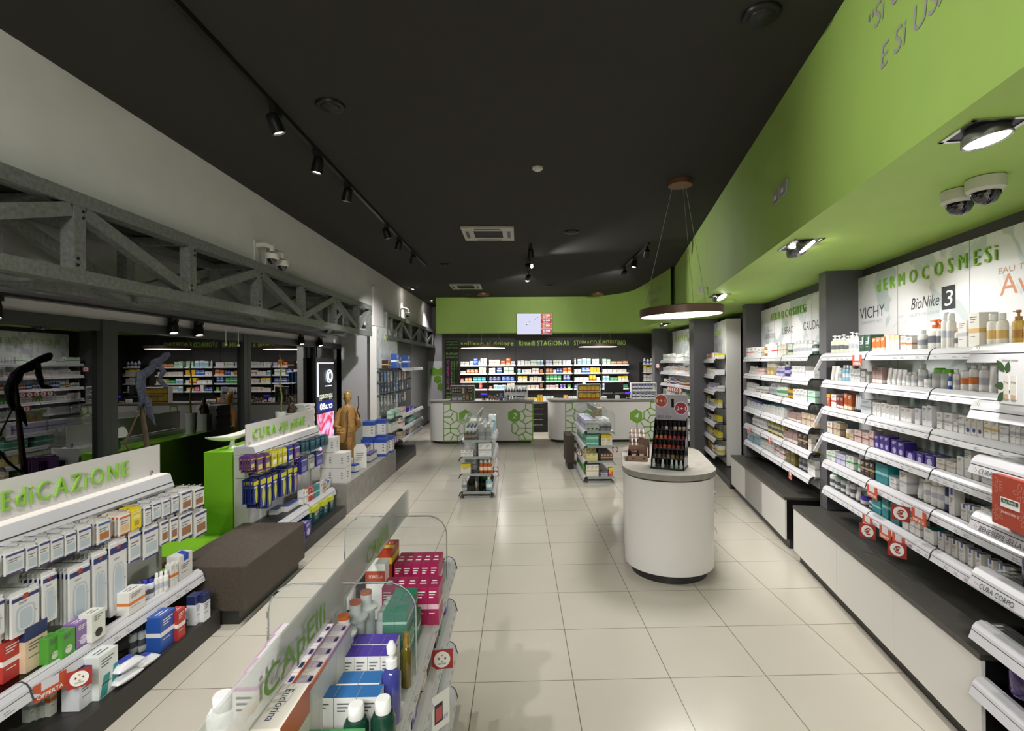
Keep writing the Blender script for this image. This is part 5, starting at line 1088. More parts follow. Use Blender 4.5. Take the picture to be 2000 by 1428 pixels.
# ------------------------------------------------------------------ left-hand gondolas
def gondola(y0, y1, label, sign, sign_x, sign_w, shelf_z, hook_zs, ysign1):
    r = empty('shop_gondola', (-2.36, (y0 + y1) / 2, 0), PI / 2); tag(r, label, 'gondola'); h = (y1 - y0) / 2; mid = (y0 + y1) / 2
    Y = lambda x: x - mid      # room y -> local x ; local y = -(room x) - 2.36
    MB().box(-h + .002, h - .002, -.14, .408, 0, .142, PLINTH).obj('plinth', r, .003)
    MB().box(-h + .031, h - .031, .30, .405, .143, 1.10, WHITE_P).obj('back_panel', r)
    for a in (-h, h - .03): MB().box(a, a + .03, .285, .41, .1425, 1.039, mat('upright_white', '#C9C8C4', .4)).obj('upright', r)
    hd = MB().extrude([(.20, 1.04), (.19, 1.06), (.22, 1.15), (.41, 1.15), (.41, 1.04)], -h, h, RAIL, 'x')
    hd.box(-h, h, .196, .2, 1.085, 1.09, DARKL)
    hdo = hd.obj('header', r)
    MB().box(-h + .02, h - .02, .225, .285, 1.151, 1.158, glow('header_strip', '#FFF6EA', .9)).obj('led_strip', hdo)
    sb = MB().box(-h, Y(ysign1), .292, .300, 1.155, 1.365, mat('sign_board_grey', '#C9C7C4', .45)).obj('sign_board', r)
    letters(sb, sign, SIGNG, (Y(sign_x), .291, 1.205), (1, 0, 0), (0, 0, 1), .108, sign_w, .012)
    for a in (-h + .05, 0, h - .1): MB().box(a, a + .012, .282, .306, 1.15, 1.19, CHROME).obj('sign_clip', r)
    n = 2
    sh = MB().box(-h, h, .02, .30, shelf_z - .009, shelf_z - .001, GLASS).obj('glass_shelf', r)
    for i in range(n):
        b = MB(); rail(b, -h + i * h + .005, i * h - .005 + .03 * i, 0, shelf_z, None, sign if i == 1 else None, True, .03, 1.25); b.obj('price_rail', sh)
    for z in hook_zs: MB().box(-h + .03, h - .03, .285, .30, z - .012, z + .012, CHROME).obj('hook_rail', r)
    return r, mid
g1, m1 = gondola(1.2, 3.86, 'wound care gondola with hanging white dressing packs by the window', 'MEdiCAZiONE', 3.055, .985, .425, (1.06, .90), 3.857)
g2, m2 = gondola(5.05, 6.62, 'foot care gondola with yellow and blue hanging packs beyond the green block', 'CURA dEl piEdE', 5.785, 1.25, .37, (1.08, .875), 6.70)
def hang_pack(w_, h_, sty, d):
    b = MB(); HW = mat('hang_white', '#DAD9D8', .35); NB = mat('hang_navy', '#2C3170', .4)
    cols = {'plaster': ('#DAD9D8', '#3A3F82', '#B8C4CC'), 'brown': ('#D9D6D2', '#2F5FA8', '#B0703A'), 'orange': ('#DED6CE', '#D8622A', '#E0B880'), 'yellow': ('#E0CC2E', '#E6DFA0', '#B89A20'), 'foot': ('#DEDCD8', '#2C3170', '#9A6A48'), 'drop': ('#DCDCDC', '#2C3170', '#B7C3CE'),
            'yellow_purple': ('#6A3F7E', '#CFC41E', '#D8D070'), 'yellow_white': ('#CFC62A', '#E4E0C0', '#F0EEDC'), 'yellow_blue': ('#2E45A0', '#D2C81E', '#E8E4C8'), 'purple_white': ('#55348A', '#D8D0E4', '#B58A96'), 'teal': ('#1C5468', '#5FA0AE', '#163A50'), 'insole': ('#25307E', '#D2CC24', '#C3C83A'), 'insole_orange': ('#25307E', '#D2CC24', '#D08A4A'), 'violet_pack': ('#3A3590', '#C6C2E0', '#8A88C0'), 'grey_pack': ('#A9AAA4', '#4A4C52', '#D8D8D2'),
            'blue_pack': ('#3C6FA0', '#D8D8C8', '#C88A4A'), 'dark_pack': ('#2C3048', '#8AA0B8', '#C9CCD2'), 'mixed_pack': ('#C2BFB8', '#6A4A6A', '#D8A070')}[sty]
    A, B_, C_ = [mat('hang_' + c.lstrip('#'), c, .35) for c in cols]
    hb = h_ - .02
    b.box(-w_ / 2, w_ / 2, -d, 0, 0, hb, A); b.box(-w_ * .5, w_ * .5, -.003, 0, hb, h_, A)
    q = lambda x0, x1, z0, z1, m: b.quad((x0, -d - .0006, z0), (x1, -d - .0006, z0), (x1, -d - .0006, z1), (x0, -d - .0006, z1), m)
    if sty in ('insole', 'insole_orange'):
        q(-w_ / 2, w_ / 2, hb * .82, hb, B_); n = 12
        b.add([(w_ * .05 + w_ * .3 * math.cos(i * 2 * PI / n) * (.8 if math.sin(i * 2 * PI / n) < 0 else 1), -d - .0008, hb * .38 + hb * .36 * math.sin(i * 2 * PI / n)) for i in range(n)], [tuple(range(n))], C_)
        q(-w_ * .4, w_ * .3, hb * .7, hb * .76, PAPER)
    else:
        q(-w_ / 2, w_ / 2, hb * .86, hb * .95, B_)
        if sty == 'drop':
            n = 20; k = .72
            for rr_, m in ((1, C_), (.8, A), (.66, C_)):
                pts = []
                for i in range(n):
                    t = i * 2 * PI / n; cx, cz = math.cos(t), math.sin(t)
                    pts.append((w_ * .36 * rr_ * (abs(cx) ** .5) * (1 if cx > 0 else -1), -d - .0008 - (1 - rr_) * .002, hb * .38 + (hb * .33 - w_ * .36 * (1 - rr_)) * (abs(cz) ** .5) * (1 if cz > 0 else -1)))
                b.add(pts, [tuple(range(n))], m)
            b.text('DROP', NB, (-w_ * .1, -d - .0008, hb * .765), size=.011 if w_ > .1 else .008); q(w_ * .15, w_ * .42, hb * .45, hb * .47, mat('drop_red', '#B05A5A', .5))
            b.add([(w_ * .12 * math.cos(i * PI / 6), -d - .001, hb * .93 + w_ * .1 * math.sin(i * PI / 6)) for i in range(12)], [tuple(range(12))], mat('drop_logo', '#A8402C', .5))
        elif sty == 'yellow':
            q(-w_ * .4, w_ * .4, hb * .55, hb * .75, B_); q(-w_ * .25, w_ * .25, hb * .2, hb * .45, C_)
        else:
            q(-w_ * .38, w_ * .38, hb * .18, hb * .5, C_); q(-w_ * .4, w_ * .3, hb * .66, hb * .71, PRINT); q(-w_ * .4, w_ * .1, hb * .56, hb * .6, PRINT); q(-w_ / 2, w_ / 2, 0, hb * .06, B_)
    return b
HW_ = {'plaster': 'white plaster pack', 'brown': 'blue-banded plaster pack', 'orange': 'orange-banded plaster pack', 'yellow': 'yellow plaster pack', 'foot': 'white bandage box', 'drop': 'tall white dressing pack', 'yellow_purple': 'purple and yellow pack', 'yellow_white': 'yellow foot pack', 'yellow_blue': 'blue and yellow pack', 'purple_white': 'purple foot pack', 'teal': 'dark teal pack', 'insole': 'blue insole pack', 'insole_orange': 'orange-footed insole pack', 'violet_pack': 'violet foot pack', 'grey_pack': 'grey foot pack', 'blue_pack': 'blue brush pack', 'dark_pack': 'dark brush pack', 'mixed_pack': 'mixed brush pack'}
HM = {}
def hang(root_obj, mid, items, where, name, xf=-2.45, step=.023, xb=-2.655):
    for hi, it in enumerate(items):
        row_, sty, y, w_, h_, z0, n = it
        n += 2 if sty in ('plaster', 'drop', 'insole', 'yellow_white', 'yellow_purple') else 1
        n = min(n, 1 + int((xf - xb - .02) / step)); d = .011 if sty != 'foot' else .03
        st = step if sty != 'foot' else .042
        if sty == 'foot': n = min(n, 4)
        key = (sty, round(w_ * .9, 3), round(h_, 3))
        if key not in HM: HM[key] = hang_pack(w_ * .9, h_, sty, d).mesh('hang_pack')
        hk = MB(); L = (lambda X: -X - 2.36); z = z0 + h_
        hk.tube([(y - mid, L(xb), z + .006), (y - mid, L(xf) - .01, z + .006), (y - mid, L(xf) - .018, z + .018)], .003, CHROME, 6); hk.obj('hook', root_obj)
        for k in range(n):
            o = bpy.data.objects.new(name, HM[key]); COL.objects.link(o); o.location = (xf - d - k * st, y + (random.uniform(-.003, .003) if k else 0), z0); o.rotation_euler = (0, 0, PI / 2 + (random.uniform(-.05, .05) if k else .0))
            rw = 'upper' if row_ == 'upper' else 'lower'
            pl = f'{ordw(hi_of(items, hi))} hook of {rw} {where} row'
            tag(o, (f'{HW_[sty]} hanging frontmost, {pl}' if k == 0 else f'{HW_[sty]}, {ordw(k)} behind the front, {pl}'), 'hanging pack', f'hanging packs on the {where} gondola')
def hi_of(items, i): return sum(1 for j in range(i) if items[j][0] == items[i][0])
hang(g1, m1, MED_HANG[0], 'wound care', 'dressing_pack')
hang(g2, m2, FOOT_HANG[0], 'foot care', 'foot_care_pack', -2.47, .024)
def lstock(L, z, xf, place, group, names):
    for it in L:
        kind, key, y, w_, h_, k = it
        dd = min(.09, max(.04, w_ * .8)) if kind == 'C' else 0
        X = xf * k
        loc = (X, y, z) if kind == 'C' else (X - w_ * .45, y, z)
        o = product(kind, key, w_, h_, dd, loc, PI / 2, names + {'C': 'carton', 'B': 'bottle', 'P': 'pump_bottle', 'T': 'cream_tube', 'J': 'jar', 'S': 'spray_can'}[kind])
        reg(o, f'{ST[key][3]} {WORD[kind]}', WORD[kind], place, y, 'near', group)
lstock(MED_SHELF[0], .426, -2.44, 'glass shelf of wound care gondola', 'packs on the wound care shelf', 'dressing_')
lstock(MED_FLOOR[0], .1435, -2.30, 'plinth of wound care gondola', 'packs on the wound care plinth', 'dressing_')
lstock(FOOT_SHELF[0], .371, -2.40, 'glass shelf of foot care gondola', 'packs on the foot care shelf', 'foot_care_')
lstock(FOOT_FLOOR[0], .1435, -2.36, 'plinth of foot care gondola', 'packs on the foot care plinth', 'foot_care_')
# soft wipe packs, the bag and the flat box on the plinth
def soft_pack(w_, h_, d, m, m2):
    b = MB(); rings = []
    for t, k in ((0, .05), (.06, .5), (.25, .95), (.5, 1), (.75, .95), (.94, .5), (1, .05)):
        x = (t - .5) * w_; rings.append([(x, d / 2 * math.cos(a * PI / 8), h_ / 2 + h_ / 2 * k * math.sin(a * PI / 8)) for a in range(16)])
    b.loft(rings, m); b.box(-w_ * .28, w_ * .28, -d * .2, d * .2, h_ * .99, h_ * 1.03, m2); return b
for y, z, lab in ((2.99, .1435, 'white wipes packet lying at the bottom of the pair on the plinth'), (3.0, .205, 'white wipes packet lying on top of another on the plinth'), (3.13, .1435, 'white wipes packet lying further along the plinth, before navy-capped bottles')):
    tag(soft_pack(.17, .06, .11, mat('wipes_white', '#DEDEE2', .3), mat('wipes_blue', '#3A4AA8', .4)).obj('wipes_packet', loc=(-2.27, y, z), rz=PI / 2 - .15), lab, 'wipes packet')
tag(soft_pack(.10, .09, .08, mat('cotton_blue', '#9AA8D0', .4, noise=(60, .7)), mat('cotton_white', '#E0E0E4', .4)).obj('cotton_bag', loc=(-2.34, 3.66, .1435), rz=PI / 2), 'blue-dotted white bag of cotton on the wound care plinth', 'bag')
b = MB().box(-.14, .14, -.05, .05, 0, .035, mat('flat_dark', '#232A26', .4)); b.box(-.14, .0, -.0506, .05, .0351, .0353, mat('flat_green', '#7AB03A', .4))
tag(b.obj('flat_box', loc=(-2.20, 2.35, .1435), rz=PI / 2), 'flat black and green box lying at the near end of the plinth', 'box')
offer_tag((-2.335, 2.61, .315), PI / 2 - .2, 'orange offer tag under the price rail of the wound care gondola')
euro_sign((-2.27, 2.70, .295), PI / 2 - .9, 'red square sign with gold flower emblem beside offer tag, wound care gondola', .10, 'logo')

# ------------------------------------------------------------------ felt bench, green display platform and what stands on it
r = empty('felt_bench', (-2.34, 4.43, 0)); tag(r, 'brown felt-covered low bench standing between the two left-hand gondolas', 'bench')
MB().box(-.30, .285, -.535, .535, .10, .443, FOAM).obj('seat', r, .012)
MB().box(-.28, .23, -.52, .52, 0, .098, PLINTH).obj('plinth', r)
tag(MB().box(-3.455, -2.79, 1.2, 9.9, 0, .295, GREENG).obj('display_platform'), 'low bright green display platform along the shop window', 'platform')
tag(MB().box(-3.06, -2.785, 6.67, 7.22, .297, 1.10, WHITE_M).obj('display_pedestal'), 'plain white pedestal under the stack of flat white boxes', 'pedestal')
tag(MB().box(-3.06, -2.785, 5.06, 6.66, .297, 1.10, GREENG).obj('display_block'), 'tall bright green block standing behind the foot care gondola', 'display block')
# white pod vase
PODW = mat('pod_white', '#D8D8CC', .3)
b = MB(); rings = []
for t in range(13):
    u = t / 12; L_ = .52; hw = .075 * math.sin(PI * min(1, u * .93 + .05)) ** .7 + .004; zz = .12 + .03 * (u - .35) ** 2 * 6
    rings.append([(hw * math.cos(a * PI / 7), -L_ / 2 + u * L_, zz + (.045 * math.sin(a * PI / 7) if math.sin(a * PI / 7) < 0 else .008) * 1 * (.4 + .6 * math.sin(PI * u))) for a in range(14)])
b.loft(rings, PODW); b.lathe([(.05, 0), (.03, .02), (.02, .07), (.04, .10)], PODW, 16)
tag(b.obj('leaf_bowl', loc=(-2.93, 5.32, 1.1005), rz=-.5), 'white boat-shaped bowl on a foot, on top of the green block', 'bowl')
r = empty('potted_stem', (-2.96, 6.45, 1.1005)); tag(r, 'tall thin bare stem in a white pot behind the foot care sign', 'potted plant')
MB().lathe([(.05, 0), (.065, .26), (.056, .26), (.052, .20)], WHITE_P, 20).obj('pot', r)
MB().tube([(.0, 0, .18), (.015, .0, .45), (-.01, .005, .62), (.012, 0, .80), (-.008, .0, .97)], [.012, .010, .009, .008, .004], mat('stem_olive', '#7C7A38', .6, noise=(40, .3)), 8).obj('stem', r)
# stack of white folded cartons and the bust
for i in range(9):
    o = MB().box(-.11, .11, -.16, .16, 0, .034, WHITE_M).box(.1101, .1106, -.14, -.02, .01, .022, PRINT).obj('flat_white_box', loc=(-2.93, 7.0, 1.1005 + i * .0345), rz=.05 * math.sin(i * 2.1)); tag(o, f'flat white box, {ordw(i)} from the bottom of the stack behind foot care sign', 'box', 'stack of flat white boxes')
BRZ = mat('dark_bronze', '#5A4A38', .35, metal=.6)
r = empty('bust_figurine', (-2.95, 6.735, 1.1005)); tag(r, 'small dark bronze seated figurine on white base behind the foot care sign', 'figurine')
MB().box(-.06, .06, -.06, .06, 0, .22, WHITE_P).obj('base', r)
b = MB(); b.loft([[(rx * math.cos(a * PI / 8) + ox, ry * math.sin(a * PI / 8), z) for a in range(16)] for z, rx, ry, ox in ((.22, .05, .055, 0), (.25, .055, .06, 0), (.29, .04, .05, 0), (.33, .035, .055, 0), (.35, .02, .03, 0), (.36, .014, .014, .003), (.372, .022, .021, .005), (.40, .028, .024, .007), (.425, .018, .018, .003), (.43, .002, .002, 0))], BRZ)
for sy in (-1, 1): b.tube([(0, sy * .05, .335), (.02, sy * .065, .29), (.055, sy * .03, .27)], [.014, .012, .010], BRZ, 8)
b.obj('figure', r)
# driftwood stand with folded grey leaf
r = empty('driftwood_plant', (-3.02, 4.25, .296)); tag(r, 'tall dark dried stems with a folded blue-grey leaf before the window', 'dried plant')
BK = mat('bark_brown', '#4A3B2C', .8, noise=(30, .3))
MB().box(-.12, .12, -.12, .12, 0, .05, BK).obj('base', r)
MB().tube([(0, 0, .03), (.0, .03, .5), (.01, -.02, 1.0), (-.01, -.09, 1.55)], [.03, .024, .02, .014], BK, 8).obj('stem', r)
MB().tube([(.03, .02, .03), (.02, .14, .5), (0, .12, .66), (.02, -.12, .9), (0, -.24, 1.05), (.01, -.1, 1.3)], [.012, .011, .01, .010, .008, .006], BK, 7).obj('stem', r)
LF_ = mat('blue_grey_leaf', '#34384A', .6, noise=(40, .6), bump=(60, 1.0))
def leaf(pts, rs, flat, nm='leaf'):
    b = MB(); rings = []; P_ = [Vector(p) for p in pts]
    for i, p in enumerate(P_):
        d = (P_[min(i + 1, len(P_) - 1)] - P_[max(i - 1, 0)]).normalized(); sd = d.cross(Vector((1, 0, 0))).normalized()
        rings.append([p + sd * (rs[i] * math.cos(a * PI / 5)) + Vector((1, 0, 0)) * (rs[i] * flat * math.sin(a * PI / 5)) for a in range(10)])
    b.loft(rings, LF_); return b.obj(nm, r)
leaf([(0, -.10, 1.30), (.03, -.09, 1.38), (.02, -.10, 1.48), (.0, -.07, 1.57), (.03, .0, 1.62), (.0, .07, 1.66), (.02, .14, 1.70), (.0, .21, 1.73), (.01, .25, 1.75)], [.012, .03, .045, .05, .035, .042, .03, .036, .02], .6)
leaf([(0, .12, 1.67), (.03, .15, 1.60), (.0, .14, 1.53), (.02, .18, 1.48), (.0, .24, 1.47)], [.02, .03, .028, .022, .012], .5)
leaf([(0, -.08, 1.46), (.04, -.05, 1.36), (.02, .0, 1.26), (.03, .05, 1.16)], [.03, .036, .03, .006], .5)

# ------------------------------------------------------------------ cement block with carved statue and boxes
tag(MB().box(-2.76, -2.23, 6.68, 9.33, 0, .40, STONE).box(-2.76, -2.21, 9.33, 9.34, 0, .01, STONE).obj('cement_block', bevel=.004), 'long low grey cement-look block between the foot care gondola and wall shelf', 'display block')
b = MB().extrude([(-2.76, 9.36), (-2.23, 9.36), (-2.2, 11.0), (-2.33, 11.6), (-2.76, 11.6)], 0, .12, PLINTH)
tag(b.obj('floor_plinth'), 'dark low floor plinth under the wall shelf beyond the cement block', 'plinth')
WOOD = mat('carved_wood', '#A87E46', .5, noise=(18, .22)); GOLD = mat('gilded_wood', '#C29A58', .4, metal=.35, noise=(18, .2))
st = empty('carved_statue', (-2.575, 7.90, 0.4005), .0); tag(st, 'carved wooden robed statue holding a basket, standing on the cement block', 'statue')
b = MB()
prof = [(.0, .17, .14, 0), (.03, .165, .14, 0), (.2, .15, .13, 0), (.4, .142, .125, 0), (.515, .145, .125, 0), (.52, .172, .15, .005), (.535, .175, .152, .005), (.62, .172, .145, .005), (.70, .165, .135, .0), (.80, .15, .115, 0), (.88, .12, .095, 0), (.915, .075, .07, 0), (.935, .05, .05, .0), (.965, .045, .045, .005)]
rings = []
for z, rx, ry, ox in prof:
    rings.append([(ox + rx * math.cos(a * PI / 16) * (1 + (.05 * math.sin(a * 1.9) if z < .62 else .015 * math.sin(a * 2.3))), ry * math.sin(a * PI / 16) * (1 + (.05 * math.cos(a * 2.1) if z < .62 else 0)), z) for a in range(32)])
b.loft(rings, WOOD)
for sx, el, ha in ((-1, (-.20, -.05, .60), (-.10, -.19, .56)), (1, (.20, -.03, .60), (.19, -.16, .72))):
    b.tube([(sx * .10, 0, .86), (sx * .16, -.01, .76), el, ((el[0] + ha[0]) / 2, (el[1] + ha[1]) / 2 - .01, (el[2] + ha[2]) / 2), ha], [.05, .06, .058, .045, .028], WOOD, 12)
b.box(-.008, .004, -.158, -.12, .53, .86, BK)
for k in range(4): b.ball((.02, -.152 + .006 * k, .60 + .07 * k), .008, BK, 6)
bo = b.obj('robed_body', st)
b = MB(); rings = []
for z, rx, ry, oy in ((.95, .038, .04, 0), (.985, .048, .055, -.006), (1.02, .058, .066, -.008), (1.06, .062, .068, -.004), (1.10, .056, .06, .002), (1.125, .036, .04, .004), (1.135, .005, .005, .004)):
    rings.append([(rx * math.cos(a * PI / 10), oy + ry * math.sin(a * PI / 10), z) for a in range(20)])
b.loft(rings, GOLD); b.ball((0, -.072, 1.03), .012, GOLD, 8); b.tube([(-.02, -.06, 1.0), (.02, -.06, 1.0)], .006, WOOD, 6)
for sx in (-1, 1): b.ball((sx * .022, -.062, 1.048), .007, WOOD, 8); b.ball((sx * .06, 0, 1.03), .014, GOLD, 8)
b.obj('head', st)
MB().tube([(.085 * math.cos(a * PI / 12), .03, 1.06 + .085 * math.sin(a * PI / 12)) for a in range(25)], .005, GOLD, 6).obj('halo', st)
for sx, ha in ((-1, (-.10, -.20, .56)), (1, (.19, -.17, .725))):
    b = MB(); b.ball(ha, .026, GOLD, 10, 1, 1.1, .8)
    for k in range(5): b.tube([(ha[0] - .018 + k * .009, ha[1] - .015, ha[2]), (ha[0] - .02 + k * .010, ha[1] - .04, ha[2] - .006), (ha[0] - .016 + k * .009, ha[1] - .05, ha[2] - .022)], [.0065, .006, .004], GOLD, 6)
    b.obj('hand', st)
b = MB().lathe([(.05, .38), (.085, .43), (.09, .54), (.08, .55)], WOOD, 18, (-.12, -.22, 0))
for k in range(9): b.ball((-.12 + .06 * math.cos(k * .9) * (k > 1), -.22 + .055 * math.sin(k * .9) * (k > 1), .565 + .02 * (k < 2)), .03, GOLD, 8)
b.obj('fruit_basket', st)
MB().tube([(.21, -.10, .70), (.22, -.13, .76), (.17, -.12, .84), (.20, -.12, .92), (.19, -.11, 1.06)], [.016, .016, .013, .011, .008], mat('dark_branch', '#4A3626', .6), 8).obj('branch', st)
b = MB().box(-.05, .05, -.012, .0, .20, .36, mat('carved_plaque', '#7A5228', .6)); 
for k in range(5): b.box(-.04, .04, -.015, -.012, .22 + k * .028, .226 + k * .028, BK)
b.obj('carved_plaque', st).location = (-.06, -.15, 0)
st.rotation_euler = (0, 0, .35); st.scale = (.80, .86, 1.0); st.location.x = -2.62
BX = mat('box_white', '#D9D8D6', .45); BBL = mat('box_royal', '#2C4EA8', .4)
def display_box(x, y, z, w_, d, h_, rz, label, top=None, name='boxed_device', dots=True):
    b = MB().box(-w_ / 2, w_ / 2, -d / 2, d / 2, 0, h_, BX)
    e = .0006
    if top:
        for z0, z1 in ((h_ * .78, h_), (0, h_ * .14)):
            b.quad((-w_ / 2, -d / 2 - e, z0), (w_ / 2, -d / 2 - e, z0), (w_ / 2, -d / 2 - e, z1), (-w_ / 2, -d / 2 - e, z1), top); b.quad((w_ / 2 + e, -d / 2, z0), (w_ / 2 + e, d / 2, z0), (w_ / 2 + e, d / 2, z1), (w_ / 2 + e, -d / 2, z1), top)
        b.quad((-w_ / 2, -d / 2, h_ + e), (w_ / 2, -d / 2, h_ + e), (w_ / 2, d / 2, h_ + e), (-w_ / 2, d / 2, h_ + e), top)
    if dots:
        for k in range(3): b.box(w_ * .2, w_ * .34, -d / 2 - .001, -d / 2, h_ * (.3 + .17 * k), h_ * (.38 + .17 * k), PRINT); b.box(w_ / 2, w_ / 2 + .001, -d * .1, d * .1, h_ * (.3 + .17 * k), h_ * (.38 + .17 * k), PRINT)
    o = b.obj(name, loc=(x, y, z), rz=rz); tag(o, label, 'box', 'boxed devices on the cement block'); return o
zb = .4005
for i, (x, y, z, lab) in enumerate(((-2.52, 6.86, zb, 'white device box at the bottom of the window-side column on cement block'), (-2.345, 6.84, zb, 'white device box at the bottom of the aisle-side column on cement block'), (-2.52, 6.87, zb + .196, 'white device box in the middle of the window-side column on cement block'), (-2.345, 6.85, zb + .196, 'white device box on top of the aisle-side column on cement block'), (-2.50, 6.88, zb + .392, 'white device box topmost of the window-side column on cement block'))):
    display_box(x, y, z, .165, .22, .192, .06 * (-1) ** i, lab)
for x, y, z, lab in ((-2.54, 8.72, zb, 'blue-topped brace box, window-side of the lower row beyond statue'), (-2.33, 8.74, zb, 'blue-topped brace box, middle of the lower row beyond statue'), (-2.31, 9.06, zb, 'blue-topped brace box at the far end of lower row beyond statue'), (-2.54, 8.98, zb + .0, 'blue-topped brace box behind the lower row, next to wall shelf'), (-2.52, 8.75, zb + .292, 'blue-topped brace box in the upper row, nearer the window'), (-2.40, 9.0, zb + .292, 'blue-topped brace box in the upper row, further along')):
    display_box(x, y, z, .195, .21, .29, .04, lab, BBL, 'brace_box', True)
for x, y, z, w_, h_, rz, lab in ((-2.48, 7.33, zb, .10, .13, .3, 'small blue and white box beside the white device boxes'), (-2.37, 7.42, zb, .10, .12, -.2, 'small white box leaning by the blue and white one'), (-2.50, 7.56, zb, .12, .17, .2, 'narrow white box before the statue, nearer one')):
    display_box(x, y, z, w_, .11, h_, rz, lab, BBL if 'blue' in lab else None, 'small_box', False)
VL = mat('box_violet', '#6A5A8A', .4)
for i in range(8):
    rw, cl = divmod(i, 4)
    display_box(-2.50 + .115 * rw, 8.16 + cl * .105, zb, .09, .10, .25 if rw == 0 else .135, .12, f'violet-topped white carton, {ordw(cl)} in the {("window-side", "aisle-side")[rw]} row beside the statue', VL, 'stepped_carton', False)
b = MB().extrude([(-.09, 0), (.09, 0), (.09, .30), (.05, .36), (-.05, .36), (-.09, .30)], -.004, .004, PAPER, 'y')
for k in range(4): b.box(-.06, .05 - .01 * k, -.006, -.004, .22 - k * .03, .228 - k * .03, PRINT)
tag(b.obj('counter_card', loc=(-2.36, 7.68, .4005), rz=.25), 'white round-topped standing card with green print before the statue', 'card')

# ------------------------------------------------------------------ wall shelf on the left, beyond the block
ul = empty('wall_shelving', (-2.45, 11.5, 0), PI / 2); tag(ul, 'left-hand wall shelving of hanging brushes and boxes beyond the cement block', 'shelving')
pn = MB().box(-1.52, .22, .30, .42, .24, 2.68, WHITE_M).box(-1.50, .21, .298, .30, .26, 2.66, BOARD2).obj('sign_board', ul)
letters(pn, 'iGiENE', mat('pale_sign_green'), (-.62, .297, 2.42), (1, 0, 0), (0, 0, 1), .14, .8, .008)
MB().box(.22, 1.70, .31, .40, .24, 2.45, mat('dark_back', '#4B4C4C', .5)).obj('back_panel', ul)
for z in (1.86, .87, .60, .36): 
    sh = MB().box(-1.50, 1.68, .02, .30, z - .009, z - .001, GLASS).obj('glass_shelf', ul)
    for a, c in ((-.62, .5), (.5, 1.66)): b = MB(); rail(b, a, c, 0, z); b.obj('price_rail', sh)
HZ = (1.80, 1.585, 1.33)
for z in HZ: MB().box(-1.5, 1.66, .285, .298, z - .01, z + .01, CHROME).obj('hook_rail', ul)
for ri, (z, stys) in enumerate(zip(HZ, (('blue_pack', 'mixed_pack', 'teal', 'blue_pack', 'mixed_pack', 'blue_pack', 'mixed_pack'), ('dark_pack', 'teal', 'dark_pack', 'blue_pack', 'dark_pack', 'grey_pack', 'teal', 'dark_pack'), ('grey_pack', 'mixed_pack', 'dark_pack', 'mixed_pack', 'blue_pack', 'dark_pack', 'mixed_pack')))):
    L = [('upper', s_, 10.12 + j * .24, .12, .19, z - .20, 3) for j, s_ in enumerate(stys)]
    for hi, it in enumerate(L):
        _, sty, y, w_, h_, z0, n = it; key = (sty, .12, .19, ri)
        if key not in HM: HM[key] = hang_pack(.12, .19, sty, .011).mesh('hang_pack')
        hk = MB().tube([(y - 11.5, .29, z - .004), (y - 11.5, .08, z - .004)], .003, CHROME, 6); hk.obj('hook', ul)
        for k in range(n):
            o = bpy.data.objects.new('brush_pack', HM[key]); COL.objects.link(o); o.location = (-2.56 - k * .06, y, z0); o.rotation_euler = (0, 0, PI / 2)
            tag(o, f'{HW_[sty]} {("hanging frontmost", "hanging second back", "hanging third back")[k]}, {ordw(hi)} hook of {("top", "middle", "lower")[ri]} wall shelf row', 'hanging pack', 'hanging packs on the left-hand wall shelf')
FL = ((0.0, 0.0), PI / 2)
stock(FL, [('C', 'grey_pack' if 0 else 'pale_grey', 10.4, .12, .10)] + [('C', 'mint', 10.2 + j * .11, .10, .15) for j in range(7)] + [('C', 'pink', 11.1 + j * .12, .11, .14) for j in range(3)] + [('C', 'violet', 11.8 + j * .14, .13, .08) for j in range(4)], .871, 2.50, 'first shelf under the hooks, left-hand wall shelf', 'near', 'packs on the left-hand wall shelf', 'hygiene_', 1, .1, True)
stock(FL, [('C', 'white_tealtop', 10.15 + j * .10, .09, .17) for j in range(6)] + [('C', 'white_red', 10.9 + j * .09, .08, .20) for j in range(5)] + [('C', 'grey_teal', 11.75 + j * .13, .12, .11) for j in range(6)], .601, 2.50, 'middle shelf of left-hand wall shelf', 'near', 'packs on the left-hand wall shelf', 'hygiene_', 1, .1, True)
stock(FL, [('C', 'purple', 10.3 + j * .16, .15, .12) for j in range(3)] + [('C', 'beige', 11.0 + j * .14, .13, .15) for j in range(3)] + [('C', 'white', 11.8 + j * .22, .20, .14) for j in range(4)], .361, 2.50, 'bottom shelf of left-hand wall shelf', 'near', 'packs on the left-hand wall shelf', 'hygiene_', 1, .1, True)
stock(FL, [('C', 'blue', 10.85, .22, .30), ('C', 'blue', 11.10, .18, .25), ('C', 'blue', 11.95, .3, .27), ('C', 'dark_brown', 10.1, .12, .16), ('C', 'dark_brown', 10.25, .1, .12)], 1.861, 2.54, 'top shelf of left-hand wall shelf', 'near', 'packs on the left-hand wall shelf', 'hygiene_', 1, .12, True)

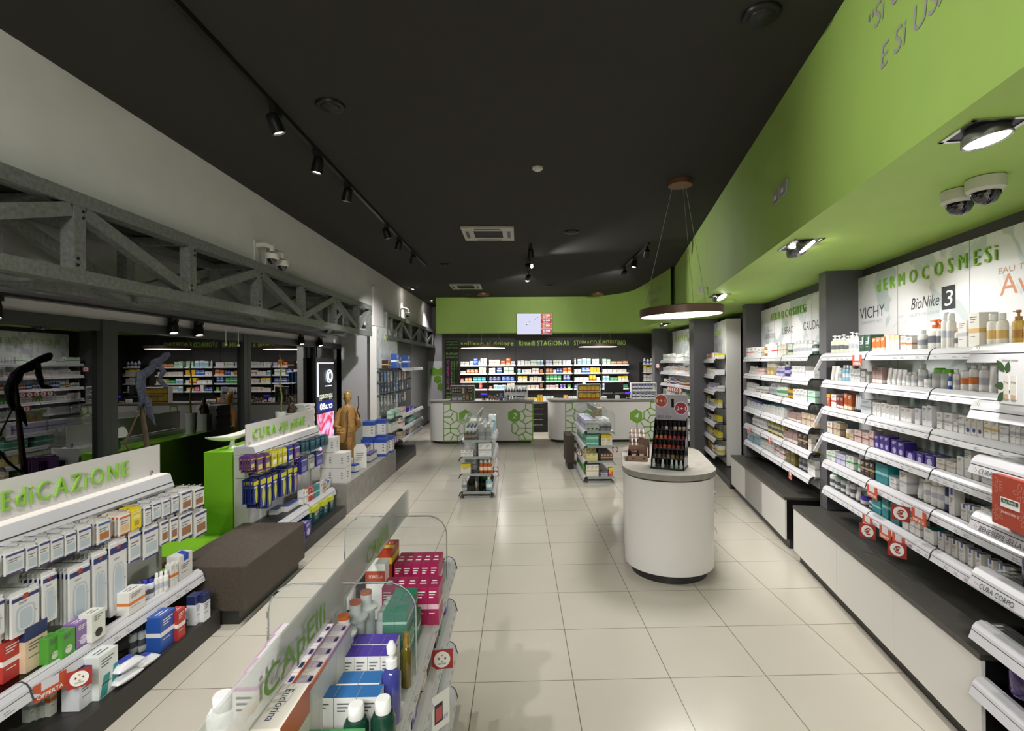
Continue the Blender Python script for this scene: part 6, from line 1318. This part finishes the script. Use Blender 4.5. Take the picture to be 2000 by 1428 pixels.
# ------------------------------------------------------------------ island counter with the nail varnish stand
isl = empty('island_counter', (1.405, 4.80, 0)); tag(isl, 'white round-ended island counter with grey stone top in the aisle', 'counter')
def stadium(R, L_=.85, n=18):
    a0 = math.atan2(math.sin(ANG), math.cos(ANG))
    cx, cy = L_ * math.sin(ANG), L_ * math.cos(ANG); ax = PI / 2 - ANG; pts = []
    for i in range(n + 1): t = ax + PI / 2 + i * PI / n; pts.append((R * math.cos(t), R * math.sin(t)))
    for i in range(n + 1): t = ax - PI / 2 + i * PI / n; pts.append((cx + R * math.cos(t), cy + R * math.sin(t)))
    return pts
def smooth_extrude(pts, z0, z1, m):
    b = MB(); n = len(pts); b.add([(*p, z0) for p in pts] + [(*p, z1) for p in pts], [(i, (i + 1) % n, n + (i + 1) % n, n + i) for i in range(n)], m, True)
    b.add([(*p, z0) for p in pts], [tuple(range(n))[::-1]], m); b.add([(*p, z1) for p in pts], [tuple(range(n))], m); return b
smooth_extrude(stadium(.405), .085, .905, WHITE_M).obj('body', isl)
smooth_extrude(stadium(.395), .906, .92, BLACK).obj('shadow_gap', isl)
smooth_extrude(stadium(.425), .921, .97, mat('island_stone', '#8B8780', .45, noise=(16, .14))).obj('stone_top', isl, .003)
smooth_extrude(stadium(.345), 0, .084, PLINTH).obj('plinth', isl)
for z in (.25, .42, .60, .76):
    b = MB(); rail(b, 0, .80, 0, z, None, None, False); o = b.obj('price_rail', isl); o.rotation_euler = (0, 0, PI / 2 - ANG); p = (.43 * math.cos(ANG), -.43 * math.sin(ANG)); o.location = (p[0], p[1], 0)
# stand: local frame faces the camera, turned a little to the left
ns = empty('varnish_stand', (1.40, 4.74, .9705), math.radians(-28) ); tag(ns, 'black stepped display stand of nail varnish on the island counter', 'display stand')
BG = mat('gloss_black', '#0B0B0C', .18)
hh = .43
b = MB().extrude([(-.10, 0), (.10, 0), (.10, hh + .02), (.07, hh + .02), (-.10, .07)], .145, .150, BG, 'x'); b.add([(.151, .0 + .035 * math.cos(i * PI / 8), .24 + .05 * math.sin(i * PI / 8)) for i in range(16)], [tuple(range(16))], mat('badge_grey', '#B5BCC4', .4)); b.text('ROUGJ', PAPER, (.1512, .0, .09), (0, 1, 0), (0, 0, 1), .022, .1)
b.obj('side_panel', ns); MB().extrude([(-.10, 0), (.10, 0), (.10, hh + .02), (.07, hh + .02), (-.10, .07)], -.150, -.145, BG, 'x').obj('side_panel', ns)
MB().box(-.15, .15, .10, .106, 0, hh, BG).obj('back_panel', ns); MB().box(-.155, .155, -.12, .10, -.0, .012, BG).obj('base_tray', ns)
hp = MB().box(-.15, .15, .095, .105, hh, .67, mat('header_silver', '#A7A2AE', .3, noise=(6, .15)))
hp.text('ROUGJ+', BRANDINK, (-.06, .0945, hh + .015), size=.03, width=.12)
for cx, cz, body, m in ((-.095, .61, '1+1', mat('badge_rust', '#A8452A', .4)), (.09, .545, '2+1', mat('badge_crimson', '#A0233E', .4))):
    hp.add([(cx + .062 * math.cos(i * PI / 12), .0942, cz + .062 * math.sin(i * PI / 12)) for i in range(24)], [tuple(range(24))], PAPER)
    hp.add([(cx + .056 * math.cos(i * PI / 12), .0936, cz + .056 * math.sin(i * PI / 12)) for i in range(24)], [tuple(range(24))], m); hp.text(body, PAPER, (cx, .0928, cz - .018), size=.036, width=.085)
hp.box(.0, .025, 0.0944, .095, .55, .63, BG)
hp.obj('header_card', ns)
NV = {}
def varnish(colr):
    if colr not in NV:
        b = MB().lathe([(.0145, 0), (.0155, .003), (.0155, .030), (.009, .035)], mat('varnish_' + colr.lstrip('#'), colr, .12, coat=.5), 12, sy=.8)
        c = MB().lathe([(.0105, .035), (.0115, .036), (.009, .075), (.0001, .076)], BG if colr not in ('#C9CCCE', '#8FB89A') else mat('cap_pale', '#C9CFC9', .3), 10)
        NV[colr] = (b.mesh('varnish_body'), c.mesh('varnish_cap'))
    return NV[colr]
rowsC = [['#C9CCCE', '#1A1416', '#C9CCCE', '#1A1416', '#8FB89A', '#8FB89A', '#C9CCCE', '#1A1416', '#1A1416'], ['#5A4A22', '#6A5A34', '#4A2E22', '#7A6A3A', '#8A7038', '#4A3A2A', '#6A4A32', '#8A7A50', '#5A4030'], ['#8A2A18', '#7A2014', '#B04A22', '#A83A2A', '#8E2C22', '#9A3420', '#5A2018', '#B0562E', '#7A2A1C'], ['#C8622A', '#D07A34', '#B8502A', '#A83030', '#B02A44', '#9C1F3E', '#8A1A38', '#A8284A', '#7A1830'], ['#1A1416', '#2A1A20', '#C9B8AE', '#1A1416', '#D0B0A0', '#C9A894', '#D6BEB0', '#C8B4A4', '#2A1A20']]
VN = ['pale', 'bronze', 'dark red', 'red-orange', 'nude']
for ri in range(5):
    z = .013 + ri * .082; y = -.10 + ri * .042
    MB().box(-.144, .144, y - .018, y + .02, z - .006, z - .0005, BG).obj('step', ns)
    MB().box(-.144, .144, y - .022, y - .019, z - .006, z + .012, ACRYL).obj('step_lip', ns)
    for k in range(7):
        lx = -.123 + k * .041; ca, sa = math.cos(ns.rotation_euler.z), math.sin(ns.rotation_euler.z)
        loc = (1.40 + lx * ca - y * sa, 4.74 + lx * sa + y * ca, .9705 + z)
        m1_, m2_ = varnish(rowsC[ri][k]); o = bpy.data.objects.new('varnish_bottle', m1_); COL.objects.link(o); o.location = loc; o.rotation_euler = (0, 0, ns.rotation_euler.z)
        c = bpy.data.objects.new('cap', m2_); COL.objects.link(c); c.parent = o
        tag(o, f'nail varnish bottle, {ordw(k)} from the left on {("lowest", "second lowest", "middle", "second highest", "highest")[ri]} step of black stand', 'nail varnish', 'nail varnish on the black stand')
bx = empty('counter_box', (1.20, 5.16, .9705), -.25); tag(bx, 'brown open cardboard display box beside the varnish stand', 'display box')
CB = mat('cardboard_brown', '#8A6E58', .6)
b = MB().box(-.10, .10, -.13, .13, 0, .006, CB)
b.box(-.10, .10, -.13, -.125, 0, .055, CB).box(-.10, .10, .125, .13, 0, .12, CB)
for sx in (-1, 1): b.extrude([(-.13, 0), (.13, 0), (.13, .12), (-.13, .055)], sx * .0975 - .0025, sx * .0975 + .0025, CB, 'x')
for x in (-.05, .05): b.box(x, x + .02, -.1312, -.13, .02, .035, mat('slot_dark', '#2A1A16', .5))
b.obj('tray', bx)
for i in range(6):
    o = MB().box(-.028, .028, -.03, .03, 0, .085, mat('foil_maroon', '#3A1A18', .2, coat=.6)).box(-.02, .02, -.0306, -.03, .03, .06, mat('foil_pale', '#D8CFC4', .3)).obj('sachet', loc=(1.13 + (i % 2) * .075 + .02, 5.10 + (i // 2) * .05, .977 + .0), rz=-.3 + .1 * i); tag(o, f'dark maroon foil sachet, {ordw(i)} from the front in the cardboard box', 'sachet', 'sachets in the cardboard box')
ac = empty('acrylic_stand', (1.29, 5.56, .9705), -.2); tag(ac, 'clear stepped acrylic stand with small glass items behind cardboard box', 'display stand')
for i in range(4): MB().box(-.09, .09, -.06 + i * .035, -.055 + i * .035, 0, .07 + i * .045, ACRYL).box(-.09, .09, -.06 + i * .035, -.03 + i * .035, .07 + i * .045 - .006, .07 + i * .045, ACRYL).obj('step', ac)
for i in range(4):
    for j in range(4):
        o = MB().lathe([(.012, 0), (.013, .03), (.006, .04), (.009, .055)], mat('rose_glass', '#B9A49C', .2), 10).obj('lipstick_sample', loc=(1.22 + j * .042 + i * .004, 5.50 + i * .036 - j * .006, .9705 + .071 + i * .045)); tag(o, f'small pale glass tube, {ordw(j)} from the left on {ordw(i)} step of clear stand', 'glass tube', 'tubes on the clear stand')
cd = MB().box(-.09, .09, 0, .004, 0, .19, mat('photo_card', '#8A7264', .4, noise=(14, .5))).obj('photo_card', loc=(1.30, 5.30, .9705), rz=-1.2); tag(cd, 'tilted brown photo card between the varnish stand and acrylic stand', 'card')

# ------------------------------------------------------------------ clear aisle gondolas
def aisle(x, y0, y1, w_, label, tiers, sign, board=(1.10, 1.24), dividers=(), feet=True, emb=True):
    r = empty('aisle_gondola', (x, (y0 + y1) / 2, 0)); tag(r, label, 'gondola'); h = (y1 - y0) / 2; hw = w_ / 2; mid = (y0 + y1) / 2
    EDGE = clear_mat('acrylic_edge', '#D4DEDA', 1.5, haze=.35, hazecol='#DDE4E2')
    for z in tiers:
        sh = MB().box(-hw + .02, hw - .02, -h, h, z - .008, z - .001, GLASS).obj('glass_shelf', r)
        for sx in (-1, 1):
            b = MB(); rail(b, -h + .01, h - .01, 0, z, None, None, True); o = b.obj('price_rail', sh); o.rotation_euler = (0, 0, PI / 2 * sx); o.location = (sx * (hw - .0), 0, 0)
        b = MB().box(-hw + .05, hw - .05, -h - .012, -h - .004, z - .03, z + .01, EDGE); b.obj('end_lip', sh)
    MB().box(-.004, .004, -h + .02, h - .02, .05, .82, ACRYL).obj('centre_panel', r)
    for sy in (-1, 1): MB().box(-.02, .02, sy * (h - .04) - .015, sy * (h - .04) + .015, .03, .83, ACRYL).obj('post', r)
    MB().box(-hw + .06, hw - .06, -h + .03, h - .03, 0, .03, mat('base_grey', '#9A9A98', .4)).obj('base', r)
    sb = MB().box(-.004, .004, -h + .02, h - .02, board[0], board[1], FROST); 
    sbo = sb.obj('sign_board', r)
    for yc, bw in sign[1]:
        t = MB(); t.text(sign[0], mat('board_green', '#689A34', .5), (.0055, yc - mid, board[0] + .022), (0, 1, 0), (0, 0, 1), .07, bw, 'C', bold=.01); t.obj('sign_lettering', sbo)
        t = MB(); t.text(sign[0], SIGNG, (-.0055, yc - mid, board[0] + .022), (0, -1, 0), (0, 0, 1), .07, bw, 'C', bold=.01); t.obj('sign_lettering', sbo)
    for yd in dividers:
        R = .10; zt, zl = 1.17, tiers[-1]; pts = [(-hw, zl), (hw, zl)]
        for i in range(9): t = i * PI / 16; pts.append((hw - R + R * math.cos(t), zt - R + R * math.sin(t)))
        for i in range(9): t = PI / 2 + i * PI / 16; pts.append((-hw + R + R * math.cos(t), zt - R + R * math.sin(t)))
        MB().extrude(pts, yd - mid - .003, yd - mid + .003, ACRYL, 'y').obj('divider_panel', r)
        pp = [(p[0], yd - mid, p[1]) for p in pts[1:]] + [(-hw, yd - mid, zl)]
        MB().tube(pp, .0035, EDGE, 6).obj('divider_edge', r)
    return r
TI = (.10, .355, .60, .84)
aisle(-.61, 7.4, 8.75, .50, 'clear aisle gondola of bottles before the counter numbered 1 and 2', TI, ('CORpO', [(8.1, .5)]), (1.10, 1.20), (7.42, 8.0, 8.70))
aisle(1.30, 8.25, 9.75, .50, 'clear aisle gondola of green cartons before the second counter', TI, ('dENTi', [(9.0, .5)]), (1.10, 1.20), (8.27, 9.0, 9.70))
aisle(-.633, .75, 2.95, .52, 'front clear aisle gondola of hair products with frosted sign board', TI, ('CApElli', [(1.47, .40), (2.30, .36)]), (1.10, 1.235), (1.84, 2.64))
def grid(x0, x1, y0, y1, nx, ny, z, kind, key, h, place, name, rz=0, nz=1, cat=None, fac='back'):
    dx, dy = (x1 - x0) / nx, (y1 - y0) / ny
    for k in range(nz):
        for i in range(nx):
            for j in range(ny):
                w_ = dx * .97; d_ = dy * .97
                if kind == 'C': o = product('C', key, w_, h, d_, (x0 + (i + .5) * dx, y0 + j * dy, z + k * (h + .0012)), 0, name)
                else: o = product(kind, key, min(w_, d_), h, 0, (x0 + (i + .5) * dx, y0 + (j + .5) * dy, z), 0, name)
                rc = (f'{ordw(i)} of {ordw(j)} row' if ny > 1 else f'{ordw(i)} from left') if nx > 1 else (f'{ordw(j)} from the near end' if ny > 1 else '')
                lv = (', lower layer' if k == 0 else ', upper layer') if nz > 1 else ''
                tag(o, f'{ST[key][3]} {WORD[kind]}, {rc + lv + ", " if rc + lv else ""}{place}'.replace(',,', ','), WORD[kind], 'packs on the ' + ('front' if 'front' in place else 'middle') + ' aisle gondolas')
T = .841
Q = 'front gondola'
grid(-.585, -.415, 1.30, 1.385, 3, 1, T, 'C', 'green_foil', .135, f'near edge of {Q}', 'hair_carton')
grid(-.605, -.41, 1.495, 1.555, 3, 1, T, 'C', 'blue_foil', .145, f'before the violet cartons, {Q}', 'hair_carton')
grid(-.555, -.425, 1.56, 1.625, 2, 1, T, 'C', 'blue_foil', .145, f'second row before violet cartons, {Q}', 'hair_carton')
grid(-.625, -.415, 1.685, 1.755, 5, 1, T, 'C', 'violet_lid', .155, f'front row on {Q}', 'hair_carton')
grid(-.61, -.425, 1.758, 1.826, 4, 1, T, 'C', 'violet_lid', .155, f'back row on {Q}', 'hair_carton')
for j in range(5):
    key = 'white_pink' if j > 1 else 'white_coral'
    for i in range(2):
        o = product('C', key, .05, .235, .066, (-.648 + i * .052, 1.405 + j * .068, T), 0, 'hair_carton'); side = 'window' if i == 0 else 'aisle'
        tag(o, f'tall {ST[key][3]} carton, {ordw(j)} from near end, {side}-side column under the sign board', 'carton', 'packs on the front aisle gondolas')
        if j == 0:
            t = MB().box(-.022, .022, -.0015, -.0007, .20, .225, mat('label_navy', '#2A2E5A', .5)); t.text('TANTUM', PAPER, (0, -.0018, .207), size=.009, width=.036); t.text('VERDE', INK, (0, -.0012, .16), size=.008, width=.03); t.obj('printed_label', o)
        b = MB().box(-.02, .015, .015, .052, .2356, .2362, mat('label_lilac', '#C9B9CC', .5)); b.box(.008, .018, .02, .045, .2363, .2367, mat('label_navy')); b.obj('printed_label', o)
for j in range(5):
    o = product('C', 'white_pink', .07, .235, .066, (-.745 - j * .006, 1.41 + j * .069, T), 0, 'hair_carton'); tag(o, f'white carton on window side, {ordw(j)} from the near end, front gondola', 'carton', 'packs on the front aisle gondolas')
OC = mat('orange_cap', '#C9652E', .4)
def orange_jar(x, y, lab, q=1.65):
    r = empty('vitamin_jar', (x, y, T)); tag(r, lab, 'jar', 'orange-capped jars on the front aisle gondola')
    MB().lathe([(.03, 0), (.032, .004), (.032, .175), (.042, .18), (.044, .19), (.034, .196)], WHITE_P, 24).obj('body', r)
    MB().lathe([(.020, .196), (.020, .236)], WHITE_P, 20).obj('collar', r); MB().lathe([(.0205, .2362), (.0205, .247), (.0001, .248)], OC, 20, cap=False).obj('cap', r)
for i, (x, y) in enumerate(((-.605, 1.775), (-.60, 1.885), (-.585, 1.965))): orange_jar(x, y, f'white jar with orange cap, aisle side of the sign board, {ordw(i)} from near end')
for i, (x, y) in enumerate(((-.748, 1.79), (-.735, 1.89), (-.745, 1.98), (-.73, 2.08))): orange_jar(x, y, f'white jar with orange cap, window side of the sign board, {ordw(i)} from near end')
grid(-.515, -.415, 1.88, 2.02, 2, 2, T, 'C', 'emerald', .10, f'lower emerald block of {Q}', 'hair_carton')
grid(-.515, -.425, 1.93, 2.15, 2, 1, T + .102, 'C', 'emerald', .075, f'lying on top of the emerald block of {Q}', 'hair_carton')
grid(-.51, -.41, 2.06, 2.14, 2, 1, T, 'C', 'emerald', .10, f'far part of the emerald block, {Q}', 'hair_carton')
grid(-.585, -.345, 2.185, 2.30, 5, 1, T, 'C', 'magenta', .16, f'nearer row on {Q}', 'hair_carton')
grid(-.595, -.385, 2.44, 2.60, 5, 1, T, 'C', 'magenta', .16, f'farther row on {Q}', 'hair_carton')
b = MB().box(-.062, .062, 0, .15, -.08, .15, mat('pack_redbox', '#B03A26', .4)); b.box(-.0625, .0625, -.0008, .1508, .085, .115, mat('pack_yellowband', '#E0C428', .4)); b.box(-.0625, .0625, .03, .07, .1502, .151, mat('pack_yellowband')); b.text('Cisti', PAPER, (0, .09, .1506), (1, 0, 0), (0, 1, 0), .03, .09)
tag(b.obj('supplement_box', loc=(-.665, 2.43, T + .081)), 'red box with yellow band at the far end of front gondola', 'box')
b = MB().box(-.04, .04, 0, .07, -.09, .15, PAPER); b.box(-.0404, .0404, -.0008, 0, .075, .12, mat('pack_brick', '#B0503C', .4)); b.text('SORELLA', PAPER, (0, -.0012, .09), size=.014, width=.06)
tag(b.obj('supplement_box', loc=(-.625, 2.24, T + .09)), 'small white box with brick red label before the red and yellow box', 'box')
b = MB().box(-.062, .062, 0, .17, 0, .075, mat('pack_cream', '#E6DED6', .4)); b.box(.0621, .0626, 0, .17, .0, .075, mat('pack_orange', '#C8642E', .4)); b.text('Euclorina', mat('ink_navy', '#2E3468', .5), (.012, .085, .0756), (0, -1, 0), (1, 0, 0), .022, .12); b.box(-.045, -.03, .05, .12, .0751, .0756, mat('pill_pink', '#E0C4B4', .5))
tag(b.obj('cream_box', loc=(-.625, 1.215, T + .182)), 'cream lying box with orange side at near corner of front gondola', 'box')
tag(MB().box(-.062, .062, 0, .17, 0, .18, mat('pack_cream', '#E6DED6', .4)).obj('cream_box', loc=(-.625, 1.215, T)), 'cream box underneath the lying box with orange side, front gondola', 'box')
tag(MB().box(-.05, .05, 0, .1, 0, .10, mat('pack_cream')).obj('cream_box', loc=(-.79, 1.20, T)), 'cream box at near window-side corner of front gondola', 'box')
def big_bottle(x, y, h_, rr, body, cap, lab, nm='cap_bottle'):
    r = empty(nm, (x, y, T)); tag(r, lab, 'bottle')
    MB().lathe([(rr * .95, 0), (rr, .005), (rr, h_ * .68), (rr * .8, h_ * .76), (rr * .5, h_ * .78)], body, 24).obj('body', r); MB().lathe([(rr * .62, h_ * .78), (rr * .64, h_ * .79), (rr * .64, h_ * .97), (rr * .55, h_), (.0001, h_)], cap, 22, cap=False).obj('cap', r)
GB = mat('bottle_green', '#153A2C', .15)
big_bottle(-.455, 1.43, .17, .034, GB, WHITE_P, 'dark green bottle with white cap between green and blue foil cartons'); big_bottle(-.385, 1.445, .175, .034, GB, WHITE_P, 'dark green bottle with white cap at aisle edge of front gondola')
big_bottle(-.845, 1.48, .175, .042, WHITE_P, WHITE_P, 'white bottle with broad white cap on window side of front gondola'); big_bottle(-.795, 1.40, .14, .03, WHITE_P, WHITE_P, 'small white bottle beside the broad-capped one, front gondola'); big_bottle(-.78, 2.36, .16, .03, WHITE_P, WHITE_P, 'white bottle on window side beyond the orange-capped jars')
for j in range(4): big_bottle(-.545, 2.02 + j * .045, .14, .02, WHITE_P, WHITE_P, f'slim white bottle before the magenta cartons, {ordw(j)} from near end')
pb_ = empty('pump_bottle', (-.408, 1.60, T - .01)); tag(pb_, 'tall translucent violet pump bottle with white pump at aisle edge', 'pump bottle'); pb_.location = (-.40, 1.60, T)
MB().lathe([(.026, 0), (.029, .006), (.029, .15), (.018, .168), (.014, .17)], mat('violet_clear', '#3A3E88', .1, coat=.5), 24).obj('body', pb_)
MB().lathe([(.017, .17), (.018, .171), (.018, .195), (.007, .197), (.007, .21), (.013, .212), (.015, .235), (.006, .25), (.0001, .25)], WHITE_P, 18, cap=False).obj('pump', pb_)
ob = empty('oil_spray', (-.392, 1.775, T)); tag(ob, 'slim olive oil spray bottle with gold cap beside the violet cartons', 'spray bottle')
MB().lathe([(.017, 0), (.019, .005), (.019, .12), (.009, .135)], mat('olive_oil', '#5A5014', .1, coat=.6), 20).obj('body', ob); MB().lathe([(.011, .135), (.0115, .16), (.008, .165), (.008, .185), (.0001, .187)], mat('gold_cap', '#B8974A', .25, metal=.7), 16, cap=False).obj('cap', ob)
# lower tiers of the front gondola, aisle side
for ti, keys in ((2, ('dark_brown', 'violet', 'brown', 'emerald', 'burnt_orange', 'white', 'white_pink', 'dark_red')), (1, ('white', 'pale_grey', 'teal', 'dark_brown', 'red_white', 'white_orange', 'dark_red', 'navy')), (0, ('white', 'white_red', 'light_blue', 'dark_brown', 'pale_grey', 'white'))):
    y = 1.35; L = []
    for i in range(14):
        L.append(('C' if i % 3 else 'B', keys[(i * 3 + ti) % len(keys)], y + .05, .085, .15 if i % 2 else .17)); y += .108
    for k_, key, yy, w_, h_ in L:
        o = product(k_, key, w_, h_, .12 if k_ == 'C' else 0, (-.40 if k_ == 'C' else -.44, yy, TI[ti] + .001), PI / 2, 'hair_carton' if k_ == 'C' else 'hair_bottle'); reg(o, f'{ST[key][3]} {WORD[k_]}', WORD[k_], f'{("bottom", "third", "second")[ti]} tier of front gondola, aisle side', yy, 'near', 'packs on the front aisle gondolas')
euro_sign((-.35, 2.30, .585), .15, 'red square sign with gold flower emblem on the aisle side of front gondola', .095, 'logo')
b = MB().box(-.05, .05, 0, .003, 0, .15, PAPER); b.box(-.035, .01, -.001, 0, .03, .11, mat('leaflet_ink', '#3A2A3A', .5)); b.box(-.03, .005, -.002, -.001, .04, .095, mat('leaflet_red', '#C05A5A', .5)); b.text('NEW', mat('leaflet_blue', '#5A6AB8', .5), (.025, -.0012, .03), size=.02, width=.03)
tag(b.obj('shelf_leaflet', loc=(-.335, 2.16, .42), rz=.9), 'white leaflet hanging below the emblem sign on front gondola', 'leaflet')
# middle aisle gondola of bottles
Q2 = 'bottle gondola'
grid(-.59, -.40, 7.42, 7.62, 2, 2, T, 'B', 'white', .23, f'top tier of {Q2}', 'body_bottle')
grid(-.80, -.64, 7.42, 7.62, 3, 2, T, 'B', 'dark_brown', .13, f'top tier front of {Q2}', 'body_bottle')
grid(-.80, -.64, 7.70, 8.1, 3, 4, T, 'B', 'white_navy', .17, f'top tier middle of {Q2}', 'body_bottle'); grid(-.59, -.40, 7.75, 8.35, 2, 4, T, 'P', 'white', .22, f'top tier middle of {Q2}', 'body_pump_bottle'); grid(-.80, -.62, 8.2, 8.65, 2, 3, T, 'C', 'cream', .19, f'top tier far part of {Q2}', 'body_carton'); grid(-.50, -.38, 8.45, 8.65, 1, 2, T, 'C', 'light_blue', .25, f'top tier far corner of {Q2}', 'body_carton')
grid(-.84, -.66, 7.42, 7.50, 3, 1, TI[2] + .001, 'C', 'white', .10, f'front of third tier, {Q2}', 'body_carton'); grid(-.80, -.63, 7.53, 7.60, 5, 1, TI[2] + .001, 'C', 'white_bluetop', .19, f'second row of third tier, {Q2}', 'body_carton'); grid(-.59, -.40, 7.42, 7.55, 2, 1, TI[2] + .001, 'C', 'white', .19, f'right front of third tier, {Q2}', 'body_carton')
grid(-.59, -.40, 7.6, 8.6, 2, 6, TI[2] + .001, 'C', 'pale_grey', .17, f'third tier right of {Q2}', 'body_carton'); grid(-.82, -.64, 7.7, 8.6, 2, 5, TI[2] + .001, 'C', 'white_bluetop', .17, f'third tier left of {Q2}', 'body_carton')
grid(-.585, -.40, 7.42, 7.49, 3, 1, TI[1] + .001, 'B', 'burnt_orange', .19, f'second tier of {Q2}', 'body_bottle'); grid(-.84, -.70, 7.42, 7.52, 1, 1, TI[1] + .001, 'C', 'yellow_white', .14, f'second tier front of {Q2}', 'body_carton'); grid(-.59, -.40, 7.6, 8.6, 2, 5, TI[1] + .001, 'C', 'white_orange', .18, f'second tier right of {Q2}', 'body_carton'); grid(-.82, -.64, 7.7, 8.6, 2, 5, TI[1] + .001, 'C', 'pale_grey', .16, f'second tier left of {Q2}', 'body_carton')
grid(-.49, -.40, 7.44, 7.53, 1, 1, TI[0] + .001, 'B', 'light_blue', .20, f'bottom tier front right of {Q2}', 'body_bottle'); grid(-.84, -.76, 7.44, 7.52, 1, 1, TI[0] + .001, 'B', 'pale_grey', .18, f'bottom tier front left of {Q2}', 'body_bottle'); grid(-.60, -.45, 8.1, 8.4, 2, 2, TI[0] + .001, 'B', 'green', .19, f'bottom tier middle of {Q2}', 'body_bottle')
euro_sign((-.345, 7.46, .30), .1, 'red square emblem sign low on the bottle gondola, lower one', .085, 'logo'); euro_sign((-.345, 7.50, .365), .1, 'red square emblem sign low on the bottle gondola, upper one', .08, 'logo')
Q3 = 'green carton gondola'
grid(1.09, 1.29, 8.28, 8.40, 3, 1, T, 'C', 'white_black', .14, f'top tier front of {Q3}', 'oral_carton'); grid(1.32, 1.51, 8.28, 8.40, 2, 1, T, 'B', 'silver', .155, f'top tier of {Q3}', 'oral_bottle'); grid(1.09, 1.28, 8.45, 9.6, 2, 7, T, 'C', 'lilac', .16, f'top tier left of {Q3}', 'oral_carton'); grid(1.32, 1.51, 8.45, 8.95, 2, 4, T, 'J', 'white', .17, f'top tier right of {Q3}', 'oral_jar'); grid(1.315, 1.475, 9.05, 9.2, 2, 1, T + .001, 'C', 'yellow', .30, f'top tier far row of {Q3}', 'oral_carton')
grid(1.09, 1.29, 8.28, 8.68, 3, 3, TI[2] + .001, 'C', 'seafoam', .085, f'third tier of {Q3}', 'oral_carton', 0, 2); grid(1.33, 1.51, 8.28, 8.42, 2, 1, TI[2] + .001, 'C', 'yellow_white', .17, f'third tier right of {Q3}', 'oral_carton'); grid(1.33, 1.51, 8.5, 9.6, 2, 6, TI[2] + .001, 'C', 'beige', .16, f'third tier right of {Q3}, behind', 'oral_carton')
grid(1.09, 1.28, 8.8, 9.6, 2, 5, TI[2] + .001, 'C', 'seafoam', .16, f'third tier far left of {Q3}', 'oral_carton')
grid(1.09, 1.27, 8.28, 8.36, 2, 1, TI[1] + .001, 'C', 'pale_yellow', .12, f'second tier front of {Q3}', 'oral_carton'); grid(1.09, 1.27, 8.42, 8.52, 2, 1, TI[1] + .001, 'C', 'pale_yellow', .19, f'second tier second row of {Q3}', 'oral_carton'); grid(1.32, 1.52, 8.28, 8.9, 4, 4, TI[1] + .001, 'C', 'brown', .11, f'second tier right of {Q3}', 'oral_carton'); grid(1.08, 1.26, 8.6, 9.6, 2, 6, TI[1] + .001, 'C', 'white_green', .16, f'second tier far left of {Q3}', 'oral_carton')
grid(1.09, 1.29, 8.28, 8.36, 3, 1, TI[0] + .001, 'C', 'white_gold', .19, f'bottom tier front of {Q3}', 'oral_carton'); grid(1.45, 1.52, 8.28, 8.36, 1, 1, TI[0] + .001, 'C', 'orange_red2', .14, f'bottom tier right corner of {Q3}', 'oral_carton'); grid(1.08, 1.24, 8.5, 9.6, 2, 6, TI[0] + .001, 'C', 'green', .15, f'bottom tier left of {Q3}', 'oral_carton'); grid(1.32, 1.44, 8.3, 8.42, 1, 1, TI[0] + .001, 'C', 'lilac', .05, f'bottom tier front middle of {Q3}', 'oral_carton')
euro_sign((1.56, 8.30, .49), .2, 'red and white emblem sign at the near right corner of green carton gondola', .09, 'logo'); euro_sign((1.03, 8.75, .36), -.5, 'round-marked red sign on the left side of green carton gondola', .09)
# brown stool-like box behind the green carton gondola
r = empty('felt_bench', (.92, 9.62, 0)); tag(r, 'brown felt-covered end block behind the green carton gondola', 'bench'); MB().box(-.06, .09, -.28, .3, .12, .62, FOAM).obj('seat', r, .008); MB().box(-.03, .08, -.25, .27, 0, .118, PLINTH).obj('plinth', r)

finish_labels()
